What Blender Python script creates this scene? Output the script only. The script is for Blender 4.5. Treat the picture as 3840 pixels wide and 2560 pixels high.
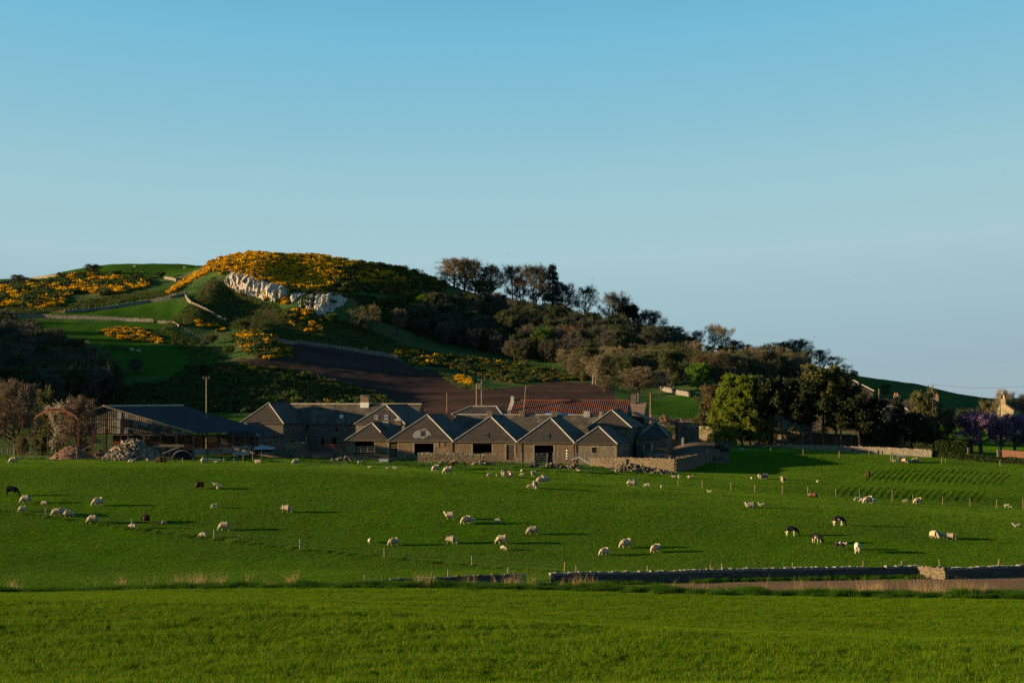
import bpy, bmesh, math, random
import numpy as np
from mathutils import Vector, Matrix, Euler
R = math.radians
for _o in list(bpy.data.objects):
    bpy.data.objects.remove(_o)
SC = bpy.context.scene
COL = SC.collection
# ------------------------------------------------------------------ camera, sky, sun, exposure
F = 6400.0      # focal length in photograph pixels (3840 px wide picture)
HY = 1485.0     # eye level row of the photograph
ZC = 12.0       # camera height above the farm yard
cam_d = bpy.data.cameras.new('camera')
cam_d.lens = F / 3840 * 36.0
cam_d.sensor_width = 36.0
cam_d.sensor_fit = 'HORIZONTAL'
cam_d.shift_y = (HY - 1280) / 3840
cam_d.clip_start = 0.5
cam_d.clip_end = 60000
CAM = bpy.data.objects.new('camera', cam_d)
CAM.location = (0, 0, ZC)
CAM.rotation_euler = (R(90), 0, 0)
COL.objects.link(CAM)
SC.camera = CAM

SUN_EL, SUN_AZ = 9.0, 5.0     # height; degrees behind the left hand side
TO_SUN = Vector((-math.cos(R(SUN_AZ)) * math.cos(R(SUN_EL)), -math.sin(R(SUN_AZ)) * math.cos(R(SUN_EL)), math.sin(R(SUN_EL))))
sun_d = bpy.data.lights.new('sun', 'SUN')
sun_d.energy = 5.0
sun_d.angle = R(0.6)
sun_d.color = (1.0, 0.74, 0.40)
SUN = bpy.data.objects.new('sun', sun_d)
SUN.rotation_euler = TO_SUN.to_track_quat('Z', 'Y').to_euler()
SUN.location = (-200, -50, 120)
COL.objects.link(SUN)

W = bpy.data.worlds.new('World')
SC.world = W
W.use_nodes = True
_nt = W.node_tree
_nt.nodes.clear()
_sky = _nt.nodes.new('ShaderNodeTexSky')
_sky.sky_type = 'NISHITA'
_sky.sun_disc = False
_sky.sun_elevation = R(SUN_EL)
_sky.sun_rotation = math.atan2(TO_SUN.x, TO_SUN.y)
_sky.altitude = 50
_sky.air_density = 1.2
_sky.dust_density = 0.0
_sky.ozone_density = 2.5
_sep = _nt.nodes.new('ShaderNodeSeparateColor')
_nt.links.new(_sky.outputs['Color'], _sep.inputs['Color'])
SKY_S = 0.05
EXPO = 1.6
# colour grade of the print: the sky's own haze depth (its red) mapped to the print's teal, pale and slate blues, warm near the sun
_in = _nt.nodes.new('ShaderNodeMath'); _in.operation = 'MULTIPLY'; _in.inputs[1].default_value = 0.12
_cr = _nt.nodes.new('ShaderNodeValToRGB')
_el = _cr.color_ramp.elements
_stops = [(.04, (.040, .150, .320)), (.08, (.055, .215, .420)), (.12, (.10, .36, .58)), (.165, (.180, .495, .672)), (.244, (.330, .572, .642)), (.325, (.388, .582, .638)),
          (.36, (.365, .550, .605)), (.53, (.325, .462, .524)), (.64, (.40, .46, .48)), (.85, (.80, .62, .42))]
while len(_el) < len(_stops): _el.new(.5)
for _e, (_p, _c) in zip(_el, _stops): _e.position = _p; _e.color = (*_c, 1)
_sc = _nt.nodes.new('ShaderNodeVectorMath'); _sc.operation = 'SCALE'; _sc.inputs['Scale'].default_value = 1 / (SKY_S * 2 ** EXPO)
_bg = _nt.nodes.new('ShaderNodeBackground')
_bg.inputs['Strength'].default_value = SKY_S
_wo = _nt.nodes.new('ShaderNodeOutputWorld')
_nt.links.new(_sep.outputs[0], _in.inputs[0]); _nt.links.new(_in.outputs[0], _cr.inputs['Fac'])
_nt.links.new(_cr.outputs['Color'], _sc.inputs[0]); _nt.links.new(_sc.outputs['Vector'], _bg.inputs['Color'])
_nt.links.new(_bg.outputs['Background'], _wo.inputs['Surface'])
SC.view_settings.view_transform = 'Standard'
SC.view_settings.look = 'None'
SC.view_settings.gamma = 1.0
SC.view_settings.use_curve_mapping = False
SC.view_settings.exposure = EXPO
SC.render.engine = 'CYCLES'
SC.cycles.max_bounces = 5
SC.cycles.diffuse_bounces = 2
SC.cycles.transmission_bounces = 3
SC.cycles.transparent_max_bounces = 8
SC.cycles.use_adaptive_sampling = True
SC.cycles.use_denoising = False

# ------------------------------------------------------------------ small helpers
def tag(o, label=None, cat=None, group=None, kind=None):
    if label: o['label'] = label
    if cat: o['category'] = cat
    if group: o['group'] = group
    if kind: o['kind'] = kind
    return o

def empty(name, loc, rz=0.0, label=None, cat=None, group=None):
    o = bpy.data.objects.new(name, None)
    o.empty_display_size = 0.3
    o.location = loc
    o.rotation_euler = (0, 0, rz)
    COL.objects.link(o)
    return tag(o, label, cat, group)

def link(name, me, parent=None, loc=None, rot=None, scale=None):
    o = bpy.data.objects.new(name, me)
    COL.objects.link(o)
    if parent is not None: o.parent = parent
    if loc is not None: o.location = loc
    if rot is not None: o.rotation_euler = rot
    if scale is not None: o.scale = scale if hasattr(scale, '__len__') else (scale,) * 3
    return o

def np_mesh(name, V, Fq, mats, mi=None, smooth=False):
    """V (n,3); Fq list/array of faces all with the same corner count, or list of such arrays"""
    me = bpy.data.meshes.new(name)
    groups = Fq if isinstance(Fq, list) else [Fq]
    groups = [np.asarray(g, dtype=np.int32) for g in groups if len(g)]
    V = np.asarray(V, dtype=np.float32)
    me.vertices.add(len(V))
    me.vertices.foreach_set('co', V.ravel())
    loops = np.concatenate([g.ravel() for g in groups])
    counts = np.concatenate([np.full(len(g), g.shape[1], dtype=np.int32) for g in groups])
    starts = np.concatenate([[0], np.cumsum(counts)[:-1]]).astype(np.int32)
    me.loops.add(len(loops))
    me.loops.foreach_set('vertex_index', loops)
    me.polygons.add(len(counts))
    me.polygons.foreach_set('loop_start', starts)
    me.polygons.foreach_set('loop_total', counts)
    for m in (mats if isinstance(mats, (list, tuple)) else [mats]):
        me.materials.append(m)
    if mi is not None:
        me.polygons.foreach_set('material_index', np.asarray(mi, dtype=np.int32))
    me.polygons.foreach_set('use_smooth', np.full(len(counts), bool(smooth)))
    me.update(calc_edges=True)
    return me

class MB:
    """collects boxes, prisms, tubes and quads into one mesh"""
    def __init__(s):
        s.v = []; s.f = []; s.m = []
    def add(s, vs, fs, m=0):
        b = len(s.v)
        s.v.extend([tuple(v) for v in vs])
        for f in fs:
            s.f.append(tuple(b + i for i in f)); s.m.append(m)
        return s
    def box(s, c, d, rz=0.0, m=0, rx=0.0, ry=0.0):
        hx, hy, hz = d[0] / 2, d[1] / 2, d[2] / 2
        M = Euler((rx, ry, rz)).to_matrix()
        c = Vector(c)
        vs = [c + M @ Vector((x * hx, y * hy, z * hz)) for z in (-1, 1) for y in (-1, 1) for x in (-1, 1)]
        return s.add(vs, [(0, 2, 3, 1), (4, 5, 7, 6), (0, 1, 5, 4), (2, 6, 7, 3), (0, 4, 6, 2), (1, 3, 7, 5)], m)
    def bx(s, x0, x1, y0, y1, z0, z1, m=0):
        return s.box(((x0 + x1) / 2, (y0 + y1) / 2, (z0 + z1) / 2), (x1 - x0, y1 - y0, z1 - z0), m=m)
    def tube(s, p0, p1, r0, r1=None, n=6, m=0, cap=True):
        r1 = r0 if r1 is None else r1
        p0, p1 = Vector(p0), Vector(p1)
        d = (p1 - p0)
        if d.length < 1e-6: return s
        q = d.to_track_quat('Z', 'Y')
        vs = []
        for p, r in ((p0, r0), (p1, r1)):
            for i in range(n):
                a = 2 * math.pi * i / n
                vs.append(p + q @ Vector((r * math.cos(a), r * math.sin(a), 0)))
        fs = [(i, (i + 1) % n, n + (i + 1) % n, n + i) for i in range(n)]
        if cap: fs += [tuple(range(n - 1, -1, -1)), tuple(range(n, 2 * n))]
        return s.add(vs, fs, m)
    def bar(s, p0, p1, w, h, m=0):
        """square section bar between two points"""
        p0, p1 = Vector(p0), Vector(p1)
        d = p1 - p0
        if d.length < 1e-6: return s
        q = d.to_track_quat('Z', 'Y')
        vs = []
        for p in (p0, p1):
            for x, y in ((-1, -1), (1, -1), (1, 1), (-1, 1)):
                vs.append(p + q @ Vector((x * w / 2, y * h / 2, 0)))
        return s.add(vs, [(3, 2, 1, 0), (4, 5, 6, 7), (0, 1, 5, 4), (1, 2, 6, 5), (2, 3, 7, 6), (3, 0, 4, 7)], m)
    def slab(s, pts, t, m=0):
        """thick sheet: polygon pts pushed down its normal by t"""
        pts = [Vector(p) for p in pts]
        n = Vector((0, 0, 0))
        for i in range(len(pts)):
            n += (pts[i] - pts[0]).cross(pts[(i + 1) % len(pts)] - pts[0])
        n.normalize()
        k = len(pts)
        vs = pts + [p - n * t for p in pts]
        fs = [tuple(range(k)), tuple(range(2 * k - 1, k - 1, -1))] + [(i, k + i, k + (i + 1) % k, (i + 1) % k) for i in range(k)]
        return s.add(vs, fs, m)
    def mesh(s, name, mats, smooth=False):
        me = bpy.data.meshes.new(name)
        me.from_pydata(s.v, [], s.f)
        for m in (mats if isinstance(mats, (list, tuple)) else [mats]):
            me.materials.append(m)
        me.polygons.foreach_set('material_index', s.m)
        if smooth: me.polygons.foreach_set('use_smooth', [True] * len(s.f))
        me.update()
        return me
    def build(s, name, mats, parent=None, smooth=False, loc=None, rot=None):
        return link(name, s.mesh(name, mats, smooth), parent, loc, rot)

# value noise, seeded and vectorised
def _hash(ix, iy, s):
    h = (ix.astype(np.int64) * 374761393 + iy.astype(np.int64) * 668265263 + s * 974711) & 0x7fffffff
    h = ((h ^ (h >> 13)) * 1274126177) & 0x7fffffff
    return ((h ^ (h >> 16)) & 0xffff) / 65535.0
def vnoise(x, y, s=0):
    x = np.asarray(x, float); y = np.asarray(y, float)
    ix, iy = np.floor(x), np.floor(y)
    fx, fy = x - ix, y - iy
    fx = fx * fx * (3 - 2 * fx); fy = fy * fy * (3 - 2 * fy)
    a, b = _hash(ix, iy, s), _hash(ix + 1, iy, s)
    c, d = _hash(ix, iy + 1, s), _hash(ix + 1, iy + 1, s)
    return (a * (1 - fx) + b * fx) * (1 - fy) + (c * (1 - fx) + d * fx) * fy
def fbm(x, y, s=0, o=4):
    t, a, n = 0, 1.0, 0
    for k in range(o):
        t = t + a * vnoise(x * 2 ** k, y * 2 ** k, s + k * 17); n += a; a *= 0.5
    return t / n - 0.5

# ------------------------------------------------------------------ materials
ALB = 0.8
def mat(name, c1, c2=None, scale=1.0, rough=0.9, bump=0.0, bscale=None, detail=4.0, c3=None, s3=0.08, spec=0.15,
        obj=False, metal=0.0, transl=0.0, bdist=0.05, lo=0.35, hi=0.65, lo3=0.45, hi3=0.65, stretch=None, rand=0.0):
    m = bpy.data.materials.new(name)
    m.use_nodes = True
    nt = m.node_tree
    L = nt.links.new
    b = nt.nodes['Principled BSDF']
    b.inputs['Roughness'].default_value = rough
    b.inputs['Metallic'].default_value = metal
    b.inputs['Specular IOR Level'].default_value = spec
    def rgba(c): return (c[0] * ALB, c[1] * ALB, c[2] * ALB, 1)
    b.inputs['Base Color'].default_value = rgba(c1)
    co = None
    if c2 or bump:
        if obj:
            tc = nt.nodes.new('ShaderNodeTexCoord'); co = tc.outputs['Object']
        else:
            g = nt.nodes.new('ShaderNodeNewGeometry'); co = g.outputs['Position']
        if stretch:
            mp = nt.nodes.new('ShaderNodeMapping'); mp.inputs['Scale'].default_value = stretch
            L(co, mp.inputs['Vector']); co = mp.outputs['Vector']
    out = None
    def noise(sc, det=detail):
        n = nt.nodes.new('ShaderNodeTexNoise'); n.inputs['Scale'].default_value = sc; n.inputs['Detail'].default_value = det
        n.inputs['Roughness'].default_value = 0.62
        L(co, n.inputs['Vector']); return n.outputs['Fac']
    def ramp(v, a, z):
        r = nt.nodes.new('ShaderNodeMapRange'); r.inputs['From Min'].default_value = a; r.inputs['From Max'].default_value = z
        L(v, r.inputs['Value']); return r.outputs['Result']
    def mix(f, a, z):
        x = nt.nodes.new('ShaderNodeMix'); x.data_type = 'RGBA'
        L(f, x.inputs['Factor'])
        for q, i in ((a, 6), (z, 7)):
            if isinstance(q, tuple): x.inputs[i].default_value = rgba(q)
            else: L(q, x.inputs[i])
        return x.outputs[2]
    if c2:
        out = mix(ramp(noise(scale), lo, hi), tuple(c1), tuple(c2))
        if c3: out = mix(ramp(noise(s3, 3.0), lo3, hi3), out, tuple(c3))
    if rand:
        oi = nt.nodes.new('ShaderNodeObjectInfo')
        hv = nt.nodes.new('ShaderNodeHueSaturation')
        r = nt.nodes.new('ShaderNodeMapRange'); r.inputs['To Min'].default_value = 1 - rand; r.inputs['To Max'].default_value = 1 + rand
        L(oi.outputs['Random'], r.inputs['Value']); L(r.outputs['Result'], hv.inputs['Value'])
        if out is not None: L(out, hv.inputs['Color'])
        else: hv.inputs['Color'].default_value = rgba(c1)
        out = hv.outputs['Color']
    if out is not None: L(out, b.inputs['Base Color'])
    if bump:
        bp = nt.nodes.new('ShaderNodeBump'); bp.inputs['Strength'].default_value = bump; bp.inputs['Distance'].default_value = bdist
        L(noise(bscale or scale * 2), bp.inputs['Height']); L(bp.outputs['Normal'], b.inputs['Normal'])
    if transl:
        tr = nt.nodes.new('ShaderNodeBsdfTranslucent')
        if out is not None: L(out, tr.inputs['Color'])
        else: tr.inputs['Color'].default_value = rgba(c1)
        ms = nt.nodes.new('ShaderNodeMixShader'); ms.inputs['Fac'].default_value = transl
        L(b.outputs['BSDF'], ms.inputs[1]); L(tr.outputs['BSDF'], ms.inputs[2])
        L(ms.outputs['Shader'], nt.nodes['Material Output'].inputs['Surface'])
    return m

def stone_mat(name, base, mortar, cell=0.35, var=0.5, bump=0.6, pale=None, obj=True, stretch=(1, 1, 1.7)):
    """rubble masonry: voronoi stones of different shades with sunken joints"""
    m = bpy.data.materials.new(name); m.use_nodes = True
    nt = m.node_tree; L = nt.links.new
    b = nt.nodes['Principled BSDF']; b.inputs['Roughness'].default_value = 0.95; b.inputs['Specular IOR Level'].default_value = 0.1
    tc = nt.nodes.new('ShaderNodeTexCoord')
    mp = nt.nodes.new('ShaderNodeMapping'); mp.inputs['Scale'].default_value = [q / cell for q in stretch]
    L(tc.outputs['Object'], mp.inputs['Vector'])
    v = nt.nodes.new('ShaderNodeTexVoronoi'); v.feature = 'F1'; L(mp.outputs['Vector'], v.inputs['Vector'])
    e = nt.nodes.new('ShaderNodeTexVoronoi'); e.feature = 'DISTANCE_TO_EDGE'; L(mp.outputs['Vector'], e.inputs['Vector'])
    sep = nt.nodes.new('ShaderNodeSeparateColor'); L(v.outputs['Color'], sep.inputs['Color'])
    hv = nt.nodes.new('ShaderNodeHueSaturation'); hv.inputs['Color'].default_value = (*[q * ALB for q in base], 1)
    r = nt.nodes.new('ShaderNodeMapRange'); r.inputs['To Min'].default_value = 1 - var; r.inputs['To Max'].default_value = 1 + var
    L(sep.outputs[0], r.inputs['Value']); L(r.outputs['Result'], hv.inputs['Value'])
    col = hv.outputs['Color']
    if pale:
        n = nt.nodes.new('ShaderNodeTexNoise'); n.inputs['Scale'].default_value = 0.6; n.inputs['Detail'].default_value = 5
        L(tc.outputs['Object'], n.inputs['Vector'])
        r2 = nt.nodes.new('ShaderNodeMapRange'); r2.inputs['From Min'].default_value = 0.52; r2.inputs['From Max'].default_value = 0.66
        L(n.outputs['Fac'], r2.inputs['Value'])
        x = nt.nodes.new('ShaderNodeMix'); x.data_type = 'RGBA'; L(r2.outputs['Result'], x.inputs['Factor']); L(col, x.inputs[6]); x.inputs[7].default_value = (*[q * ALB for q in pale], 1)
        col = x.outputs[2]
    r3 = nt.nodes.new('ShaderNodeMapRange'); r3.inputs['From Min'].default_value = 0.02; r3.inputs['From Max'].default_value = 0.12
    L(e.outputs['Distance'], r3.inputs['Value'])
    x = nt.nodes.new('ShaderNodeMix'); x.data_type = 'RGBA'; L(r3.outputs['Result'], x.inputs['Factor']); x.inputs[6].default_value = (*[q * ALB for q in mortar], 1); L(col, x.inputs[7])
    L(x.outputs[2], b.inputs['Base Color'])
    bp = nt.nodes.new('ShaderNodeBump'); bp.inputs['Strength'].default_value = bump; bp.inputs['Distance'].default_value = 0.08
    L(r3.outputs['Result'], bp.inputs['Height']); L(bp.outputs['Normal'], b.inputs['Normal'])
    return m
# ------------------------------------------------------------------ terrain: measured rows (distance: profile across the view)
ROWS = {
 55:  [(-900,2600),(3840,2600),(4800,2620)],
 66:  [(-900,2480),(0,2500),(1920,2490),(3840,2500),(4800,2520)],
 75:  [(-900,2390),(0,2415),(1280,2412),(2560,2415),(3840,2430),(4800,2445)],
 83:  [(-900,2310),(0,2345),(640,2345),(1280,2345),(1920,2348),(2560,2372),(3200,2398),(3840,2422),(4800,2440)],
 92:  [(-900,2250),(0,2286),(640,2288),(1280,2296),(1920,2332),(2560,2362),(3200,2378),(3840,2394),(4800,2400)],
 100: [(-900,2215),(0,2252),(640,2256),(1280,2276),(1920,2306),(2560,2322),(3200,2335),(3840,2346),(4800,2350)],
 112: [(-900,2200),(0,2236),(640,2236),(1280,2243),(1920,2255),(2560,2268),(3200,2280),(3840,2288),(4800,2300)],
 123: [(-900,2200),(0,2230),(640,2216),(1280,2212),(1920,2216),(2560,2234),(3200,2246),(3840,2252),(4800,2260)],
 131: [(-900,2205),(0,2232),(640,2220),(1280,2214),(1920,2212),(2560,2226),(3200,2232),(3840,2232),(4800,2235)],
 145: [(-900,2215),(0,2236),(640,2228),(1280,2216),(1920,2202),(2560,2202),(3200,2202),(3840,2198),(4800,2195)],
 160: [(-900,2215),(0,2232),(640,2225),(1280,2212),(1920,2192),(2560,2188),(3200,2184),(3840,2178),(4800,2170)],
 178: [(-900,2130),(0,2150),(640,2148),(1280,2142),(1920,2138),(2560,2136),(3200,2134),(3840,2132),(4800,2125)],
 190: [(-900,2030),(0,2045),(640,2048),(1280,2052),(1920,2055),(2560,2058),(3200,2062),(3840,2068),(4800,2070)],
 206: [(-900,1895),(0,1905),(640,1910),(1280,1920),(1920,1932),(2560,1948),(3200,1965),(3840,1988),(4800,2000)],
 225: [(-900,1800),(0,1810),(640,1815),(1280,1828),(1920,1850),(2560,1878),(3200,1906),(3840,1938),(4800,1960)],
 240: [(-900,1748),(0,1748),(640,1752),(1280,1770),(1920,1803),(2560,1845),(3200,1880),(3840,1914),(4800,1940)],
 250: [(-900,1735),(0,1737),(640,1741),(1280,1758),(1920,1790),(2560,1836),(3200,1880),(3840,1920),(4800,1950)],
 262: [(-900,1735),(0,1738),(640,1742),(1280,1757),(1920,1784),(2560,1824),(3200,1866),(3840,1902),(4800,1935)],
 272: [(-900,1733),(0,1737),(640,1740),(1280,1754),(1920,1776),(2560,1808),(3200,1834),(3840,1862),(4800,1895)],
 276: [(-900,1732),(0,1736),(640,1739),(1280,1752),(1920,1772),(2560,1801),(3200,1826),(3840,1853),(4800,1880)],
 290: [(-900,1724),(0,1728),(640,1730),(1280,1744),(1920,1760),(2560,1780),(3200,1804),(3840,1820),(4800,1840)],
 305: [(-900,1714),(0,1719),(640,1720),(1280,1728),(1920,1742),(2560,1764),(3200,1776),(3840,1782),(4800,1790)],
 320: [(-900,1705),(0,1711),(640,1711),(1280,1718),(1920,1730),(2560,1738),(3200,1744),(3840,1754),(4800,1760)],
 340: [(-900,1690),(0,1700),(640,1700),(1280,1706),(1920,1712),(2440,1708),(2620,1700),(2760,1686),(3200,1698),(3560,1710),(3840,1722),(4800,1735)],
 365: [(-900,1675),(0,1686),(640,1686),(1280,1692),(1920,1696),(2440,1692),(2620,1658),(2760,1662),(3200,1672),(3560,1690),(3840,1702),(4800,1710)],
 385: [(-900,1660),(0,1676),(640,1676),(1280,1682),(1920,1682),(2440,1672),(2620,1650),(2800,1622),(3200,1628),(3560,1668),(3840,1680),(4800,1690)],
 420: [(-900,1640),(0,1660),(640,1660),(1280,1655),(1920,1640),(2440,1632),(2640,1618),(2900,1610),(3200,1612),(3560,1640),(3840,1655),(4800,1660)],
 460: [(-1500,1560),(-700,1560),(0,1620),(640,1610),(1280,1590),(1600,1580),(1920,1570),(2440,1570),(2640,1575),(2900,1590),(3200,1600),(3560,1605),(3840,1612),(4800,1620)],
 510: [(-1500,1300),(-600,1400),(0,1560),(400,1560),(760,1545),(960,1530),(1280,1545),(1500,1548),(1920,1530),(2300,1518),(2500,1528),(2640,1530),(2900,1560),(3200,1580),(3560,1580),(3840,1590),(4800,1600)],
 560: [(-1500,1200),(-600,1300),(0,1490),(400,1490),(760,1480),(960,1450),(1280,1490),(1500,1510),(1920,1490),(2300,1488),(2500,1500),(2640,1495),(2900,1530),(3200,1560),(3560,1560),(3840,1575),(4800,1590)],
 620: [(-1500,1180),(-600,1250),(0,1395),(400,1405),(760,1400),(960,1395),(1280,1420),(1600,1452),(1920,1456),(2240,1455),(2450,1470),(2640,1450),(2900,1480),(3200,1530),(3840,1560),(4800,1580)],
 680: [(-1500,1150),(-600,1210),(0,1300),(400,1318),(760,1330),(960,1300),(1100,1330),(1280,1356),(1500,1385),(1700,1410),(1920,1425),(2240,1420),(2500,1420),(2800,1425),(3200,1480),(3840,1545),(4800,1580)],
 725: [(-1500,1130),(-600,1170),(0,1222),(400,1238),(640,1240),(800,1255),(960,1250),(1100,1292),(1280,1318),(1500,1344),(1700,1368),(1920,1386),(2240,1380),(2500,1378),(2800,1390),(3200,1445),(3840,1530),(4800,1580)],
 760: [(-1500,1110),(-600,1140),(0,1176),(400,1180),(640,1176),(720,1160),(860,1190),(1000,1192),(1100,1186),(1200,1198),(1300,1232),(1400,1276),(1700,1325),(1920,1345),(2240,1345),(2500,1352),(2800,1372),(3200,1425),(3840,1520),(4800,1580)],
 776: [(-1500,1105),(-600,1135),(0,1162),(300,1164),(560,1146),(690,1126),(780,1118),(860,1152),(950,1154),(1040,1150),(1100,1128),(1190,1124),(1280,1130),(1340,1172),(1400,1228),(1700,1300),(1920,1322),(2240,1332),(2500,1343),(2800,1366),(3200,1420),(3840,1517),(4800,1580)],
 790: [(-1500,1100),(-600,1130),(0,1150),(300,1150),(560,1128),(690,1108),(780,1100),(860,1122),(950,1110),(1040,1085),(1100,1083),(1200,1096),(1280,1104),(1330,1128),(1400,1175),(1700,1275),(1920,1300),(2240,1318),(2500,1335),(2800,1360),(3200,1415),(3840,1515),(4800,1580)],
 806: [(-1500,1095),(-600,1118),(0,1128),(300,1120),(560,1100),(690,1086),(780,1076),(860,1090),(950,1042),(1040,1056),(1100,1071),(1200,1079),(1300,1093),(1420,1145),(1700,1228),(1920,1270),(2240,1290),(2500,1325),(2800,1352),(3200,1412),(3840,1510),(4800,1580)],
 822: [(-1500,1092),(-600,1108),(0,1110),(300,1098),(560,1084),(690,1074),(780,1045),(860,1015),(950,1012),(1040,1033),(1100,1052),(1200,1061),(1300,1073),(1420,1112),(1700,1195),(1920,1243),(2240,1275),(2500,1321),(2800,1350),(3200,1411),(3840,1510),(4800,1580)],
 850: [(-1500,1085),(-600,1092),(0,1085),(300,1065),(560,1062),(690,1050),(780,1000),(860,972),(980,965),(1100,985),(1200,995),(1300,1010),(1420,1035),(1600,1085),(1700,1125),(1920,1190),(2240,1240),(2500,1315),(2800,1346),(3200,1409),(3600,1480),(3840,1510),(4800,1580)],
 890: [(-1500,1080),(-600,1075),(0,1064),(300,1035),(560,1038),(690,1020),(780,994),(860,962),(970,947),(1100,957),(1200,960),(1300,975),(1420,990),(1520,1008),(1600,1035),(1700,1075),(1920,1140),(2240,1215),(2450,1305),(2650,1335),(2800,1345),(3000,1362),(3200,1408),(3420,1438),(3640,1486),(3840,1520),(4800,1580)],
 930: [(-1500,1078),(-600,1070),(0,1056),(150,1044),(300,1018),(480,1004),(640,1004),(780,1006),(860,985),(970,975),(1200,985),(1420,1020),(1700,1110),(1920,1180),(2240,1260),(2450,1340),(2800,1390),(3200,1450),(3640,1510),(3840,1530),(4800,1580)],
 1000:[(-1500,1085),(-600,1070),(0,1053),(150,1040),(300,1011),(480,994),(640,994),(780,1001),(970,1015),(1200,1040),(1700,1160),(2240,1320),(2800,1450),(3640,1530),(4800,1560)],
 1150:[(-1500,1150),(0,1150),(640,1120),(1200,1200),(1700,1300),(2240,1420),(2800,1490),(4800,1530)],
 1500:[(-1500,1400),(0,1400),(1200,1420),(2240,1490),(4800,1520)],
 2500:[(-1500,1500),(4800,1506)],
 20000:[(-1500,1493),(4800,1493)],
}
def pchip(xk, yk, x):
    xk = np.asarray(xk, float); yk = np.asarray(yk, float)
    if len(xk) == 2: return np.interp(x, xk, yk)
    h = np.diff(xk); d = (np.diff(yk, axis=0).T / h).T
    m = np.zeros_like(yk)
    hh = h if yk.ndim == 1 else h[:, None]
    w1 = 2 * hh[1:] + hh[:-1]; w2 = hh[1:] + 2 * hh[:-1]
    with np.errstate(divide='ignore', invalid='ignore'):
        mm = (w1 + w2) / (w1 / d[:-1] + w2 / d[1:])
    m[1:-1] = np.where(d[:-1] * d[1:] > 0, mm, 0)
    m[0], m[-1] = d[0], d[-1]
    x = np.clip(np.asarray(x, float), xk[0], xk[-1])
    i = np.clip(np.searchsorted(xk, x, side='right') - 1, 0, len(xk) - 2)
    if yk.ndim == 1: t = (x - xk[i]) / h[i]; H = h[i]
    else: t = ((x - xk[i]) / h[i])[:, None]; H = h[i][:, None]
    return ((2*t**3 - 3*t**2 + 1) * yk[i] + (t**3 - 2*t**2 + t) * H * m[i] + (-2*t**3 + 3*t**2) * yk[i+1] + (t**3 - t**2) * H * m[i+1])

TPX = np.concatenate([np.arange(-4000, -120, 160.0), np.arange(-120, 3970, 12.0), np.arange(4000, 8001, 160.0)])
TY = np.concatenate([[0.5, 6, 12, 20, 28, 36, 44], np.arange(50, 134, 1.2), np.arange(134, 350, 1.1), np.arange(350, 500, 2.5),
                     np.arange(500, 780, 2.2), np.arange(780, 900, 1.6), np.arange(900, 1010, 4), [1030, 1060, 1100, 1150, 1220, 1320, 1500, 1800, 2500, 4000, 8000, 20000]])
_ry = [0.5, 15, 30, 45]; _rz = [np.full(len(TPX), z) for z in (10.4, 9.0, 6.7, 4.2)]
for _y, _k in ROWS.items():
    k = np.array(_k, float)
    _ry.append(_y); _rz.append(ZC - (pchip(k[:, 0], k[:, 1], TPX) - HY) / F * _y)
TZ = pchip(_ry, np.array(_rz), TY)            # rows: TY, columns: TPX
_X = (TPX[None, :] - 1920) / F * TY[:, None]; _Yg = np.repeat(TY[:, None], len(TPX), 1)
def _bump_amp(Y):
    return np.interp(Y, [0, 120, 140, 250, 300, 420, 520, 700, 1000, 1500, 20000], [0.10, 0.12, 0.15, 0.12, 0.14, 0.15, 0.6, 1.0, 1.0, 0.5, 0])
TZ = TZ + fbm(_X / 14, _Yg / 14, 3, 4) * _bump_amp(_Yg) * 1.4
def ground(x, y):
    """terrain height at world x, y (bilinear on the measured table)"""
    x = np.asarray(x, float); y = np.clip(np.asarray(y, float), TY[0], TY[-1] - 1)
    u = np.clip(x / y * F + 1920, TPX[0], TPX[-1] - 1e-3)
    i = np.clip(np.searchsorted(TPX, u, side='right') - 1, 0, len(TPX) - 2)
    j = np.clip(np.searchsorted(TY, y, side='right') - 1, 0, len(TY) - 2)
    a = (u - TPX[i]) / (TPX[i+1] - TPX[i]); b = (y - TY[j]) / (TY[j+1] - TY[j])
    return (TZ[j, i] * (1-a) + TZ[j, i+1] * a) * (1-b) + (TZ[j+1, i] * (1-a) + TZ[j+1, i+1] * a) * b
def gz(x, y): return float(ground(x, y))
def at(px, py, Y):
    """point of the photograph's pixel at distance Y"""
    return Vector(((px - 1920) / F * Y, Y, ZC - (py - HY) / F * Y))
_scanY = np.concatenate([np.arange(50, 500, 0.5), np.arange(500, 1010, 1.0)])
def spot(px, py, y0=50, y1=1005):
    """where the view ray of a pixel first meets the ground between two distances"""
    Y = _scanY[(_scanY >= y0) & (_scanY <= y1)]
    X = (px - 1920) / F * Y
    p = HY + (ZC - ground(X, Y)) / Y * F
    k = np.nonzero(p <= py)[0]
    if not len(k): k = int(np.argmin(p)); return Vector((X[k], Y[k], gz(X[k], Y[k])))
    k = int(k[0]); yy = Y[k]
    if k > 0: yy = Y[k-1] + (Y[k] - Y[k-1]) * float((p[k-1] - py) / max(1e-6, p[k-1] - p[k]))
    xx = (px - 1920) / F * yy
    return Vector((xx, yy, gz(xx, yy)))
def on(px, Y):
    x = (px - 1920) / F * Y
    return Vector((x, Y, gz(x, Y)))

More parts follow.
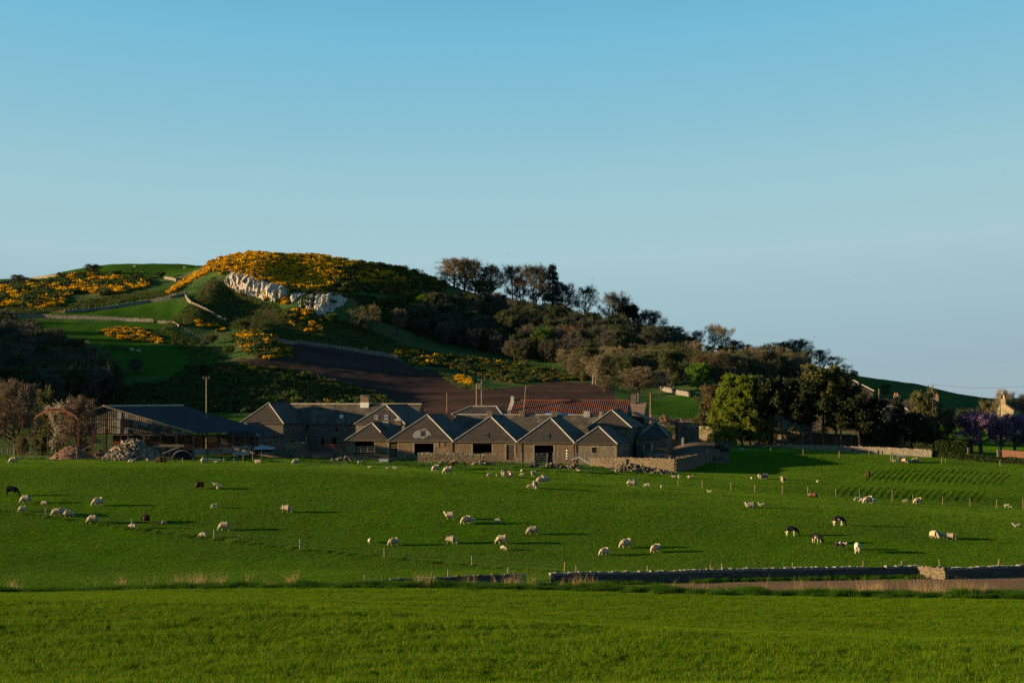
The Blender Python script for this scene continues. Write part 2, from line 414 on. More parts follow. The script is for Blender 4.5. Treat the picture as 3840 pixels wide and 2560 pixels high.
# --- ground materials
M_CROP = mat('crop_soil', spec=0, c1=(0.035, 0.085, 0.003), c2=(0.05, 0.11, 0.004), scale=1.2, c3=(0.03, 0.08, 0.006), s3=0.12)
M_PAST = mat('pasture_turf', spec=0, c1=(0.045, 0.115, 0.004), c2=(0.06, 0.14, 0.006), scale=0.6, bump=1.0, bscale=7, bdist=0.25, c3=(0.05, 0.10, 0.012), s3=0.05)
M_ROUGH = mat('rough_hill_grass', spec=0, c1=(0.035, 0.075, 0.02), c2=(0.06, 0.10, 0.03), scale=0.25, bump=1.0, bscale=0.9, bdist=0.9, c3=(0.11, 0.10, 0.045), s3=0.035, lo3=0.5, hi3=0.72)
M_FIELD = mat('far_field_turf', spec=0, c1=(0.030, 0.075, 0.008), c2=(0.042, 0.092, 0.011), scale=0.1, bump=0.8, bscale=2.0, bdist=0.3)
M_PLOUGH = mat('ploughed_soil', (0.052, 0.033, 0.027), (0.088, 0.055, 0.044), 0.9, spec=0, bump=1.0, bscale=1.3, bdist=0.5, stretch=(.22, 1.6, 1.0), c3=(0.05, 0.031, 0.024), s3=0.03)
M_SOIL = mat('bare_soil', (0.15, 0.090, 0.050), (0.23, 0.142, 0.082), 1.5, spec=0, bump=1.0, bscale=4, bdist=0.12)
M_APRON = mat('trodden_ground', spec=0, c1=(0.05, 0.085, 0.02), c2=(0.09, 0.075, 0.045), scale=0.35, bump=1.0, bscale=1.6, bdist=0.3, c3=(0.045, 0.11, 0.015), s3=0.09)
M_YARD = mat('yard_gravel', (0.10, 0.068, 0.048), (0.15, 0.105, 0.075), 0.5, spec=0, bump=0.8, bscale=3, bdist=0.1)
M_LAWN = mat('lawn_turf', spec=0, c1=(0.06, 0.15, 0.008), c2=(0.08, 0.19, 0.012), scale=0.3, bump=0.6, bscale=4, bdist=0.1)

# --- zones: outlines in the photograph's pixels, with a range of distances
def inpoly(px, py, poly):
    c = np.zeros(np.shape(px), bool); n = len(poly)
    for k in range(n):
        x0, y0 = poly[k]; x1, y1 = poly[(k + 1) % n]
        hit = ((y0 > py) != (y1 > py))
        with np.errstate(divide='ignore', invalid='ignore'):
            xi = (x1 - x0) * (py - y0) / ((y1 - y0) or 1e-9) + x0
        c ^= hit & (px < xi)
    return c
ZN = ['crop_field', 'bare_soil_strip', 'pasture', 'trodden_ground', 'ribbed_field', 'farmyard', 'garden_lawn', 'hillside',
      'ploughed_field', 'upper_field', 'hilltop_field', 'cattle_field', 'lower_field', 'open_country']
ZM = [M_CROP, M_SOIL, M_PAST, M_APRON, M_PAST, M_YARD, M_LAWN, M_ROUGH, M_PLOUGH, M_FIELD, M_FIELD, M_FIELD, M_FIELD, M_ROUGH]
_cz = (TZ[:-1, :-1] + TZ[1:, :-1] + TZ[:-1, 1:] + TZ[1:, 1:]) / 4
_cy = np.repeat(((TY[:-1] + TY[1:]) / 2)[:, None], len(TPX) - 1, 1)
_cp = np.repeat(((TPX[:-1] + TPX[1:]) / 2)[None, :], len(TY) - 1, 0)
_cv = HY + (ZC - _cz) / _cy * F
_wob = fbm(_cp / 60, _cy / 9, 21, 3) * 14
CREST_Y = lambda p: np.interp(p, [-900, 0, 1000, 1920, 2560, 3200, 3840, 4800], [254, 254, 255, 254, 252, 249, 248, 248])
zone = np.full(_cz.shape, 13)
zone[_cy < 124.5] = 0
m = (_cy >= 124.5) & (_cy < 178)
zone[m & (_cp > np.interp(_cy, [124, 140, 165], [1850, 1650, 1500]))] = 1
zone[m & (zone != 1)] = 2
zone[(zone == 1) & (_cy > 163 + (_cp - 1500) / 2400 * 12)] = 2
zone[(zone == 1) & (_cy > 156 + (_cp - 1500) / 2400 * 12)] = 2
zone[(_cy >= 178) & (_cy < CREST_Y(_cp))] = 2
m = (_cy >= CREST_Y(_cp)) & (_cy < 460)
zone[m] = 3
zone[m & (_cp + _wob > 2250) & (_cy < 344)] = 4
zone[m & (_cp < 2250) & (_cy < 287)] = 2
zone[(zone == 4) & (_cp < np.interp(_cy, [298, 299, 308, 320, 333, 344], [2200, 2532, 2585, 2640, 2694, 2740])) & (_cy > 299)] = 5
zone[m & (_cy > 322) & (_cp > 780) & (_cp < 2740)] = 5
zone[m & (_cy >= 338) & (_cp >= 2740)] = 6
zone[(_cy >= 460) & (_cy < 1005)] = 7
m = (_cy > 430) & (_cy < 740)
zone[m & inpoly(_cp, _cv, [(1015,1272),(1200,1300),(1440,1334),(1500,1352),(1560,1382),(1640,1396),(1720,1440),(1800,1462),(1930,1452),(2080,1430),(2300,1440),(2300,1620),(1400,1620),(1480,1545),(1380,1470),(1200,1412),(1060,1390),(900,1360),(880,1345),(1010,1345),(1110,1340)])] = 8
m = (_cy > 720) & (_cy < 800)
zone[m & inpoly(_cp, _cv, [(150,1173),(330,1162),(500,1140),(610,1132),(690,1140),(760,1165),(845,1207),(640,1200),(590,1196),(330,1184)])] = 9
zone[(_cy > 880) & (_cy < 1005) & (_cp < 775) & (_cv < 1050)] = 10
m = (_cy > 520) & (_cy < 760)
zone[m & inpoly(_cp, _cv, [(-400,1190),(100,1196),(330,1208),(600,1208),(660,1240),(760,1290),(850,1350),(720,1412),(420,1412),(200,1480),(-400,1480)])] = 11
m = (_cy > 420) & (_cy < 640)
zone[m & inpoly(_cp, _cv, [(560,1562),(780,1540),(900,1560),(1100,1570),(1100,1640),(0,1640),(0,1600)])] = 12
zone[m & inpoly(_cp, _cv, [(2395,1540),(2450,1502),(2560,1484),(2700,1478),(2760,1560),(2560,1566)])] = 12
_idx = np.arange(len(TY) * len(TPX)).reshape(len(TY), len(TPX))
_V = np.stack([_X, _Yg, TZ], -1).reshape(-1, 3)
_Q = np.stack([_idx[:-1, :-1], _idx[:-1, 1:], _idx[1:, 1:], _idx[1:, :-1]], -1)
for _k, _n in enumerate(ZN):
    q = _Q[zone == _k].reshape(-1, 4)
    if not len(q): continue
    u, inv = np.unique(q, return_inverse=True)
    o = link(_n, np_mesh(_n, _V[u], inv.reshape(-1, 4), ZM[_k], smooth=True))
    tag(o, kind='structure')
def zone_of(x, y):
    u = x / y * F + 1920
    i = np.clip(np.searchsorted(TPX, u, side='right') - 1, 0, len(TPX) - 2)
    j = np.clip(np.searchsorted(TY, y, side='right') - 1, 0, len(TY) - 2)
    return zone[j, i]
# ------------------------------------------------------------------ the steading: frame of reference of the farm
M_SLATE = mat('roof_slate', (0.033, 0.027, 0.022), (0.060, 0.048, 0.038), 2.2, rough=0.75, bump=0.8, bscale=5, bdist=0.05, c3=(0.085, 0.074, 0.06), s3=0.35, lo3=0.52, hi3=0.75, spec=0.08, obj=True, stretch=(0.7, 1, 2.2))
M_SLATE2 = mat('mossy_slate', (0.042, 0.035, 0.029), (0.085, 0.068, 0.050), 1.6, spec=.08, rough=0.85, bump=0.8, bscale=5, bdist=0.05, c3=(0.13, 0.11, 0.08), s3=0.5, lo3=0.48, hi3=0.7, obj=True)
M_RUBBLE = stone_mat('warm_rubble_wall', (0.30, 0.21, 0.125), (0.13, 0.092, 0.056), 0.55, 0.55, bump=1.0, pale=(0.40, 0.34, 0.24))
M_RUBBLE2 = stone_mat('pale_rubble_wall', (0.36, 0.285, 0.19), (0.14, 0.108, 0.072), 0.50, 0.5, bump=1.0, pale=(0.50, 0.44, 0.33))
M_GREYST = stone_mat('grey_rubble_wall', (0.17, 0.145, 0.11), (0.08, 0.068, 0.052), 0.45, 0.5)
M_ASHLAR = mat('dressed_stone', (0.25, 0.19, 0.12), (0.19, 0.14, 0.09), 1.0, bump=0.3, obj=True)
M_LEAD = mat('lead_flashing', (0.36, 0.32, 0.27), (0.24, 0.22, 0.19), 1.5, rough=0.6, obj=True)
M_WHITE = mat('white_paint', (0.62, 0.59, 0.54), (0.50, 0.48, 0.44), 2.0, rough=0.6, obj=True)
M_DARKW = mat('weathered_boards', (0.075, 0.06, 0.045), (0.13, 0.105, 0.08), 3.0, obj=True)
M_PALEW = mat('bleached_timber', (0.26, 0.195, 0.12), (0.17, 0.125, 0.08), 3.0, obj=True)
M_POSTW = mat('grey_post_timber', (0.24, 0.19, 0.125), (0.16, 0.125, 0.08), 4.0, obj=True)
M_POLEW = mat('creosoted_pole', (0.30, 0.20, 0.125), (0.20, 0.13, 0.085), 2.0, obj=True)
M_RUST = mat('rusty_steel', (0.21, 0.066, 0.030), (0.13, 0.045, 0.026), 2.0, rough=0.85, obj=True)
M_REDP = mat('red_oxide_paint', (0.22, 0.055, 0.035), (0.14, 0.04, 0.03), 3.0, obj=True)
M_GALV = mat('galvanised_steel', (0.30, 0.29, 0.28), (0.23, 0.225, 0.22), 3.0, rough=0.45, metal=0.3, obj=True)
M_GLASS = mat('dark_window_glass', (0.02, 0.025, 0.03), rough=0.08, spec=0.6)
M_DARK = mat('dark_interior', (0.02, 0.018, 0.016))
M_CORR = mat('corrugated_grey_sheet', (0.040, 0.036, 0.033), (0.062, 0.054, 0.047), 0.8, spec=.05, rough=0.7, obj=True, c3=(0.2, 0.17, 0.14), s3=0.4)
M_CORRT = mat('corrugated_roof_sheet', (0.035, 0.036, 0.04), (0.05, 0.05, 0.054), 0.5, spec=.05, rough=0.7, obj=True)
M_PANT = mat('red_pantile', (0.15, 0.052, 0.030), (0.095, 0.038, 0.026), 1.2, rough=0.8, obj=True, c3=(0.16, 0.07, 0.05), s3=0.35, lo3=0.5, hi3=0.7)
M_BROWNT = mat('brown_tile', (0.15, 0.10, 0.07), (0.21, 0.14, 0.10), 1.5, obj=True, bump=0.6)
M_RIDGET = mat('ridge_tile', (0.42, 0.36, 0.29), (0.30, 0.25, 0.2), 1.5, obj=True)
M_BRICKP = mat('clay_pot', (0.50, 0.17, 0.08), (0.38, 0.13, 0.06), 4, obj=True)
M_YPOT = mat('buff_pot', (0.62, 0.42, 0.2), obj=True)
M_CONC = mat('concrete', (0.22, 0.205, 0.18), (0.16, 0.15, 0.13), 2.0, obj=True)

FR = R(-11.0)
EX = Vector((math.cos(FR), math.sin(FR), 0)); EY = Vector((-math.sin(FR), math.cos(FR), 0))
FO = Vector(((1297 - 1920) / F * 322, 322, 0))
def fp(px, back=0.0):
    """point on the farm's facade line (moved back by some metres) seen at picture column px"""
    u = (px - 1920) / F
    b = FO + EY * back
    s = (u * b.y - b.x) / (EX.x - u * EX.y)
    return b + EX * s
def zpy(py, Y): return ZC - (py - HY) / F * Y

def wall_mb(mb, x0, x1, z0, z1, y0, t, holes=(), m=0):
    xs = sorted({x0, x1, *[h[0] for h in holes], *[h[1] for h in holes]})
    for a, b in zip(xs[:-1], xs[1:]):
        if b - a < 1e-4: continue
        hs = sorted([(h[2], h[3]) for h in holes if h[0] <= a + 1e-5 and h[1] >= b - 1e-5])
        z = z0
        for c, d in hs:
            if c > z + 1e-3: mb.bx(a, b, y0, y0 + t, z, c, m)
            z = max(z, d)
        if z1 > z + 1e-3: mb.bx(a, b, y0, y0 + t, z, z1, m)
    return mb

def window(parent, x0, x1, z0, z1, y=0.06, nx=2, nz=2, fm=None, name='window', t=0.07):
    fm = fm or M_WHITE
    mb = MB()
    mb.bx(x0, x1, y, y + 0.08, z0, z0 + t); mb.bx(x0, x1, y, y + 0.08, z1 - t, z1)
    mb.bx(x0, x0 + t, y, y + 0.08, z0 + t, z1 - t); mb.bx(x1 - t, x1, y, y + 0.08, z0 + t, z1 - t)
    for i in range(1, nx):
        x = x0 + (x1 - x0) * i / nx; mb.bx(x - t * .35, x + t * .35, y + .01, y + .07, z0 + t, z1 - t)
    for i in range(1, nz):
        z = z0 + (z1 - z0) * i / nz; mb.bx(x0 + t, x1 - t, y + .015, y + .065, z - t * .35, z + t * .35)
    w = mb.build(name, fm, parent)
    MB().bx(x0 + .02, x1 - .02, y + 0.09, y + 0.11, z0 + .02, z1 - .02).build('pane', M_GLASS, w)
    return w

def rafters_cap(pts, r, m, parent, name='ridge_cap'):
    mb = MB()
    for a, b in zip(pts[:-1], pts[1:]): mb.bar(a, b, r, r * 0.8)
    return mb.build(name, m, parent)

def hip_barn(name, label, cat, pxl, pxr, base_py, eave_py, ridge_py, L, back=0.0, setf=None, setb=None, holes=(), group=None,
             wall_m=None, roof_m=None, caps=True, width=None, gable_b=False, rz=FR, origin=None, left_cap=True, right_cap=True, side_holes=(), trim=0.0):
    """range with a hipped end towards the viewer; returns root, mapping helpers"""
    wall_m = wall_m or M_RUBBLE; roof_m = roof_m or M_SLATE
    o = origin or fp(pxl, back); Y = o.y
    W_ = width or (fp(pxr, back) - o).length
    zb = zpy(base_py, Y) if base_py else gz(o.x, o.y)
    zb = min(zb, gz(o.x, o.y))
    ze = zpy(eave_py, Y) - zb
    setf = W_ * 0.5 if setf is None else setf
    setb = setf if setb is None else setb
    c = o + EX * (W_ / 2) + EY * setf
    zr = zpy(ridge_py, c.y) - zb
    root = empty(name, (o.x, o.y, zb), rz, label, cat, group)
    def lx(px):
        return (fp(px, back) - o).dot(EX)
    def lz(py): return zpy(py, Y) - zb
    H = [(lx(a), lx(b), lz(d), lz(c_)) for a, b, c_, d in holes]    # px0, px1, py_top, py_bottom
    t = 0.5
    w = wall_mb(MB(), 0, W_, -1.0, ze, 0, t, H).build('wall', wall_m, root)
    mb = MB()
    # side walls run along y: build as boxes with openings
    def side(x0, hs):
        ys = sorted({t, L, *[h[0] for h in hs], *[h[1] for h in hs]})
        q = MB()
        for a, b in zip(ys[:-1], ys[1:]):
            cut = [(h[2], h[3]) for h in hs if h[0] <= a + 1e-5 and h[1] >= b - 1e-5]
            z = -1.0
            for c0, c1 in sorted(cut):
                if c0 > z: q.bx(x0, x0 + t, a, b, z, c0)
                z = c1
            if ze > z: q.bx(x0, x0 + t, a, b, z, ze)
        return q.build('wall', wall_m, root)
    side(0, [])
    side(W_ - t, side_holes)
    MB().bx(t, W_ - t, L - t, L, -1, ze).build('wall', wall_m, root)
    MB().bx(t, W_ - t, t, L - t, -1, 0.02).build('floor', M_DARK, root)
    e = 0.28
    A = (W_ / 2, setf, zr); B = (W_ / 2, L - (0 if gable_b else setb), zr)
    k = e * (zr - ze) / (W_ / 2)
    q = [(-e, -e, ze - k + .05), (W_ + e, -e, ze - k + .05), (W_ + e, L + e, ze - k + .05), (-e, L + e, ze - k + .05)]
    for pts in ([q[0], q[1], A], [q[1], q[2], B, A], [q[2], q[3], B], [q[3], q[0], A, B]):
        MB().slab(pts, 0.12).build('roof_slope', roof_m, root)
    if caps:
        up = Vector((0, 0, .04))
        if left_cap: rafters_cap([Vector(q[0]) + up, Vector(A) + up], 0.20, M_LEAD, root, 'hip_flashing')
        if right_cap:
            p = Vector(q[1]); p = p.lerp(Vector(A), trim)
            rafters_cap([p + up, Vector(A) + up], 0.20, M_LEAD, root, 'hip_flashing')
        rafters_cap([Vector(A) + up, Vector(B) + up], 0.24, M_SLATE, root, 'ridge_cap')
    MB().bx(0.0, W_, -0.30, -0.16, ze - 0.16, ze - 0.02).build('gutter', M_DARKW, root)
    return dict(root=root, W=W_, ze=ze, zr=zr, lx=lx, lz=lz, o=o, Y=Y, zb=zb, A=A, B=B, q=q, setf=setf, H=H)

def on_front_hip(b, px, py):
    """local point on the front hip seen at a pixel"""
    o = Vector((0, 0, ZC)); d = Vector(((px - 1920) / F, 1, -(py - HY) / F))
    inv = Matrix.Rotation(-FR, 3, 'Z'); base = Vector((b['o'].x, b['o'].y, b['zb']))
    lo = inv @ (o - base); ld = inv @ d
    n = (Vector(b['q'][1]) - Vector(b['q'][0])).cross(Vector(b['A']) - Vector(b['q'][0])).normalized()
    s = (Vector(b['q'][0]) - lo).dot(n) / ld.dot(n)
    return lo + ld * s, n

def rooflight(b, px0, px1, py0, py1, name='roof_window', m=None):
    p0, n = on_front_hip(b, px0, py1); p1, _ = on_front_hip(b, px1, py1); p2, _ = on_front_hip(b, px1, py0); p3, _ = on_front_hip(b, px0, py0)
    mid = (p0 + p1) / 2; mid2 = (p3 + p2) / 2
    mb = MB()
    for a, c in ((p0, p1), (p1, p2), (p2, p3), (p3, p0), (mid, mid2)): mb.bar(a + n * .06, c + n * .06, .09, .09)
    w = mb.build(name, m or M_GREYST, b['root'])
    MB().slab([p0 + n * .05, p1 + n * .05, p2 + n * .05, p3 + n * .05], .04).build('pane', M_GLASS, w)
    return w

def slats(root, x0, x1, z0, z1, n, horiz=True, y=0.1, m=None, w=0.12, name='slat'):
    for i in range(n):
        if horiz:
            z = z0 + (z1 - z0) * (i + .5) / n; MB().bx(x0, x1, y, y + .05, z - w / 2, z + w / 2).build(name, m or M_DARKW, root)
        else:
            x = x0 + (x1 - x0) * (i + .5) / n; MB().bx(x - w / 2, x + w / 2, y, y + .05, z0, z1).build(name, m or M_DARKW, root)

def lintel(b, i, m=None):
    h = b['H'][i]
    MB().bx(h[0] - .25, h[1] + .25, -0.03, 0.25, h[3] - .02, h[3] + .28).build('lintel', m or M_ASHLAR, b['root'])
    for x in (h[0] - .3, h[1] + .02):
        MB().bx(x, x + .28, -0.025, 0.2, max(h[2], 0), h[3] - .03).build('jamb', m or M_ASHLAR, b['root'])

GB = 'slate roofed barns of the front row'
# front row, left to right
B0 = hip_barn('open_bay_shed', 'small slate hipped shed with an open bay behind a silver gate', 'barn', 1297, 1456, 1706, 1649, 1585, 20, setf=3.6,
              holes=[(1330, 1403, 1652.5, 1740)], trim=0.48)
window(B0['root'], B0['lx'](1366), B0['lx'](1398), B0['lz'](1692), B0['lz'](1658), y=5.5, fm=M_PALEW, nx=2, nz=1)
MB().bx(B0['lx'](1364), B0['lx'](1400), 5.6, 5.75, -.5, B0['lz'](1652)).build('inner_partition', M_PALEW, B0['root'])
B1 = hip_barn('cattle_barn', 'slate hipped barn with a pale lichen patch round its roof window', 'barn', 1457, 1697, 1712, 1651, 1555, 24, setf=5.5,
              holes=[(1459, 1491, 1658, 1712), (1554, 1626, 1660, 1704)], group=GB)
lintel(B1, 0); lintel(B1, 1)
h = B1['H'][0]; slats(B1['root'], h[0], h[1], h[2] + .1, h[2] + 1.35, 7, False, m=M_PALEW, w=.07); slats(B1['root'], h[0], h[1], h[2] + 1.5, h[3] - .3, 3, True, m=M_PALEW, w=.08)
rooflight(B1, 1578, 1593, 1619, 1636)
for a, c in ((1633, 1640), (1641, 1646), (1656, 1660), (1662, 1666)):
    MB().bx(B1['lx'](a), B1['lx'](c), -.07, -.01, B1['lz'](1674), B1['lz'](1655)).build('vent_board', M_PALEW, B1['root'])
MB().bx(B1['lx'](1632), B1['lx'](1667), -.08, -.01, B1['lz'](1654.5), B1['lz'](1652)).build('vent_rail', M_LEAD, B1['root'])
# the lichen-bleached slates round the roof window: a thin crust on the slope
def crust(b, poly, m, name='lichen_patch'):
    pts = [on_front_hip(b, *p) for p in poly]
    return MB().slab([p + n * .025 for p, n in pts], .02).build(name, m, b['root'])
M_LICHEN = mat('lichen_crust', (0.22, 0.21, 0.18), (0.12, 0.11, 0.10), 3.5, bump=.5, obj=True)
for poly in ([(1548,1632),(1553,1622),(1562,1615),(1577,1612),(1577,1640),(1560,1643),(1549,1640)], [(1577,1637),(1594,1637),(1592,1644),(1578,1645)],
             [(1594,1615),(1604,1612),(1613,1622),(1618,1634),(1606,1632),(1600,1641),(1594,1640)], [(1579,1610),(1598,1606),(1600,1611),(1578,1616)]):
    crust(B1, poly, M_LICHEN)
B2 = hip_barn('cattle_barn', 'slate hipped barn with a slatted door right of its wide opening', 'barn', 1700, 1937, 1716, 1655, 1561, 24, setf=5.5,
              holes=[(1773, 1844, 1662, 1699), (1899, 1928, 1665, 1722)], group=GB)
lintel(B2, 0); lintel(B2, 1)
h = B2['H'][1]; slats(B2['root'], h[0], h[1], h[2] + .05, h[3] - .05, 9, True, w=.17)
rooflight(B2, 1816, 1831, 1624, 1640)
B3 = hip_barn('cattle_barn', 'slate hipped barn with a tall dark doorway behind silver hurdles', 'barn', 1940, 2153, 1736, 1657, 1566, 24, setf=5.5,
              holes=[(2004, 2075, 1667, 1745)], group=GB)
lintel(B3, 0)
rooflight(B3, 2046, 2059, 1627, 1642)
for b, px in ((B1, 1686), (B3, 1945), (B3, 2149)):
    MB().tube((b['lx'](px), -.22, -.5), (b['lx'](px), -.22, b['ze'] - .1), .06).build('downpipe', M_RUST, b['root'])
B4 = hip_barn('stone_shed', 'low slate hipped shed of pale rubble with one small-paned window', 'barn', 2156, 2312, 1720, 1661, 1598, 22, setf=4.2, wall_m=M_RUBBLE2,
              holes=[(2220, 2242, 1676, 1697)], side_holes=[(y, y + .9, 1.1, 2.3) for y in (2, 4.5, 7.5, 10.5, 14)])
h = B4['H'][0]; window(B4['root'], h[0], h[1], h[2], h[3], y=.15, nx=4, nz=2, fm=M_PALEW); lintel(B4, 0)
MB().bx(B4['W'] - .45, B4['W'] + .03, -.03, .5, -1, B4['ze'] - .2).build('quoin', M_ASHLAR, B4['root'])
# two-storey granary with the arcade on its right flank
B5 = hip_barn('granary', 'tall slate hipped granary with an arcade down its shaded right side', 'barn', 2206, 2366, 1700, 1600, 1537, 21, back=20, setf=3.5, wall_m=M_GREYST,
              side_holes=[(1.2 + i * 2.4, 2.5 + i * 2.4, 0.2, 2.9) for i in range(8)] + [(1.0 + i * 1.25, 1.5 + i * 1.25, 3.9, 4.8) for i in range(15)])
for i in range(8):
    c = 1.85 + i * 2.4
    mb = MB()
    for k in range(8):
        a0, a1 = math.pi * k / 8, math.pi * (k + 1) / 8
        mb.bar((B5['W'] + .02, c + .75 * math.cos(a0), 2.85 + .6 * math.sin(a0)), (B5['W'] + .02, c + .75 * math.cos(a1), 2.85 + .6 * math.sin(a1)), .2, .2)
    mb.build('arch', M_ASHLAR, B5['root'])
B6 = hip_barn('lean_store', 'small slate roofed store behind the arcaded granary', 'barn', 2385, 2470, 1692, 1640, 1607, 7, back=23, setf=3, wall_m=M_GREYST, caps=False)
B7 = hip_barn('end_cottage', 'long slate roofed range end with a lit hip beside the yard entrance', 'barn', 2400, 2500, 1688, 1630, 1580, 11, back=28, setf=4.5, wall_m=M_RUBBLE2)
# left courtyard: main range, wings
B8 = hip_barn('stone_store', 'low slate hipped stone store with arched side openings left of the courtyard', 'barn', 830, 970, 1694, 1636, 1587, 15, back=13, setf=3.5, wall_m=M_GREYST,
              side_holes=[(3, 4.3, .3, 2.2), (6.5, 7.8, .3, 2.2), (10, 11.3, .3, 2.2)])
B9 = hip_barn('courtyard_wing', 'tall slate hipped wing at the left end of the main steading', 'barn', 901, 1062, 1690, 1585, 1510, 18, back=28, setf=4.5, gable_b=True, wall_m=M_GREYST,
              side_holes=[(3, 3.7, 3, 4.6), (6, 6.7, 3, 4.6), (9, 9.7, 2.5, 4.2), (5, 7, 0, 2.2)])
# main range: ridge parallel to the facade
def long_range(name, label, cat, pxl, pxr, back, base_py, eave_py, ridge_py, depth, wall_m, roof_m, cap_m, holes=(), cap=0.3, hipl=0, hipr=0, ridge_py2=None):
    o = fp(pxl, back); p = fp(pxr, back); W_ = (p - o).length
    zb = min(zpy(base_py, o.y), gz(o.x, o.y)); ze = zpy(eave_py, o.y) - zb
    c = o + EY * depth / 2; zr = zpy(ridge_py, c.y) - zb
    root = empty(name, (o.x, o.y, zb), FR, label, cat)
    lx = lambda px: (fp(px, back) - o).dot(EX)
    lz = lambda py: zpy(py, o.y) - zb
    H = [(lx(a), lx(b), lz(d), lz(c_)) for a, b, c_, d in holes]
    wall_mb(MB(), 0, W_, -1, ze, 0, .6, H).build('wall', wall_m, root)
    MB().bx(0, W_, depth - .6, depth, -1, ze).build('wall', wall_m, root)
    for x, hp in ((0, hipl), (W_ - .6, hipr)):
        mb = MB().bx(x, x + .6, .6, depth - .6, -1, ze)
        if not hp:
            mb.add([(xx, yy, zz) for xx in (x, x + .6) for yy, zz in ((0, ze), (depth, ze), (depth / 2, zr - .14))], [(0, 2, 1), (3, 4, 5), (0, 1, 4, 3), (1, 2, 5, 4), (2, 0, 3, 5)])
        mb.build('wall', wall_m, root)
    MB().bx(.6, W_ - .6, .6, depth - .6, -1, .02).build('floor', M_DARK, root)
    e = .25; k = e * (zr - ze) / (depth / 2)
    q = [(-e * bool(hipl), -e, ze - k + .05), (W_ + e * bool(hipr), -e, ze - k + .05), (W_ + e * bool(hipr), depth + e, ze - k + .05), (-e * bool(hipl), depth + e, ze - k + .05)]
    A = (hipl, depth / 2, zr); B = (W_ - hipr, depth / 2, zr)
    if roof_m:
        MB().slab([q[0], q[1], B, A], .12).build('roof_slope', roof_m, root)
        MB().slab([q[2], q[3], A, B], .12).build('roof_slope', roof_m, root)
        if hipl: MB().slab([q[3], q[0], A], .12).build('roof_slope', roof_m, root)
        if hipr: MB().slab([q[1], q[2], B], .12).build('roof_slope', roof_m, root)
    if cap_m:
        n = max(1, int(W_ / 3)); A_, B_ = Vector(A), Vector(B)
        for i in range(n):
            rafters_cap([A_.lerp(B_, i / n) + Vector((.02, 0, .05)), A_.lerp(B_, (i + 1) / n) + Vector((-.02, 0, .05))], cap, cap_m, root)
        up = Vector((0, 0, .04))
        if hipl: rafters_cap([Vector(q[0]) + up, A_ + up], cap, cap_m, root, 'hip_flashing')
        if hipr: rafters_cap([Vector(q[1]) + up, B_ + up], cap, cap_m, root, 'hip_flashing')
    return dict(root=root, W=W_, ze=ze, zr=zr, lx=lx, lz=lz, o=o, Y=o.y, zb=zb, A=A, B=B, q=q, H=H, depth=depth)
MR = long_range('main_steading', 'long two-storey steading with a pale ridge and a louvred ventilator on top', 'barn', 1050, 1560, 43, 1690, 1587, 1514, 10, M_GREYST, M_SLATE2, M_RIDGET,
                holes=[(1104, 1116, 1640, 1662), (1108, 1116, 1596, 1612), (1150, 1157, 1592, 1612), (1205, 1216, 1642, 1668), (1245, 1262, 1640, 1670), (1258, 1266, 1600, 1616)])
# ventilator on the ridge
x = MR['lx'](1347); zr = MR['zr']
vent = empty('vent_tower', (0, 0, 0)); vent.parent = MR['root']
MB().bx(x - .95, x + .95, MR['depth']/2 - .95, MR['depth']/2 + .95, zr - 1.0, zr + .35).build('vent_base', M_WHITE, vent)
mb = MB()
for i in range(5): mb.box((x, MR['depth']/2, zr + .5 + i * .24), (1.86, 1.86, .13), m=0)
mb.bx(x - .78, x + .78, MR['depth']/2 - .78, MR['depth']/2 + .78, zr + .35, zr + 1.6)
mb.build('louvre', mat('brown_louvre', (0.30, 0.19, 0.11), (0.2, 0.13, 0.08), 3, obj=True), vent)
mb = MB(); mb.slab([(x - 1.1, MR['depth']/2 - 1.1, zr + 1.62), (x + 1.1, MR['depth']/2 - 1.1, zr + 1.62), (x + 1.1, MR['depth']/2, zr + 1.95), (x - 1.1, MR['depth']/2, zr + 1.95)], .07)
mb.slab([(x + 1.1, MR['depth']/2 + 1.1, zr + 1.62), (x - 1.1, MR['depth']/2 + 1.1, zr + 1.62), (x - 1.1, MR['depth']/2, zr + 1.95), (x + 1.1, MR['depth']/2, zr + 1.95)], .07)
mb.build('vent_roof', M_CORR, vent)
def on_long_roof(b, px, py):
    o = Vector((0, 0, ZC)); d = Vector(((px - 1920) / F, 1, -(py - HY) / F))
    inv = Matrix.Rotation(-FR, 3, 'Z'); base = Vector((b['o'].x, b['o'].y, b['zb']))
    lo = inv @ (o - base); ld = inv @ d
    n = (Vector(b['q'][1]) - Vector(b['q'][0])).cross(Vector(b['A']) - Vector(b['q'][0])).normalized()
    return lo + ld * ((Vector(b['q'][0]) - lo).dot(n) / ld.dot(n)), n
for poly in ([(1275,1556),(1288,1555),(1287,1567),(1273,1568)],):
    ps = [on_long_roof(MR, *p) for p in poly]
    MB().slab([p + n * .08 for p, n in ps[::-1]], .05).build('skylight', M_WHITE, MR['root'])
B10 = hip_barn('courtyard_wing', 'slate hipped wing with two roof windows at the right end of the main steading', 'barn', 1334, 1517, 1690, 1587, 1517, 26, back=20, setf=4.5, wall_m=M_RUBBLE2)
rooflight(B10, 1405, 1418, 1559, 1571, m=M_WHITE); rooflight(B10, 1442, 1455, 1558, 1571, m=M_WHITE)
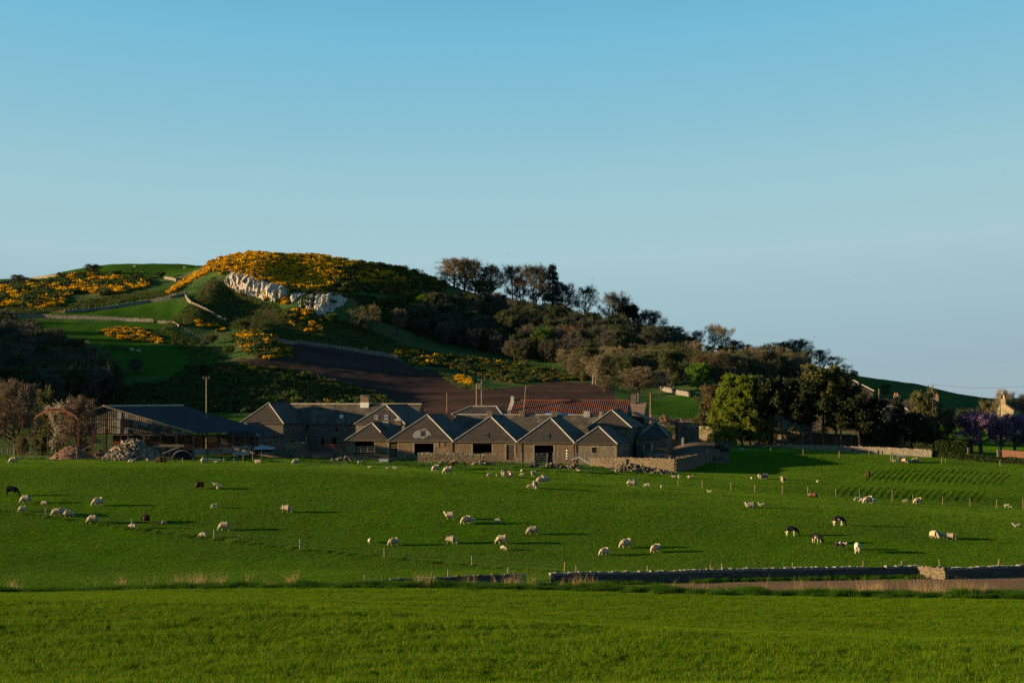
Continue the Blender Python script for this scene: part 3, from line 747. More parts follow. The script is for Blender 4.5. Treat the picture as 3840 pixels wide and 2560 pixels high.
# little cupola on the open bay shed's ridge
x = B0['lx'](1426) + 1.2; y = 9.0; z = B0['zr']
cu = empty('cupola', (0, 0, 0)); cu.parent = B0['root']
MB().bx(x - .55, x + .55, y - .55, y + .55, z - 1.2, z + .35).build('cupola_box', M_DARKW, cu)
mb = MB()
for k in range(4):
    a = [(-.8, -.8), (.8, -.8), (.8, .8), (-.8, .8)]
    mb.add([(x + a[k][0], y + a[k][1], z + .35), (x + a[(k+1) % 4][0], y + a[(k+1) % 4][1], z + .35), (x, y, z + 1.2)], [(0, 1, 2)])
mb.build('cupola_roof', M_LEAD, cu)
MB().bx(x - 3.1, x - 1.9, y - .5, y + .5, z - .9, z + .3).build('ridge_box', M_CONC, B0['root'])
# range behind the front row, with ridge ventilators
MC = long_range('cross_range', 'slate cross range behind the front barns with louvred boxes along its ridge', 'barn', 1690, 2236, 26, 1700, 1630, 1554, 11, M_GREYST, M_SLATE2, M_LEAD, cap=.26)
for px, w, m_ in ((1801, 18, M_PALEW), (1924, 17, M_PALEW), (2046, 20, M_PALEW), (2170, 19, M_WHITE)):
    x = MC['lx'](px) + .9; hw = w / F * MC['Y'] / 2; z = MC['zr']
    v = empty('ridge_ventilator', (0, 0, 0)); v.parent = MC['root']
    MB().bx(x - hw * .82, x + hw * .82, 4.9, 6.1, z - .3, z + .62).build('vent_core', M_DARKW, v)
    for i in range(5):
        xx = x - hw + 2 * hw * i / 4; MB().bx(xx - .06, xx + .06, 4.75, 4.88, z - .45, z + .62).build('louvre', m_, v)
    MB().bx(x - hw - .1, x + hw + .1, 4.6, 6.4, z + .62, z + .72).build('vent_lid', m_, v)
mb = MB(); x = MC['lx'](2240); mb.bx(x - .3, x + .3, -.5, 6, MC['ze'] - .3, MC['ze'] + .1)
for i in range(9): mb.bx(x - .3, x + .3, -.4 + i * .68, .3 + i * .68, MC['ze'], MC['ze'] + .75 + i * .5)
mb.build('skew_gable', M_ASHLAR, MC['root'])
MD = long_range('hipped_byre', 'slate byre with hipped ends rising behind the cross range', 'barn', 1700, 1880, 46, 1690, 1552, 1523, 9, M_GREYST, M_SLATE, M_LEAD, cap=.24, hipl=2.9, hipr=2.0)
# pantiled range
PT = long_range('pantiled_range', 'long red pantiled barn standing behind the slate ranges', 'barn', 1908, 2350, 58, 1690, 1546, 1502, 9, M_GREYST, None, None)
def pantile_slope(b, flip):
    q = b['q']; A, B = Vector(b['A']), Vector(b['B'])
    e0, e1 = (Vector(q[0]), Vector(q[1])) if not flip else (Vector(q[3]), Vector(q[2]))
    n = int(b['W'] / .45); V = []; Q = []
    per = 6
    for r in range(9):
        t = r / 8
        for i in range(n * per + 1):
            s = i / (n * per)
            p = e0.lerp(e1, s).lerp(A.lerp(B, s), t)
            V.append((p.x, p.y, p.z + .10 * math.cos(2 * math.pi * i / per) + .07 * ((r % 2) - .5) + .12 * math.sin(s * 19) * t))
    w = n * per + 1
    for r in range(8):
        for i in range(w - 1):
            f = (r * w + i, r * w + i + 1, (r + 1) * w + i + 1, (r + 1) * w + i)
            Q.append(f if not flip else f[::-1])
    o = link('roof_slope', np_mesh('roof_slope', V, np.array(Q), M_PANT), b['root'])
    return o
pantile_slope(PT, False); pantile_slope(PT, True)
rafters_cap([Vector(PT['A']) + Vector((0, 0, .1)), Vector(PT['B']) + Vector((0, 0, .1))], .34, M_PANT, PT['root'])
MB().bx(-.35, .35, 3.9, 5.1, PT['zr'] - 2.2, PT['zr'] + 1.0).build('chimney', M_RIDGET, PT['root'])
MB().slab([(-.4, -.4, PT['ze'] - .2), (.5, -.4, PT['ze'] - .2), (.5, 4.5, PT['zr'] + .25), (-.4, 4.5, PT['zr'] + .25)], .35).build('skew_coping', M_RIDGET, PT['root'])
# stone gable with a chimney at the pantiled range's right end, brown tiled outshot
PG = long_range('gabled_cottage', 'brown roofed stone gable with a dark chimney at the end of the pantiled barn', 'house', 2345, 2415, 70, 1690, 1560, 1508, 10, M_GREYST, M_BROWNT, None)
MB().bx(.7, 1.9, 4.3, 5.7, PG['zr'] - 1.5, PG['zr'] + 1.9).build('chimney', M_DARKW, PG['root'])
o = fp(2372, 60); zb = zpy(1690, o.y)
BT = empty('tiled_outshot', (o.x, o.y, zb), FR, 'low brown tiled outshot sloping down right of the granary roof', 'outhouse')
w_ = 4.6
MB().bx(0, w_, 0, 9, -1, zpy(1590, o.y) - zb).build('wall', M_GREYST, BT)
MB().slab([(-.2, -.3, zpy(1545, o.y) - zb), (w_ + .3, -.3, zpy(1580, o.y) - zb), (w_ + .3, 9.3, zpy(1580, o.y) - zb), (-.2, 9.3, zpy(1545, o.y) - zb)], .15).build('roof_slope', M_BROWNT, BT)
# blue and white tank lorry body showing over the ridge
p = fp(2100, 50); z0 = gz(p.x, p.y)
TK = empty('tanker_trailer', (p.x, p.y, z0), FR, 'blue and white tank trailer showing over the cross range ridge', 'trailer')
M_BLUE = mat('blue_paint', (0.05, 0.16, 0.42), rough=.4, obj=True)
zt = zpy(1549, p.y) - z0
mb = MB().tube((-3.2, 0, zt - 1.25), (3.2, 0, zt - 1.25), 1.25, n=20); mb.build('tank', M_BLUE, TK, smooth=True)
MB().tube((-4.2, 0, zt - 1.25), (-3.2, 0, zt - 1.25), .8, 1.27, n=20).build('tank_end', M_WHITE, TK, smooth=True)
MB().bx(-4, 3.6, -1, 1, zt - 2.9, zt - 2.5).build('chassis', M_DARKW, TK)
for x in (-2.6, -1.4, 2.4):
    for y in (-.9, .9): MB().tube((x, y - .15, .5), (x, y + .15, .5), .5, n=14).build('wheel', M_DARK, TK)
MB().bx(-3.6, -3.2, -.8, .8, .9, zt - 2.6).build('leg', M_DARKW, TK)
MB().bx(3.0, 3.3, -.8, .8, .9, zt - 2.6).build('leg', M_DARKW, TK)

# ------------------------------------------------------------------ open cattle shed on the left
o = at(727, 1623, 312); zb = gz(o.x, o.y)
sa = R(-26)                       # the gable runs left, the ridge runs away to the right
SH = empty('cattle_shed', (o.x, o.y, zb), 0, 'wide open-sided cattle shed with a dark corrugated roof', 'shed')
gx = Vector((-1, 0.10, 0)).normalized(); gy = Vector((0.37, 0.93, 0)).normalized()
ze = o.z - zb; half = (727 - 391) / F * 318
zr = zpy(1523, 318) - zb; LEN = 26.0
def sp(a, l, z): return gx * a + gy * l + Vector((0, 0, z))
full = half + 9.0; zl = ze + 1.7
def corr(name, p00, p10, p11, p01, pitch, amp, m, parent, nrow=1):
    """corrugated sheet, ribs running p00->p01"""
    p00, p10, p11, p01 = map(Vector, (p00, p10, p11, p01))
    n = max(2, int((p10 - p00).length / pitch)) * 4
    nr = (p10 - p00).cross(p01 - p00).normalized()
    V = []; Q = []
    for i in range(n + 1):
        s = i / n; a = nr * amp * (1 if i % 4 in (0, 1) else -1)
        V += [p00.lerp(p10, s) + a, p01.lerp(p11, s) + a]
    for i in range(n): Q.append((2 * i, 2 * i + 2, 2 * i + 3, 2 * i + 1))
    return link(name, np_mesh(name, [tuple(v) for v in V], np.array(Q), m), parent)
corr('roof_sheeting', sp(-.6, -.5, ze - .1), sp(-.6, LEN, ze - .1), sp(half, LEN, zr), sp(half, -.5, zr), .5, .05, M_CORRT, SH)
corr('roof_sheeting', sp(full, -.5, zl), sp(full, LEN, zl), sp(half, LEN, zr), sp(half, -.5, zr), .5, .05, M_CORRT, SH)
# gable cladding of vertical sheets down to 2.6 m: each rib strip
clad_b = ze - .15
V = []; Q = []
n = int(full / .40) * 4
for i in range(n + 1):
    a = full * i / n
    top = ze + (zr - ze) * a / half if a <= half else zr + (zl - zr) * (a - half) / (full - half)
    d = .014 * (1 if i % 4 in (0, 1) else -1)
    p, q_ = sp(a, -.1, max(top - .1, clad_b + .02)) + gy * d, sp(a, -.1, min(clad_b, top - .12) + 0.9 * min(1, a / half) * 0) + gy * d
    V += [tuple(q_), tuple(p)]
for i in range(n): Q.append((2 * i, 2 * i + 2, 2 * i + 3, 2 * i + 1))
link('gable_cladding', np_mesh('gable_cladding', V, np.array(Q), M_CORR), SH)
MB().slab([sp(half * .81, -.2, clad_b + .05), sp(half * .85, -.2, clad_b + .05), sp(half * .85, -.2, ze + (zr - ze) * .80), sp(half * .81, -.2, ze + (zr - ze) * .77)][::-1], .04).build('pale_sheet', M_GALV, SH)
MB().bar(sp(-.6, -.45, ze), sp(half, -.45, zr + .08), .25, .2).build('barge_board', M_PALEW, SH)
MB().bar(sp(full, -.45, zl), sp(half, -.45, zr + .08), .25, .2).build('barge_board', M_PALEW, SH)
rafters_cap([sp(half, -.5, zr + .1), sp(half, LEN, zr + .1)], .4, M_RIDGET, SH)
for a in (0.2, 3.4, 6.4, 9.5, 12.5, half, half + 4.5):
    for l in (0.2, LEN - .4):
        top = (ze + (zr - ze) * a / half if a <= half else zr + (zl - zr) * (a - half) / (full - half)) - .12
        MB().bar(sp(a, l, -.5), sp(a, l, top if l > 1 else min(top, clad_b + .3)), .26, .26).build('stanchion', M_DARKW, SH)
for l in (5, 9.5, 14, 18.5, 22.5):
    MB().bar(sp(0.2, l, -.5), sp(0.2, l, ze - .15), .26, .26).build('stanchion', M_DARKW, SH)
MB().bar(sp(.2, .2, 1.0), sp(.2, LEN - .4, 1.0), .12, 1.1).build('low_wall', M_CONC, SH)
MB().bar(sp(.4, .2, ze - .3), sp(half + 5, .2, ze - .3), .2, .3).build('tie_beam', M_DARKW, SH)
# back wall, feed passage: low concrete wall so that the far field shows between the posts
hb = zpy(1628, o.y + LEN * .9) - zb
MB().slab([sp(8, LEN - .3, -.5), sp(full, LEN - .3, -.5), sp(full, LEN - .3, hb), sp(8, LEN - .3, hb)], .15).build('rear_wall', M_DARKW, SH)
# old tank with a rusty band standing under the gable
p = sp(half * .85, 3.5, 0) + Vector((o.x, o.y, zb)); p.z = gz(p.x, p.y)
TA = empty('storage_tank', p, 0, 'grey upright tank with a rusty band under the shed gable', 'tank')
ht = zpy(1604, p.y) - p.z; rt = 55 / F * p.y
MB().bx(-rt, rt, -1.6, 1.6, 0, ht * .42).build('tank_lower', M_CORR, TA)
MB().bx(-rt - .02, rt + .02, -1.62, 1.62, ht * .42, ht * .6).build('rust_band', M_RUST, TA)
mb = MB()
for k in range(8):
    a0, a1 = math.pi * k / 8, math.pi * (k + 1) / 8
    mb.slab([(-rt, -1.6 * math.cos(a0), ht * .6 + ht * .4 * math.sin(a0)), (rt, -1.6 * math.cos(a0), ht * .6 + ht * .4 * math.sin(a0)), (rt, -1.6 * math.cos(a1), ht * .6 + ht * .4 * math.sin(a1)), (-rt, -1.6 * math.cos(a1), ht * .6 + ht * .4 * math.sin(a1))], .05)
mb.build('tank_top', M_CORR, TA)

# ------------------------------------------------------------------ rusted frame of a round-roofed hay barn
q0 = at(75, 1705, 303); q0.z = gz(q0.x, q0.y)
DF = empty('hay_barn_frame', q0, 0, 'rusty steel skeleton of a round roofed hay barn', 'frame')
bx_ = 303 / F
def dpt(i, r):       # i-th bay, r = 0 left row, 1 right row
    Y = 303 + i * 3.0 - r * 3.0
    px = 75 + i * 52.3 + r * 167 * 1.0
    x = (px - 1920) / F * Y
    return Vector((x, Y, gz(x, Y))) - q0
ztop = zpy(1572, 305) - q0.z
tops = {}
for r in (0, 1):
    for i in range(7 if r == 0 else 7):
        if r == 1 and i == 0: continue
        b = dpt(i, r); t = Vector((b.x, b.y, ztop))
        if r == 1 and i == 5: t.x += .55
        if r == 1 and i == 6: t.x += .1
        if r == 1 and i in (3, 4): t.x += .12
        if r == 0 and i == 0: t.x += .5
        tops[(i, r)] = t
        MB().bar(b + Vector((0, 0, -.2)), t, .2, .2).build('post', M_RUST, DF)
        if r == 0 and i < 3: MB().bar(b + Vector((0, 0, -.3)), b + Vector((0, 0, .45)), .75, .75).build('concrete_foot', M_CONC, DF)
for r in (0, 1):
    ks = sorted(k for k in tops if k[1] == r)
    for a, b in zip(ks[:-1], ks[1:]):
        MB().bar(tops[a] + Vector((0, 0, -.1)), tops[b] + Vector((0, 0, -.1)), .12, .16).build('eaves_beam', M_RUST, DF)
for i in (1, 2):
    a, b = tops[(i, 0)], tops[(i, 1)]
    mb = MB(); N = 14; pi_, po_ = [], []
    for k in range(N + 1):
        t = k / N; h = math.sin(math.pi * t) ** .8
        c = a.lerp(b, t)
        po_.append(c + Vector((0, 0, 1.98 * h + .0))); pi_.append(c + Vector((0, 0, 1.62 * h - .12 * (1 - abs(2*t-1)))))
    for k in range(N):
        mb.bar(po_[k], po_[k+1], .11, .11); mb.bar(pi_[k], pi_[k+1], .10, .10)
        mb.bar(pi_[k] if k % 2 else po_[k], po_[k+1] if k % 2 else pi_[k+1], .06, .06)
    mb.build('arch_truss', M_RUST, DF)
for t in (.3, .7):
    a = tops[(1, 0)].lerp(tops[(1, 1)], t); b = tops[(2, 0)].lerp(tops[(2, 1)], t)
    MB().bar(a + Vector((0, 0, 1.75)), b + Vector((0, 0, 1.75)), .1, .45).build('purlin', M_RUST, DF)
a, b = tops[(3, 1)], tops[(5, 1)]
MB().slab([tops[(4, 1)] + Vector((.5, 0, -1.6)), tops[(5, 1)] + Vector((-.1, 0, -1.6)), tops[(5, 1)] + Vector((-.1, 0, -.15)), tops[(4, 1)] + Vector((.5, 0, -.15))], .05).build('hanging_sheet', M_RUST, DF)
# ------------------------------------------------------------------ plants
M_BARK = mat('bark', (0.10, 0.075, 0.055), (0.06, 0.045, 0.035), 2.0, obj=True)
M_BARKP = mat('pale_bark', (0.36, 0.29, 0.21), (0.24, 0.19, 0.14), 2.0, obj=True)
M_BARKR = mat('pine_bark', (0.16, 0.095, 0.06), (0.10, 0.06, 0.045), 2.0, obj=True)
def leafm(n, c, v=0.45, t=0.35):
    """leaf material: every leaf clump face gets its own shade from a coarse noise"""
    return mat(n, tuple(q * (1 - v) for q in c), tuple(q * (1 + v) for q in c), 1.3, rough=0.8, transl=t, obj=True, spec=0.1, rand=0.12)
TW_TAN = leafm('tan_twigs', (0.20, 0.152, 0.088), .3, .15)
TW_BRN = leafm('brown_twigs', (0.15, 0.105, 0.066), .3, .15)
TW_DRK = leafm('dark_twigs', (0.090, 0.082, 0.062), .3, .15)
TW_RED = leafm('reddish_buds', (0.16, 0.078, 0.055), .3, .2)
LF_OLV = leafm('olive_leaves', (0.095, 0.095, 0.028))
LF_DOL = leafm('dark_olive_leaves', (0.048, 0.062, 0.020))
LF_GRN = leafm('green_leaves', (0.055, 0.10, 0.014))
LF_BRT = leafm('bright_green_leaves', (0.075, 0.17, 0.012), t=.45)
LF_LAR = leafm('larch_needles', (0.120, 0.165, 0.008), t=.45)
LF_PIN = leafm('pine_needles', (0.030, 0.040, 0.014), t=.15)
LF_CON = leafm('dark_conifer_needles', (0.014, 0.026, 0.012), t=.1)
LF_BRN = leafm('bronze_leaves', (0.085, 0.062, 0.026))
LF_PUR = leafm('pink_blossom', (0.15, 0.08, 0.16), .4, .3)
LF_WHT = leafm('white_blossom', (0.40, 0.34, 0.26), .3, .3)
LF_HDG = leafm('hedge_leaves', (0.04, 0.065, 0.012))
M_GORSEG = leafm('gorse_green', (0.050, 0.058, 0.016), .4, .1)
M_GORSEY = leafm('gorse_bloom', (0.68, 0.34, 0.004), .35, .25)
M_GORSED = leafm('spent_gorse', (0.16, 0.085, 0.010), .4, .15)

def perp(d, rng):
    a = Vector((rng.gauss(0, 1), rng.gauss(0, 1), rng.gauss(0, 1)))
    p = a - d * a.dot(d)
    return p.normalized() if p.length > 1e-4 else Vector((1, 0, 0))

ENV = {'round': lambda t: math.sqrt(max(0.02, 1 - (2 * t - .85) ** 2 * .95)), 'vase': lambda t: .35 + .75 * t ** .7 if t < .8 else .98 - (t - .8) * 1.6,
       'cone': lambda t: (1 - t) * .95 + .06, 'dome': lambda t: math.sqrt(max(.03, 1 - t * t * .96)), 'pine': lambda t: .55 + .45 * math.sin(math.pi * min(1, t * .9 + .1)),
       'larch': lambda t: (1 - t) ** .95 * .95 + .07, 'flat': lambda t: .75 + .25 * math.sin(math.pi * t)}

def tree_meshes(name, seed, H, RD, env='round', t0=.25, nl=16, n2=7, n3=6, up=.5, droop=0.0, twig=.9, tw_r=.022, leaf=0.0, nleaf=0, trunks=1, tr=None, top=.9, whorl=False, fill=0, flatleaf=False, lean=0.12):
    """trunk + limbs mesh and crown (twigs, leaves) mesh, base at the origin"""
    rng = random.Random(seed)
    tb = MB(); tr = tr or H * .022
    tw = []       # twig segments
    tips = []
    for k in range(trunks):
        b0 = Vector((rng.uniform(-1, 1), rng.uniform(-1, 1), 0)) * (.10 * RD if trunks > 1 else 0)
        out = Vector((b0.x, b0.y, 0)) * (1.6 if trunks > 1 else 0)
        pts = []; N = 7
        wob = Vector((0, 0, 0))
        for i in range(N + 1):
            t = i / N
            wob += Vector((rng.gauss(0, lean), rng.gauss(0, lean), 0)) * H / N * .35
            pts.append(b0 + out * t + wob + Vector((0, 0, H * top * t - (.4 if i == 0 else 0))))
        rad = lambda t: tr * (1 - t) ** .8 / math.sqrt(trunks) + .02
        for i in range(N): tb.tube(pts[i], pts[i+1], rad(i / N) * (1.25 if i == 0 else 1), rad((i+1) / N), 7, cap=False)
        def tp(t):
            f = min(t, .9999) * N; i = int(f); return pts[i].lerp(pts[i+1], f - i)
        L_ = max(3, nl // trunks)
        az = rng.uniform(0, 6.28)
        for l in range(L_):
            u = (l + rng.random() * .8) / L_
            if whorl: u = (int(u * 9) + .15 * rng.random()) / 9
            t = t0 + (1 - t0) * u * .98
            base = tp(t); az += 2.4 + rng.uniform(-.4, .4)
            er = RD * ENV[env](u) * rng.uniform(.78, 1.08)
            el = up * (1 - .3 * u) + rng.uniform(-.15, .15) + (.5 * u if env in ('round', 'dome', 'vase', 'flat') else 0)
            d = Vector((math.cos(az) * math.cos(el), math.sin(az) * math.cos(el), math.sin(el)))
            ln = er / max(.45, math.cos(el))
            if env not in ('cone', 'larch'): ln = min(ln, max(.15 * H, (H * 1.02 - base.z) / max(.15, d.z + .05)) if d.z > 0 else ln)
            lp = [base]; dd = d.copy()
            S = 5
            for s in range(S):
                dd = (dd + Vector((rng.gauss(0, .14), rng.gauss(0, .14), rng.gauss(0, .08) + .09 * up - droop * .25 * (s + 1) / S))).normalized()
                lp.append(lp[-1] + dd * ln / S)
            lr = max(.025, rad(t) * .55)
            for s in range(S): tb.tube(lp[s], lp[s+1], lr * (1 - s / S) + .015, lr * (1 - (s + 1) / S) + .012, 5, cap=False)
            for b in range(n2):
                f = rng.uniform(.28, 1.0) * S; i = min(S - 1, int(f))
                p = lp[i].lerp(lp[i+1], f - i)
                ax = (lp[i+1] - lp[i]).normalized()
                q = (ax * rng.uniform(.3, .9) + perp(ax, rng) * rng.uniform(.5, 1.0) + Vector((0, 0, .25 - droop * .6))).normalized()
                bl = ln * rng.uniform(.18, .38)
                m1 = p + q * bl * .5; q2 = (q + Vector((rng.gauss(0, .2), rng.gauss(0, .2), rng.gauss(0, .2) - droop * .3))).normalized(); m2 = m1 + q2 * bl * .5
                tb.tube(p, m1, lr * .28 + .01, lr * .18 + .008, 3, cap=False)
                tw.append((m1, m2, tw_r * 1.5))
                for c in range(n3):
                    g = rng.random()
                    s0 = p.lerp(m1, g * 2) if g < .5 else m1.lerp(m2, g * 2 - 1)
                    td = (q2 * rng.uniform(.2, 1) + perp(q2, rng) + Vector((0, 0, .2 - droop * .5))).normalized()
                    te = s0 + td * twig * rng.uniform(.5, 1.2)
                    tw.append((s0, te, tw_r)); tips.append((s0, te))
    trunk = tb.mesh(name + '_trunk', M_BARK)
    V = []; Q = []; mi = []
    for a, b, r in tw:
        d = (b - a).normalized(); s = perp(d, rng) * r; k = len(V)
        V += [a - s, a + s, b + s * .45, b - s * .45]; Q.append((k, k+1, k+2, k+3)); mi.append(0)
    if leaf:
        for a, b in tips:
            for c in range(nleaf):
                p = a.lerp(b, rng.uniform(.2, 1.1)) + Vector((rng.gauss(0, 1), rng.gauss(0, 1), rng.gauss(0, .8))) * leaf * .9
                n = Vector((rng.gauss(0, 1), rng.gauss(0, 1), rng.gauss(0, .4 if not flatleaf else 2.2))).normalized()
                x = perp(n, rng); y = n.cross(x); s = leaf * rng.uniform(.5, 1.15); k = len(V)
                V += [p - x * s, p - y * s * .6, p + x * s, p + y * s * .6]; Q.append((k, k+1, k+2, k+3)); mi.append(1)
    crown = np_mesh(name + '_crown', [tuple(v) for v in V], np.array(Q), [TW_BRN, LF_GRN], mi)
    return trunk, crown

TPL = {}
def tpl(key, *a, **k): TPL[key] = (tree_meshes(key, *a, **k), a[1])
tpl('bareA', 1, 10, 4.6, 'dome', .10, 38, 12, 12, up=.50, twig=.9, tw_r=.034)
tpl('bareB', 2, 10, 3.8, 'round', .14, 30, 11, 13, up=.75, twig=.9, tw_r=.032, trunks=2)
tpl('bareC', 3, 10, 3.4, 'round', .2, 24, 9, 10, up=.75, twig=1.0, tw_r=.034, trunks=2, lean=.3)
tpl('budA', 4, 10, 4.8, 'round', .15, 24, 9, 7, up=.65, twig=.8, leaf=.17, nleaf=2)
tpl('budB', 5, 10, 6.0, 'dome', .1, 26, 9, 7, up=.55, twig=.8, leaf=.18, nleaf=2, trunks=2)
tpl('leafA', 6, 10, 4.2, 'round', .12, 26, 9, 7, up=.6, twig=.75, leaf=.26, nleaf=3)
tpl('leafB', 7, 10, 4.6, 'dome', .08, 28, 9, 6, up=.5, twig=.75, leaf=.28, nleaf=3, trunks=2)
tpl('spruce', 8, 10, 2.6, 'cone', .08, 60, 6, 5, up=.05, droop=.6, twig=.5, leaf=.16, nleaf=3, top=1.0, whorl=True)
tpl('pine', 9, 10, 3.2, 'pine', .52, 24, 10, 9, up=.4, twig=.55, leaf=.25, nleaf=5, flatleaf=True, tr=.17)
tpl('pineB', 10, 10, 3.6, 'flat', .48, 26, 10, 9, up=.35, twig=.6, leaf=.25, nleaf=5, flatleaf=True, tr=.16, lean=.25)
tpl('larch', 11, 10, 3.1, 'larch', .16, 62, 9, 6, up=.10, droop=.40, twig=.40, leaf=.13, nleaf=4, whorl=True, top=1.0, tr=.14)
tpl('yew', 12, 10, 4.4, 'dome', .02, 34, 10, 7, up=.6, twig=.7, leaf=.26, nleaf=3, trunks=3)
tpl('cherry', 13, 7, 5.2, 'flat', .28, 22, 10, 8, up=.5, twig=.8, leaf=.17, nleaf=4, trunks=2, tr=.3)
tpl('blossom', 14, 8, 3.6, 'vase', .25, 18, 8, 7, up=.7, twig=.8, leaf=.13, nleaf=2, trunks=2)
tpl('shrub', 15, 3, 1.9, 'dome', .03, 22, 8, 6, up=.7, twig=.4, leaf=.15, nleaf=3, trunks=3, tr=.06)
tpl('thorn', 16, 4, 2.2, 'flat', .3, 14, 7, 6, up=.6, twig=.5, tw_r=.02, leaf=.09, nleaf=1, trunks=2, lean=.4)

def tree(kind, px, py, hpx, wpx, label, leaf=None, twig=None, bark=None, name='tree', cat='tree', group=None, y0=450, y1=900, Y=None, rng=random.Random(99), zoff=0.0):
    p = on(px, Y) if Y else spot(px, py, y0, y1)
    h = hpx / F * p.y; w = wpx / F * p.y
    (tm, cm), H0 = TPL[kind]
    if not hasattr(tree, 'rad'): tree.rad = {}
    if kind not in tree.rad:
        co = np.array([v.co[:] for v in cm.vertices]); tree.rad[kind] = (np.percentile(np.hypot(co[:, 0], co[:, 1]), 96), co[:, 2].max())
    rad, top = tree.rad[kind]
    sz = h / top; sx = w / 2 / rad
    root = empty(name, (p.x, p.y, p.z - .15 + zoff), 0, label, cat, group)
    a = rng.uniform(0, 6.28)
    for nm, me, ms in (('trunk', tm, [bark]), ('crown', cm, [twig, leaf])):
        o = link(nm, me, root, rot=(0, 0, a), scale=(sx, sx, sz))
        for i, m_ in enumerate(ms):
            if m_ is not None:
                o.material_slots[i].link = 'OBJECT'; o.material_slots[i].material = m_
    return root

# ---- scattered growth nobody could count: one object each, instances of a few shapes
HID = bpy.data.collections.new('shapes')
def scatter(name, P, scale, rot, meshes, label, kind='stuff', cat=None, group=None, tilt=None, zscale=None):
    P = np.asarray(P, np.float32); n = len(P)
    me = bpy.data.meshes.new(name + '_points')
    me.vertices.add(n); me.vertices.foreach_set('co', P.ravel())
    def attr(nm, arr, ty='FLOAT', key='value'):
        a = me.attributes.new(nm, ty, 'POINT'); a.data.foreach_set(key, np.asarray(arr).ravel())
    sc = np.repeat(np.asarray(scale, np.float32)[:, None], 3, 1) if np.ndim(scale) == 1 else np.asarray(scale, np.float32)
    attr('sc', sc, 'FLOAT_VECTOR', 'vector')
    ro = np.zeros((n, 3), np.float32); ro[:, 2] = rot
    if tilt is not None: ro[:, 0] = tilt[:, 0]; ro[:, 1] = tilt[:, 1]
    attr('ro', ro, 'FLOAT_VECTOR', 'vector')
    rr = np.random.RandomState(len(P)); attr('ix', rr.randint(0, len(meshes), n).astype(np.int32), 'INT')
    c = bpy.data.collections.new(name + '_shapes')
    for i, m_ in enumerate(meshes):
        o = bpy.data.objects.new('%s_shape_%02d' % (name, i), m_); c.objects.link(o)
    ng = bpy.data.node_groups.new(name + '_scatter', 'GeometryNodeTree')
    ng.interface.new_socket('Geometry', in_out='INPUT', socket_type='NodeSocketGeometry')
    ng.interface.new_socket('Geometry', in_out='OUTPUT', socket_type='NodeSocketGeometry')
    N = ng.nodes.new; L = ng.links.new
    gi, go = N('NodeGroupInput'), N('NodeGroupOutput')
    ci = N('GeometryNodeCollectionInfo'); ci.inputs['Collection'].default_value = c
    ci.inputs['Separate Children'].default_value = True; ci.inputs['Reset Children'].default_value = True
    ip = N('GeometryNodeInstanceOnPoints'); ip.inputs['Pick Instance'].default_value = True
    def na(nm, ty):
        a = N('GeometryNodeInputNamedAttribute'); a.data_type = ty; a.inputs['Name'].default_value = nm; return a.outputs['Attribute']
    L(gi.outputs[0], ip.inputs['Points']); L(ci.outputs[0], ip.inputs['Instance'])
    L(na('ix', 'INT'), ip.inputs['Instance Index']); L(na('sc', 'FLOAT_VECTOR'), ip.inputs['Scale'])
    L(na('ro', 'FLOAT_VECTOR'), ip.inputs['Rotation']); L(ip.outputs[0], go.inputs[0])
    o = link(name, me)
    md = o.modifiers.new('scatter', 'NODES'); md.node_group = ng
    return tag(o, label, cat, group, kind)

def join_meshes(name, parts, mats):
    """several meshes into one; parts: (mesh, {material index: index in mats})"""
    V = []; Fs = {}; MI = {}
    off = 0
    for me, mp in parts:
        co = np.zeros(len(me.vertices) * 3, np.float32); me.vertices.foreach_get('co', co); V.append(co.reshape(-1, 3))
        for p in me.polygons:
            Fs.setdefault(len(p.vertices), []).append([off + i for i in p.vertices]); MI.setdefault(len(p.vertices), []).append(mp[p.material_index])
        off += len(me.vertices)
    ks = list(Fs)
    return np_mesh(name, np.concatenate(V), [np.array(Fs[k]) for k in ks], mats, sum((MI[k] for k in ks), []))

def leaf_clump(name, seed, n, size, leaf, mats, frac, flat=.75, jitter=.25, topbias=0.0):
    """bush: leaf faces spread through a lumpy dome; frac = share of faces in the second material, near the surface"""
    rng = np.random.RandomState(seed)
    lumps = [(np.array([0, 0, .35]), .75)] + [(np.array([rng.uniform(-.75, .75), rng.uniform(-.75, .75), rng.uniform(.15, .55)]), rng.uniform(.3, .55)) for _ in range(6)]
    V = []; Q = []; mi = []
    for i in range(n):
        c, r = lumps[rng.randint(len(lumps))]
        d = rng.normal(size=3); d /= np.linalg.norm(d); d[2] = abs(d[2]) if rng.rand() < .8 else d[2]
        rr = rng.uniform(.7, 1.05)
        p = (c + d * r * rr) * np.array([1, 1, flat]); p[2] = max(p[2], .02)
        nrm = d + rng.normal(size=3) * .9; nrm /= np.linalg.norm(nrm)
        a = np.cross(nrm, rng.normal(size=3)); a /= np.linalg.norm(a); b = np.cross(nrm, a)
        s = leaf * rng.uniform(.6, 1.3)
        k = len(V); V += [p - a * s, p - b * s * .7, p + a * s, p + b * s * .7]; Q.append((k, k+1, k+2, k+3))
        mi.append(1 if rng.rand() < frac * (1 if rr > .8 else .3) * (1.3 if d[2] > .1 else .6) else 0)
    return np_mesh(name, np.array(V) * size, np.array(Q), mats, mi)

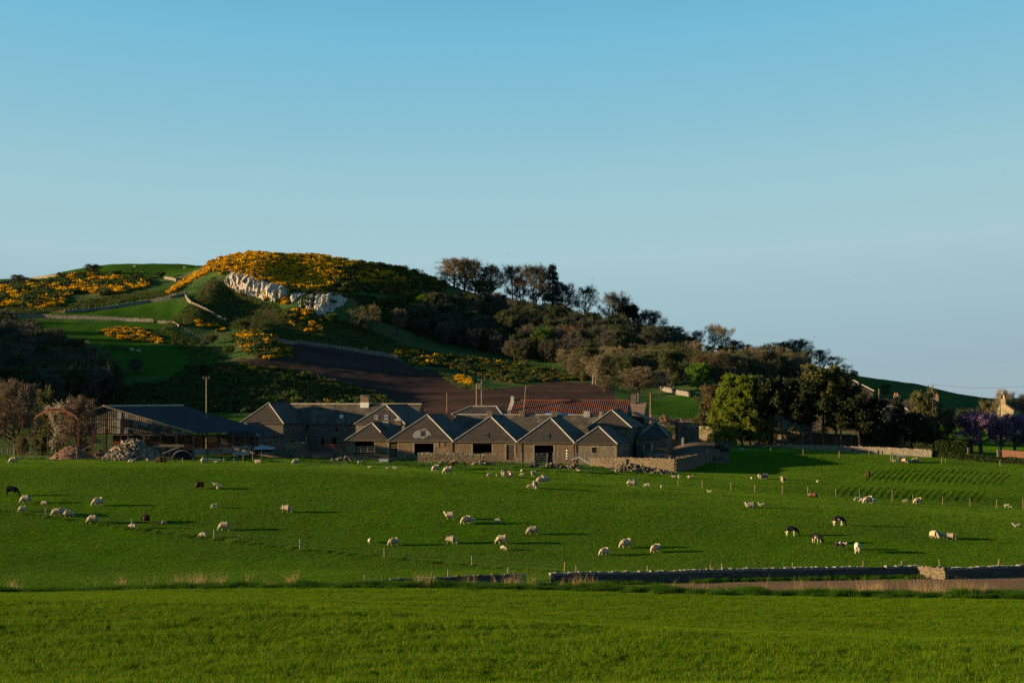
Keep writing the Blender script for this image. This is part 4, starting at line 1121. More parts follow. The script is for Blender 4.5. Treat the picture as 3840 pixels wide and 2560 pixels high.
def pts_in(poly, n, y0, y1, seed, thin=None, jit=0):
    """random ground points whose picture position lies in an outline (between two distances), spread evenly over the picture"""
    rng = np.random.RandomState(seed)
    P = np.array(poly); lo, hi = P.min(0), P.max(0)
    out = []
    tries = 0
    while len(out) < n and tries < 60:
        u = rng.uniform(lo[0], hi[0], n); v = rng.uniform(lo[1], hi[1], n)
        k = inpoly(u, v, poly)
        if thin is not None: k &= thin(u, v) > rng.rand(n)
        for a, b in zip(u[k], v[k]):
            out.append(spot(a, b, y0, y1))
            if len(out) >= n: break
        tries += 1
    return np.array([tuple(p) for p in out]).reshape(-1, 3)
# ------------------------------------------------------------------ hill: crag, gorse, woods
M_ROCK = stone_mat('pale_limestone', (0.56, 0.475, 0.37), (0.10, 0.085, 0.07), 2.6, .28, 1.0, pale=(0.40, 0.35, 0.29), stretch=(1, 1, .38))
def crag(poly_top, poly_bot, label, seed, Yt, bulge=3.0, turn=3.0):
    """steep rock face between an upper and a lower edge, with buttresses and clefts; closed at the back"""
    n, m_ = 130, 46
    xt = np.linspace(poly_top[0][0], poly_top[-1][0], n)
    yt = np.interp(xt, *zip(*poly_top)) + 9 * fbm(xt / 14, xt * 0, seed); yb = np.interp(xt, *zip(*poly_bot)) + 26 * fbm(xt / 16, xt * 0, seed + 4)
    V = []; Q = []
    for j in range(m_ + 1):
        t = j / m_
        py = yt + (yb - yt) * t
        edge = np.minimum(1, np.minimum(np.arange(n), np.arange(n)[::-1]) / 6) * math.sin(math.pi * min(1, max(0, t * .9 + .05)))
        for i in range(n):
            P = spot(xt[i], py[i], 740, 880)
            X = P.x
            rid = 1 - abs(2 * vnoise(X / 4.5 + 7, P.z / 22 + seed, seed) - 1)
            rid2 = 1 - abs(2 * vnoise(X / 1.7, P.z / 5.5, seed + 5) - 1)
            blk = vnoise(X / 2.6 + P.z / 9, P.z / 2.4, seed + 9)
            out = rid * .5 + rid2 * .5 - .6 + turn * i / n
            for cw, ch, am, tl in ((8.5, 14.0, .9, 2.6), (3.1, 7.0, 1.1, 1.7), (1.2, 2.4, .6, .8)):
                gx2 = X / cw + 1.9 * vnoise(P.z / ch * .8, X / cw * .6, seed + 3); gz2 = P.z / ch + 1.9 * vnoise(X / cw * .9, P.z / ch * .7, seed + 6)
                c1, c2 = np.floor(gx2), np.floor(gz2)
                out += am * (_hash(c1, c2, seed) - .4) + tl * _hash(c1, c2, seed + 2) * (gx2 - c1 - .5) * edge[i] * bulge / 3 - .5 * (1 - edge[i])
            V.append((P.x - .5 * out, P.y - out, P.z + .25 * out * rid2))
    for j in range(m_):
        for i in range(n - 1):
            a = j * n + i
            Q.append((a, a + n, a + n + 1, a + 1))
    # solid back
    b = len(V)
    ring = list(range(n)) + [j * n + n - 1 for j in range(1, m_ + 1)] + list(range(m_ * n + n - 2, m_ * n - 1, -1)) + [j * n for j in range(m_ - 1, 0, -1)]
    for k in ring: V.append((V[k][0], V[k][1] + 6, V[k][2] - 3))
    for k in range(len(ring)):
        k2 = (k + 1) % len(ring); Q.append((ring[k], ring[k2], b + k2, b + k))
    o = link('cliff', np_mesh('cliff', V, np.array(Q), M_ROCK))
    return tag(o, label, kind='structure')
crag([(826,1030),(850,1018),(868,1010),(905,1018),(960,1036),(1000,1056),(1040,1068),(1085,1080)], [(826,1052),(850,1072),(880,1092),(930,1108),(985,1120),(1020,1122),(1050,1126),(1085,1112)], 'pale cliff under the gorse cap', 3, 790)
crag([(1064,1078),(1100,1080),(1140,1090),(1180,1100),(1230,1098),(1270,1102),(1312,1118)], [(1064,1122),(1100,1142),(1140,1165),(1185,1180),(1235,1172),(1270,1152),(1312,1128)], 'broken grey cliff right of the pale one', 8, 790)

# gorse: bloom share differs from place to place
GORSE = {}
for nm, fr, ym in (('bloom', .92, M_GORSEY), ('mixed', .30, M_GORSEY), ('spent', .35, M_GORSED)):
    GORSE[nm] = [leaf_clump('gorse_%s_%d' % (nm, i), 40 + i + int(fr * 100), 170, 1.0, .17, [M_GORSEG, ym], fr) for i in range(4)]
GREENB = [leaf_clump('green_bush_%d' % i, 140 + i, 190, 1.0, .17, [LF_DOL, LF_GRN], .3, flat=.95) for i in range(4)]
def gorse(poly, n, y0, y1, seed, mixw, smin, smax, label, thin=None):
    P = pts_in(poly, n, y0, y1, seed, thin)
    rng = np.random.RandomState(seed + 1)
    ms = sum(([m_] * k for m_, k in mixw), [])
    shapes = [x for m_ in ms for x in m_]
    s = rng.uniform(smin, smax, len(P)) * np.where(rng.rand(len(P)) < .12, 1.35, 1)
    P[:, 2] -= .15
    return scatter('gorse', P, s, rng.uniform(0, 6.28, len(P)), shapes, label)
patchy = lambda sx, sy, c, sd: (lambda u, v: np.clip((vnoise(u / sx, v / sy, sd) - c) * 5, 0, 1))
B_, M_, S_, G_ = GORSE['bloom'], GORSE['mixed'], GORSE['spent'], GREENB
CAP = [(775,992),(800,978),(860,960),(970,943),(1050,955),(1200,955),(1260,968),(1330,985),(1330,1005),(1250,1010),(1290,1040),(1240,1075),(1180,1092),(1120,1084),(1075,1082),(1030,1062),(990,1045),(935,1022),(880,1010),(850,1008),(830,1022),(790,1020),(770,1010)]
gorse(CAP, 2300, 795, 900, 1, [(B_, 6), (M_, 1), (S_, 1)], 1.0, 1.9, 'gorse in full yellow bloom over the crag top')
gorse([(1180,1095),(1290,1040),(1260,1005),(1340,985),(1420,985),(1520,1008),(1600,1032),(1680,1064),(1640,1130),(1500,1110),(1400,1100),(1300,1100)], 900, 780, 900, 2, [(M_, 1), (S_, 2), (G_, 3)], 1.0, 2.0, 'dark gorse with few flowers right of the crag top')
gorse([(1335,1030),(1360,1005),(1410,1010),(1480,1030),(1530,1045),(1500,1062),(1430,1062),(1350,1062)], 330, 780, 900, 3, [(B_, 3), (S_, 1)], 1.1, 2.0, 'yellow gorse belt lit on the brow right of the cliffs')
gorse([(985,1090),(1020,1088),(1045,1080),(1080,1085),(1080,1140),(1060,1145),(1040,1120),(1000,1125)], 130, 745, 860, 4, [(B_, 2), (S_, 1)], 1.0, 1.8, 'gorse in the gully between the cliffs')
gorse([(1050,1185),(1120,1160),(1200,1170),(1210,1240),(1170,1250),(1120,1225),(1080,1215)], 75, 735, 800, 5, [(B_, 2), (S_, 1), (G_, 1)], 1.1, 2.2, 'gorse bushes under the grey cliff', thin=patchy(22, 16, .45, 4))
BAND = [(-60,1090),(60,1068),(180,1058),(230,1038),(320,1030),(420,1038),(520,1040),(560,1050),(555,1075),(440,1100),(400,1112),(330,1095),(250,1110),(240,1140),(200,1150),(150,1160),(60,1150),(-60,1160)]
gorse(BAND, 900, 745, 960, 6, [(B_, 3), (S_, 1)], 1.3, 2.5, 'yellow gorse band across the slope below the hilltop field', thin=patchy(34, 17, .42, 7))
gorse(BAND, 560, 745, 960, 7, [(G_, 1)], 1.3, 2.7, 'dark green scrub among the gorse on the left slope', thin=lambda u, v: 1 - patchy(34, 17, .42, 7)(u, v))
gorse([(625,1105),(640,1090),(690,1052),(760,1015),(800,1000),(790,1020),(730,1050),(670,1085)], 170, 770, 900, 8, [(B_, 1)], 1.1, 1.8, 'yellow gorse strip running down beside the crag')
gorse([(385,1243),(420,1232),(450,1230),(520,1236),(560,1252),(600,1275),(605,1290),(560,1285),(480,1275),(420,1265)], 190, 640, 760, 9, [(B_, 2), (S_, 1)], 1.0, 1.9, 'yellow gorse clump alone in the cattle field')
gorse([(690,1205),(770,1203),(830,1222),(860,1240),(800,1245),(740,1222)], 55, 640, 790, 10, [(B_, 2), (S_, 1)], 1.0, 1.7, 'gorse on the bank below the bright wall', thin=patchy(24, 12, .4, 5))
gorse([(865,1262),(910,1245),(960,1243),(1000,1262),(1050,1290),(1100,1330),(1070,1345),(980,1345),(910,1310)], 260, 640, 760, 11, [(B_, 1), (S_, 1), (G_, 2)], 1.2, 2.2, 'gorse knoll above the ploughed field')
gorse([(880,1265),(915,1246),(960,1250),(935,1285),(905,1300)], 70, 640, 760, 12, [(B_, 1)], 1.1, 1.9, 'flowering gorse on the lit side of the knoll')
gorse([(700,1385),(800,1372),(900,1376),(1060,1390),(1150,1410),(1250,1440),(1400,1480),(1470,1520),(1490,1548),(1300,1560),(1000,1550),(740,1545),(600,1480)], 1500, 450, 680, 13, [(S_, 1), (G_, 7)], 1.0, 2.3, 'dark gorse bank behind the main steading')  # flowers left out, dark bushes used: the bank's shade put into its colour
gorse([(730,1392),(800,1374),(900,1372),(1040,1382),(1030,1394),(900,1392),(760,1400)], 120, 520, 700, 14, [(B_, 2), (S_, 1)], 1.0, 1.8, 'lit crest of the gorse bank behind the steading')
gorse([(380,1475),(520,1450),(620,1440),(700,1448),(820,1470),(860,1500),(780,1530),(600,1540),(420,1530),(350,1500)], 480, 440, 640, 15, [(S_, 1), (G_, 3)], 1.0, 2.0, 'dark gorse thicket behind the cattle shed')
gorse([(1490,1325),(1530,1318),(1640,1330),(1760,1345),(1850,1358),(1990,1376),(2100,1400),(2190,1412),(2190,1428),(2080,1428),(1930,1440),(1830,1420),(1700,1385),(1600,1370),(1550,1372),(1500,1345)], 620, 560, 800, 16, [(S_, 3), (G_, 5)], 1.1, 2.2, 'dark gorse belt along the top of the ploughed field')
gorse([(1490,1325),(1530,1318),(1640,1330),(1650,1365),(1600,1372),(1550,1372),(1500,1345)], 120, 560, 800, 22, [(B_, 1)], 1.2, 2.1, 'flowering left end of the gorse belt', thin=patchy(26, 14, .42, 3))
gorse([(1640,1330),(1760,1342),(1990,1374),(2080,1395),(2060,1405),(1800,1368),(1640,1345)], 75, 560, 800, 23, [(B_, 1)], 1.0, 2.0, 'scattered flowering tops along the gorse belt', thin=patchy(20, 12, .5, 6))
gorse([(1700,1412),(1740,1405),(1775,1432),(1760,1445),(1720,1440)], 60, 560, 740, 17, [(B_, 1)], .9, 1.5, 'small gorse clump at the corner of the ploughed field')

gorse([(822,1012),(868,1002),(960,1028),(1062,1074),(1062,1090),(1000,1066),(930,1040),(868,1020),(830,1034)], 95, 770, 880, 18, [(B_, 2), (S_, 1), (G_, 1)], .8, 1.6, 'gorse hanging over the lip of the pale cliff')
gorse([(860,1040),(900,1030),(960,1060),(1020,1085),(1000,1105),(930,1085),(870,1062)], 44, 770, 880, 19, [(S_, 1), (G_, 2), (B_, 1)], .7, 1.4, 'bushes rooted in clefts of the pale cliff')
gorse([(1080,1080),(1180,1092),(1300,1106),(1310,1120),(1220,1108),(1140,1102),(1085,1100)], 60, 770, 880, 20, [(S_, 2), (G_, 2)], .8, 1.5, 'dark gorse hanging over the lip of the grey cliff')
gorse([(1110,1110),(1200,1115),(1290,1118),(1260,1150),(1190,1168),(1130,1150)], 52, 770, 880, 21, [(S_, 1), (G_, 2)], .7, 1.5, 'bushes rooted in clefts of the grey cliff')
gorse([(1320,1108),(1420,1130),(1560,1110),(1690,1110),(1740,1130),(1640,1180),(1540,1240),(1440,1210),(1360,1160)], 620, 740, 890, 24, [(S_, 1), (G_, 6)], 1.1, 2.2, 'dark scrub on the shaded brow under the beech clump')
# woods that read as one mass
def treetop_mesh(kind, leaf, twig):
    (t, c), H0 = TPL[kind]
    return join_meshes('wood_' + kind, [(t, {0: 0}), (c, {0: 1, 1: 2})], [M_BARK, twig, leaf])
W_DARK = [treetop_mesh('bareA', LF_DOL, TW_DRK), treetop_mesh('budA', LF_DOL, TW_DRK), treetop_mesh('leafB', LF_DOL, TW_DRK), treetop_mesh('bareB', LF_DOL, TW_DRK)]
def wood(poly, n, y0, y1, seed, hmin, hmax, label, shapes, thin=None):
    P = pts_in(poly, n, y0, y1, seed, thin); rng = np.random.RandomState(seed)
    s = rng.uniform(hmin, hmax, len(P)) / 10; P[:, 2] -= .2
    return scatter('woodland', P, np.stack([s * rng.uniform(.8, 1.15, len(P)), s * rng.uniform(.8, 1.15, len(P)), s], 1), rng.uniform(0, 6.28, len(P)), shapes, label)
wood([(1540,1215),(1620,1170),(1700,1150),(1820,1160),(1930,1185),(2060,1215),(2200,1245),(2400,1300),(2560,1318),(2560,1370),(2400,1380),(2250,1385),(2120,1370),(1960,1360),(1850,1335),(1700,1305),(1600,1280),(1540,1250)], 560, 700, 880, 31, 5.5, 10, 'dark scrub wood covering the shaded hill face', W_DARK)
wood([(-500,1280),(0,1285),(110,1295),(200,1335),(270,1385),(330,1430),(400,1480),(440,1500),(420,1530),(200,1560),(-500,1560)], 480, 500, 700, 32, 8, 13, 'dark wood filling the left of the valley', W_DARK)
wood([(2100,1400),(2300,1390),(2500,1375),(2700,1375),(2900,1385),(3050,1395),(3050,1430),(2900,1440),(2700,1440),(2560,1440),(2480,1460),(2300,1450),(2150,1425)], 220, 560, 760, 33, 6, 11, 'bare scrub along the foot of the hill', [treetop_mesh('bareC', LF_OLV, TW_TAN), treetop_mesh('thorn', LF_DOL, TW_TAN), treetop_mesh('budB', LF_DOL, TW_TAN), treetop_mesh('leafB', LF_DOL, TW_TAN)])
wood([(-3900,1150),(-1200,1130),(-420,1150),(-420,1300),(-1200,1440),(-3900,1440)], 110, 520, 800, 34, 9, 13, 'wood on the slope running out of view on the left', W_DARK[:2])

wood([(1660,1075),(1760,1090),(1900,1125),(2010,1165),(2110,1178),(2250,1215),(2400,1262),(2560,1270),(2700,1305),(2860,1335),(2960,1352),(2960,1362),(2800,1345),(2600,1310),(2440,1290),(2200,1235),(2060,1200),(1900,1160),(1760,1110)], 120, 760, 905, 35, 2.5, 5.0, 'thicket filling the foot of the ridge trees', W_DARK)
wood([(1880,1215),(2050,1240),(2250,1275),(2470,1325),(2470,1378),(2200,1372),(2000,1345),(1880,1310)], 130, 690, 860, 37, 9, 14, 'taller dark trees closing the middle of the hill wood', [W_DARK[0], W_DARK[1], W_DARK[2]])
_r = np.random.RandomState(36); _n = 210
_x = _r.uniform(-360, -196, _n); _y = _r.uniform(470, 622, _n); _s = _r.uniform(1.0, 1.4, _n)
scatter('woodland', np.c_[_x, _y, ground(_x, _y) - .2], np.stack([_s, _s, _s], 1), _r.uniform(0, 6.28, _n), W_DARK[1:3], 'valley wood going on beyond the left edge of the view')
# trees one can tell apart: kind, px, base py, height px, width px, label, leaf, twig, bark
RT = 'trees along the ridge'; ST = 'trees on the shaded slope'; FT = 'trees along the foot of the hill'
for k, px, py, h, w, lab, lf, tw, bk, gr in [
 ('bareA',1702,1072,104,118,'broad bare beech spreading left at the left end of the ridge wood',None,TW_TAN,None,RT),
 ('bareA',1742,1078,112,96,'second bare beech from the left end of the ridge wood',None,TW_TAN,None,RT),
 ('budA',1782,1090,126,100,'tallest dome of the beech clump, tinged green at its top',LF_DOL,TW_BRN,None,RT),
 ('bareA',1838,1105,116,104,'warm brown bare beech on the right flank of the clump',None,TW_TAN,None,RT),
 ('leafA',1782,1100,48,50,'small green tree under the beech clump',LF_GRN,None,None,RT),
 ('leafA',1826,1106,62,60,'light green tree under the beech clump, right of the smaller one',LF_BRT,None,None,RT),
 ('bareB',1932,1135,142,92,'dark bare tree with a flattened top just right of the beech clump',None,TW_DRK,None,RT),
 ('bareC',1958,1148,104,80,'russet bare tree in front of the gap right of the beech clump',None,TW_RED,None,RT),
 ('bareB',2008,1166,168,96,'tall open bare tree left of the spruce, sky through its stems',None,TW_DRK,None,RT),
 ('bareC',2036,1170,160,70,'thin bare tree pressed against the spruce on its left',None,TW_DRK,None,RT),
 ('spruce',2075,1172,168,78,'dark pointed spruce on the ridge',LF_CON,TW_DRK,None,RT),
 ('bareA',2108,1172,116,96,'dark bare tree leaning out right of the spruce',None,TW_DRK,None,RT),
 ('budA',2196,1198,128,104,'dark rounded tree right of the gap after the spruce',LF_DOL,TW_DRK,None,RT),
 ('bareC',2288,1238,140,84,'spindly bare tree half way down the ridge line',None,TW_DRK,None,RT),
 ('bareB',2326,1248,136,70,'bare tree with a round tuft half way down the ridge line',None,TW_DRK,None,RT),
 ('pine',2358,1256,118,70,'dark pine among the bare trees half way down the ridge',LF_CON,TW_DRK,None,RT),
 ('bareC',2392,1262,104,56,'see-through bare tree left of the big dark dome',None,TW_DRK,M_BARKP,RT),
 ('bareA',2434,1266,132,106,'big dark bare dome where the ridge steepens',None,TW_DRK,None,RT),
 ('leafA',2472,1262,88,82,'yellow-green budding tree in front of the big dark dome',LF_OLV,None,None,RT),
 ('bareA',2532,1258,90,80,'dark bare tree right of the yellow-green one',None,TW_DRK,None,RT),
 ('leafA',2578,1275,62,64,'small dark leafy tree left of the twisted bare pair',LF_DOL,None,None,RT),
 ('bareC',2618,1292,86,62,'ragged dark tree left of the twisted bare pair',None,TW_DRK,None,RT),
 ('bareC',2674,1306,112,66,'twisted bare tree, left of the pair standing against the sky',None,TW_TAN,None,RT),
 ('bareC',2718,1310,106,70,'twisted bare tree, right of the pair standing against the sky',None,TW_TAN,None,RT),
 ('bareA',2758,1318,62,60,'low bare tree right of the twisted pair',None,TW_DRK,None,RT),
 ('bareB',2800,1330,52,56,'low dark thorn further down the ridge',None,TW_DRK,None,RT),
 ('bareC',2850,1340,46,52,'pale wispy bush on the lower ridge',None,TW_TAN,None,RT),
 ('bareA',2934,1352,70,96,'wide dark tree left of the round bare one',None,TW_DRK,None,RT),
 ('bareA',2998,1362,88,94,'round bare tree standing clear on the lower ridge',None,TW_DRK,None,RT),
 ('bareB',3076,1382,70,60,'thin bare tree behind the tall pine',None,TW_DRK,None,RT),
 ('budA',3122,1396,62,80,'wind-combed tree behind the farmhouse chimney',LF_DOL,TW_DRK,None,RT),
 ('thorn',3172,1406,38,66,'wind-combed thorn at the right end of the ridge trees',LF_DOL,TW_DRK,None,RT),
 ('thorn',1521,1012,22,26,'lone small tree on the skyline of the crag hill',LF_DOL,TW_DRK,None,None),
 ('thorn',1582,1034,26,26,'second little skyline tree, nearer the beech clump',None,TW_DRK,None,None),
 ('budA',1382,1262,132,134,'big round olive tree below the cliffs',LF_OLV,TW_TAN,None,ST),
 ('bareC',1490,1262,112,82,'brown bare tree right of the big olive one',None,TW_BRN,None,ST),
 ('leafA',1580,1172,70,52,'bright green tree alone in the shade',LF_BRT,None,None,ST),
 ('leafA',1568,1240,74,58,'dark green tree below the bright one',LF_GRN,None,None,ST),
 ('leafA',1650,1240,54,36,'slim green tree in the shade',LF_OLV,None,None,ST),
 ('shrub',1242,1212,42,46,'dark green bush at the foot of the grey cliff',LF_GRN,None,None,ST),
 ('leafA',2034,1352,138,106,'green tree left of the copper one on the slope',LF_GRN,None,None,ST),
 ('leafB',2102,1280,48,66,'bright green treetop behind the copper tree',LF_BRT,None,None,ST),
 ('budB',2142,1345,136,112,'copper brown budding tree on the slope',TW_RED,TW_RED,None,ST),
 ('budB',2170,1385,88,86,'lower copper tree under the larger one',TW_RED,TW_RED,None,ST),
 ('budB',2082,1222,58,98,'flat tan bush under the spruce',TW_TAN,TW_TAN,None,ST),
 ('budB',1800,1180,44,60,'reddish bush high in the shaded wood',TW_RED,TW_RED,None,ST),
 ('budB',2508,1352,60,82,'red brown tree under the yellow-green one',TW_RED,TW_RED,None,ST),
 ('leafA',2362,1286,34,34,'small green treetop low on the ridge wood',LF_OLV,None,None,ST),
 ('bareB',2156,1420,96,80,'greyish budding tree at the left of the foot wood',None,TW_TAN,None,FT),
 ('bareC',2228,1440,116,98,'pale bare tree with a whitish trunk',None,TW_TAN,M_BARKP,FT),
 ('budA',2272,1432,98,72,'grey green tree between the pale bare ones',LF_DOL,TW_TAN,None,FT),
 ('bareB',2312,1424,134,80,'tall grey-green bare tree in the foot wood',None,TW_TAN,None,FT),
 ('budB',2378,1420,96,96,'brown tree right of the tall grey-green one',TW_BRN,TW_BRN,None,FT),
 ('budB',2440,1412,66,108,'low brown dome behind the big tan bush',TW_BRN,TW_BRN,None,FT),
 ('bareA',2392,1484,112,156,'big tan bare bush tree over the red roof',None,TW_TAN,None,FT),
 ('bareB',2268,1516,66,80,'lower tan bare bush left of the big one',None,TW_TAN,None,FT),
 ('bareC',2476,1500,104,76,'pale bare tree beside the stubble wall',None,TW_TAN,M_BARKP,FT),
 ('leafB',2520,1456,150,138,'big dark olive tree at the field edge',LF_DOL,None,None,FT),
 ('budB',2622,1436,120,112,'russet dome behind the bright green tree',LF_BRN,TW_RED,None,FT),
 ('bareC',2696,1434,134,92,'tall tan bare tree over the larches',None,TW_TAN,None,FT),
 ('leafB',2620,1490,112,104,'bright spring-green tree at the field edge',LF_BRT,None,None,FT),
 ('budB',2770,1425,76,98,'olive tree behind the larches',LF_DOL,TW_TAN,None,FT),
 ('budB',2882,1420,64,138,'wide olive-tan dome above the garden trees',LF_DOL,TW_TAN,None,FT),
 ('bareA',2948,1410,52,56,'small tan tree right of the wide dome',None,TW_TAN,None,FT),
 ('budB',2992,1432,62,92,'reddish dome left of the tall pine',TW_RED,TW_RED,None,FT),
 ('leafA',3320,1520,56,46,'round green tree behind the dark cottage roof',LF_GRN,None,None,None),
]:
    y0 = 690 if gr in (RT, None) else 600
    if gr == RT: w *= 1.25; h *= 1.12
    tree(k, px, py, h, w, lab, lf, tw, bk, group=gr, y0=y0, y1=905)
# thorns and bare bushes on the grass below the cliffs
for k, px, py, h, w, lab, lf, tw in [
 ('thorn',905,1120,40,60,'grey thorn left of the pale cliff foot',None,TW_TAN),('thorn',780,1100,44,80,'grey bare scrub left of the crag',None,TW_TAN),
 ('thorn',1010,1200,48,72,'grey bare bush under the pale cliff',None,TW_TAN),('thorn',850,1150,30,40,'little thorn on the grass under the cliff',LF_DOL,TW_BRN),
 ('shrub',915,1240,44,46,'green bush on the bank above the knoll',LF_DOL,None),('shrub',857,1330,42,50,'light green bush by the sloping fence',LF_GRN,None),
 ('shrub',795,1290,40,46,'dark green bush by the sloping fence',LF_DOL,None),('shrub',1045,1415,24,32,'round green bush on the dark gorse bank',LF_OLV,None),
 ('leafA',765,1410,52,60,'dark round tree at the corner of the lit pasture',LF_DOL,None),('bareA',508,1400,64,66,'bare tree at the edge of the dark wood',None,TW_DRK),
 ('shrub',2020,1402,32,58,'grey-green bush on the gorse belt',LF_GRN,None),('shrub',1945,1385,26,42,'smaller green bush on the gorse belt',LF_GRN,None),
 ('thorn',300,1142,34,34,'little pale-stemmed tree under the left gorse',LF_DOL,TW_TAN),('leafA',345,1028,42,64,'dark bush standing on the hilltop field wall',LF_DOL,None),
 ('leafA',65,1060,34,56,'dark bush on the left skyline wall',LF_DOL,None),('shrub',440,1042,32,40,'dark bush below the hilltop cattle',LF_DOL,None),('shrub',600,1045,32,46,'dark bush at the right end of the gorse band',LF_DOL,None)]:
    tree(k, px, py, h, w, lab, lf, tw, name='bush' if k in ('thorn', 'shrub') else 'tree', cat='bush' if k in ('thorn', 'shrub') else 'tree', y0=450 if py > 1380 else 620, y1=930)
# ------------------------------------------------------------------ drystone walls
def island_mat(name, c, var=.45, rough=.95, pale=None):
    """each stone of the joined mesh takes its own shade"""
    m = bpy.data.materials.new(name); m.use_nodes = True; nt = m.node_tree; L = nt.links.new
    b = nt.nodes['Principled BSDF']; b.inputs['Roughness'].default_value = rough; b.inputs['Specular IOR Level'].default_value = .1
    g = nt.nodes.new('ShaderNodeNewGeometry'); hv = nt.nodes.new('ShaderNodeHueSaturation'); hv.inputs['Color'].default_value = (*[q * ALB for q in c], 1)
    oi = nt.nodes.new('ShaderNodeObjectInfo'); ad = nt.nodes.new('ShaderNodeMath'); ad.operation = 'ADD'; fr = nt.nodes.new('ShaderNodeMath'); fr.operation = 'FRACT'
    L(g.outputs['Random Per Island'], ad.inputs[0]); L(oi.outputs['Random'], ad.inputs[1]); L(ad.outputs[0], fr.inputs[0])
    r = nt.nodes.new('ShaderNodeMapRange'); r.inputs['To Min'].default_value = 1 - var; r.inputs['To Max'].default_value = 1 + var
    L(fr.outputs[0], r.inputs['Value']); L(r.outputs['Result'], hv.inputs['Value'])
    n = nt.nodes.new('ShaderNodeTexNoise'); n.inputs['Scale'].default_value = 6; n.inputs['Detail'].default_value = 5
    x = nt.nodes.new('ShaderNodeMix'); x.data_type = 'RGBA'; L(n.outputs['Fac'], x.inputs['Factor']); L(hv.outputs['Color'], x.inputs[6])
    p = pale or tuple(q * 1.35 * ALB for q in c); x.inputs[7].default_value = (*p, 1)
    L(x.outputs[2], b.inputs['Base Color'])
    bp = nt.nodes.new('ShaderNodeBump'); bp.inputs['Strength'].default_value = .5; bp.inputs['Distance'].default_value = .04; L(n.outputs['Fac'], bp.inputs['Height']); L(bp.outputs['Normal'], b.inputs['Normal'])
    return m
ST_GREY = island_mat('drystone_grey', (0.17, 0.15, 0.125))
ST_SHADE = island_mat('shade_dark_drystone', (0.075, 0.068, 0.055), .5)  # same drystone, darkened: the near wall's shade is put into its colour
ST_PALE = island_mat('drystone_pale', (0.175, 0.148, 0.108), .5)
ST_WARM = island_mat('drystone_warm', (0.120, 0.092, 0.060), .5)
ST_DARK = mat('wall_core', (0.06, 0.05, 0.04))

def stone(mb, c, d, rz, rng, j=.16):
    """one rough block"""
    hx, hy, hz = d[0] / 2, d[1] / 2, d[2] / 2
    M = Euler((rng.gauss(0, .04), rng.gauss(0, .05), rz + rng.gauss(0, .05))).to_matrix(); c = Vector(c)
    vs = [c + M @ Vector((x * hx * (1 + rng.uniform(-j, j)), y * hy * (1 + rng.uniform(-j, j * .4)), z * hz * (1 + rng.uniform(-j, j)))) for z in (-1, 1) for y in (-1, 1) for x in (-1, 1)]
    mb.add(vs, [(0, 2, 3, 1), (4, 5, 7, 6), (0, 1, 5, 4), (2, 6, 7, 3), (0, 4, 6, 2), (1, 3, 7, 5)])

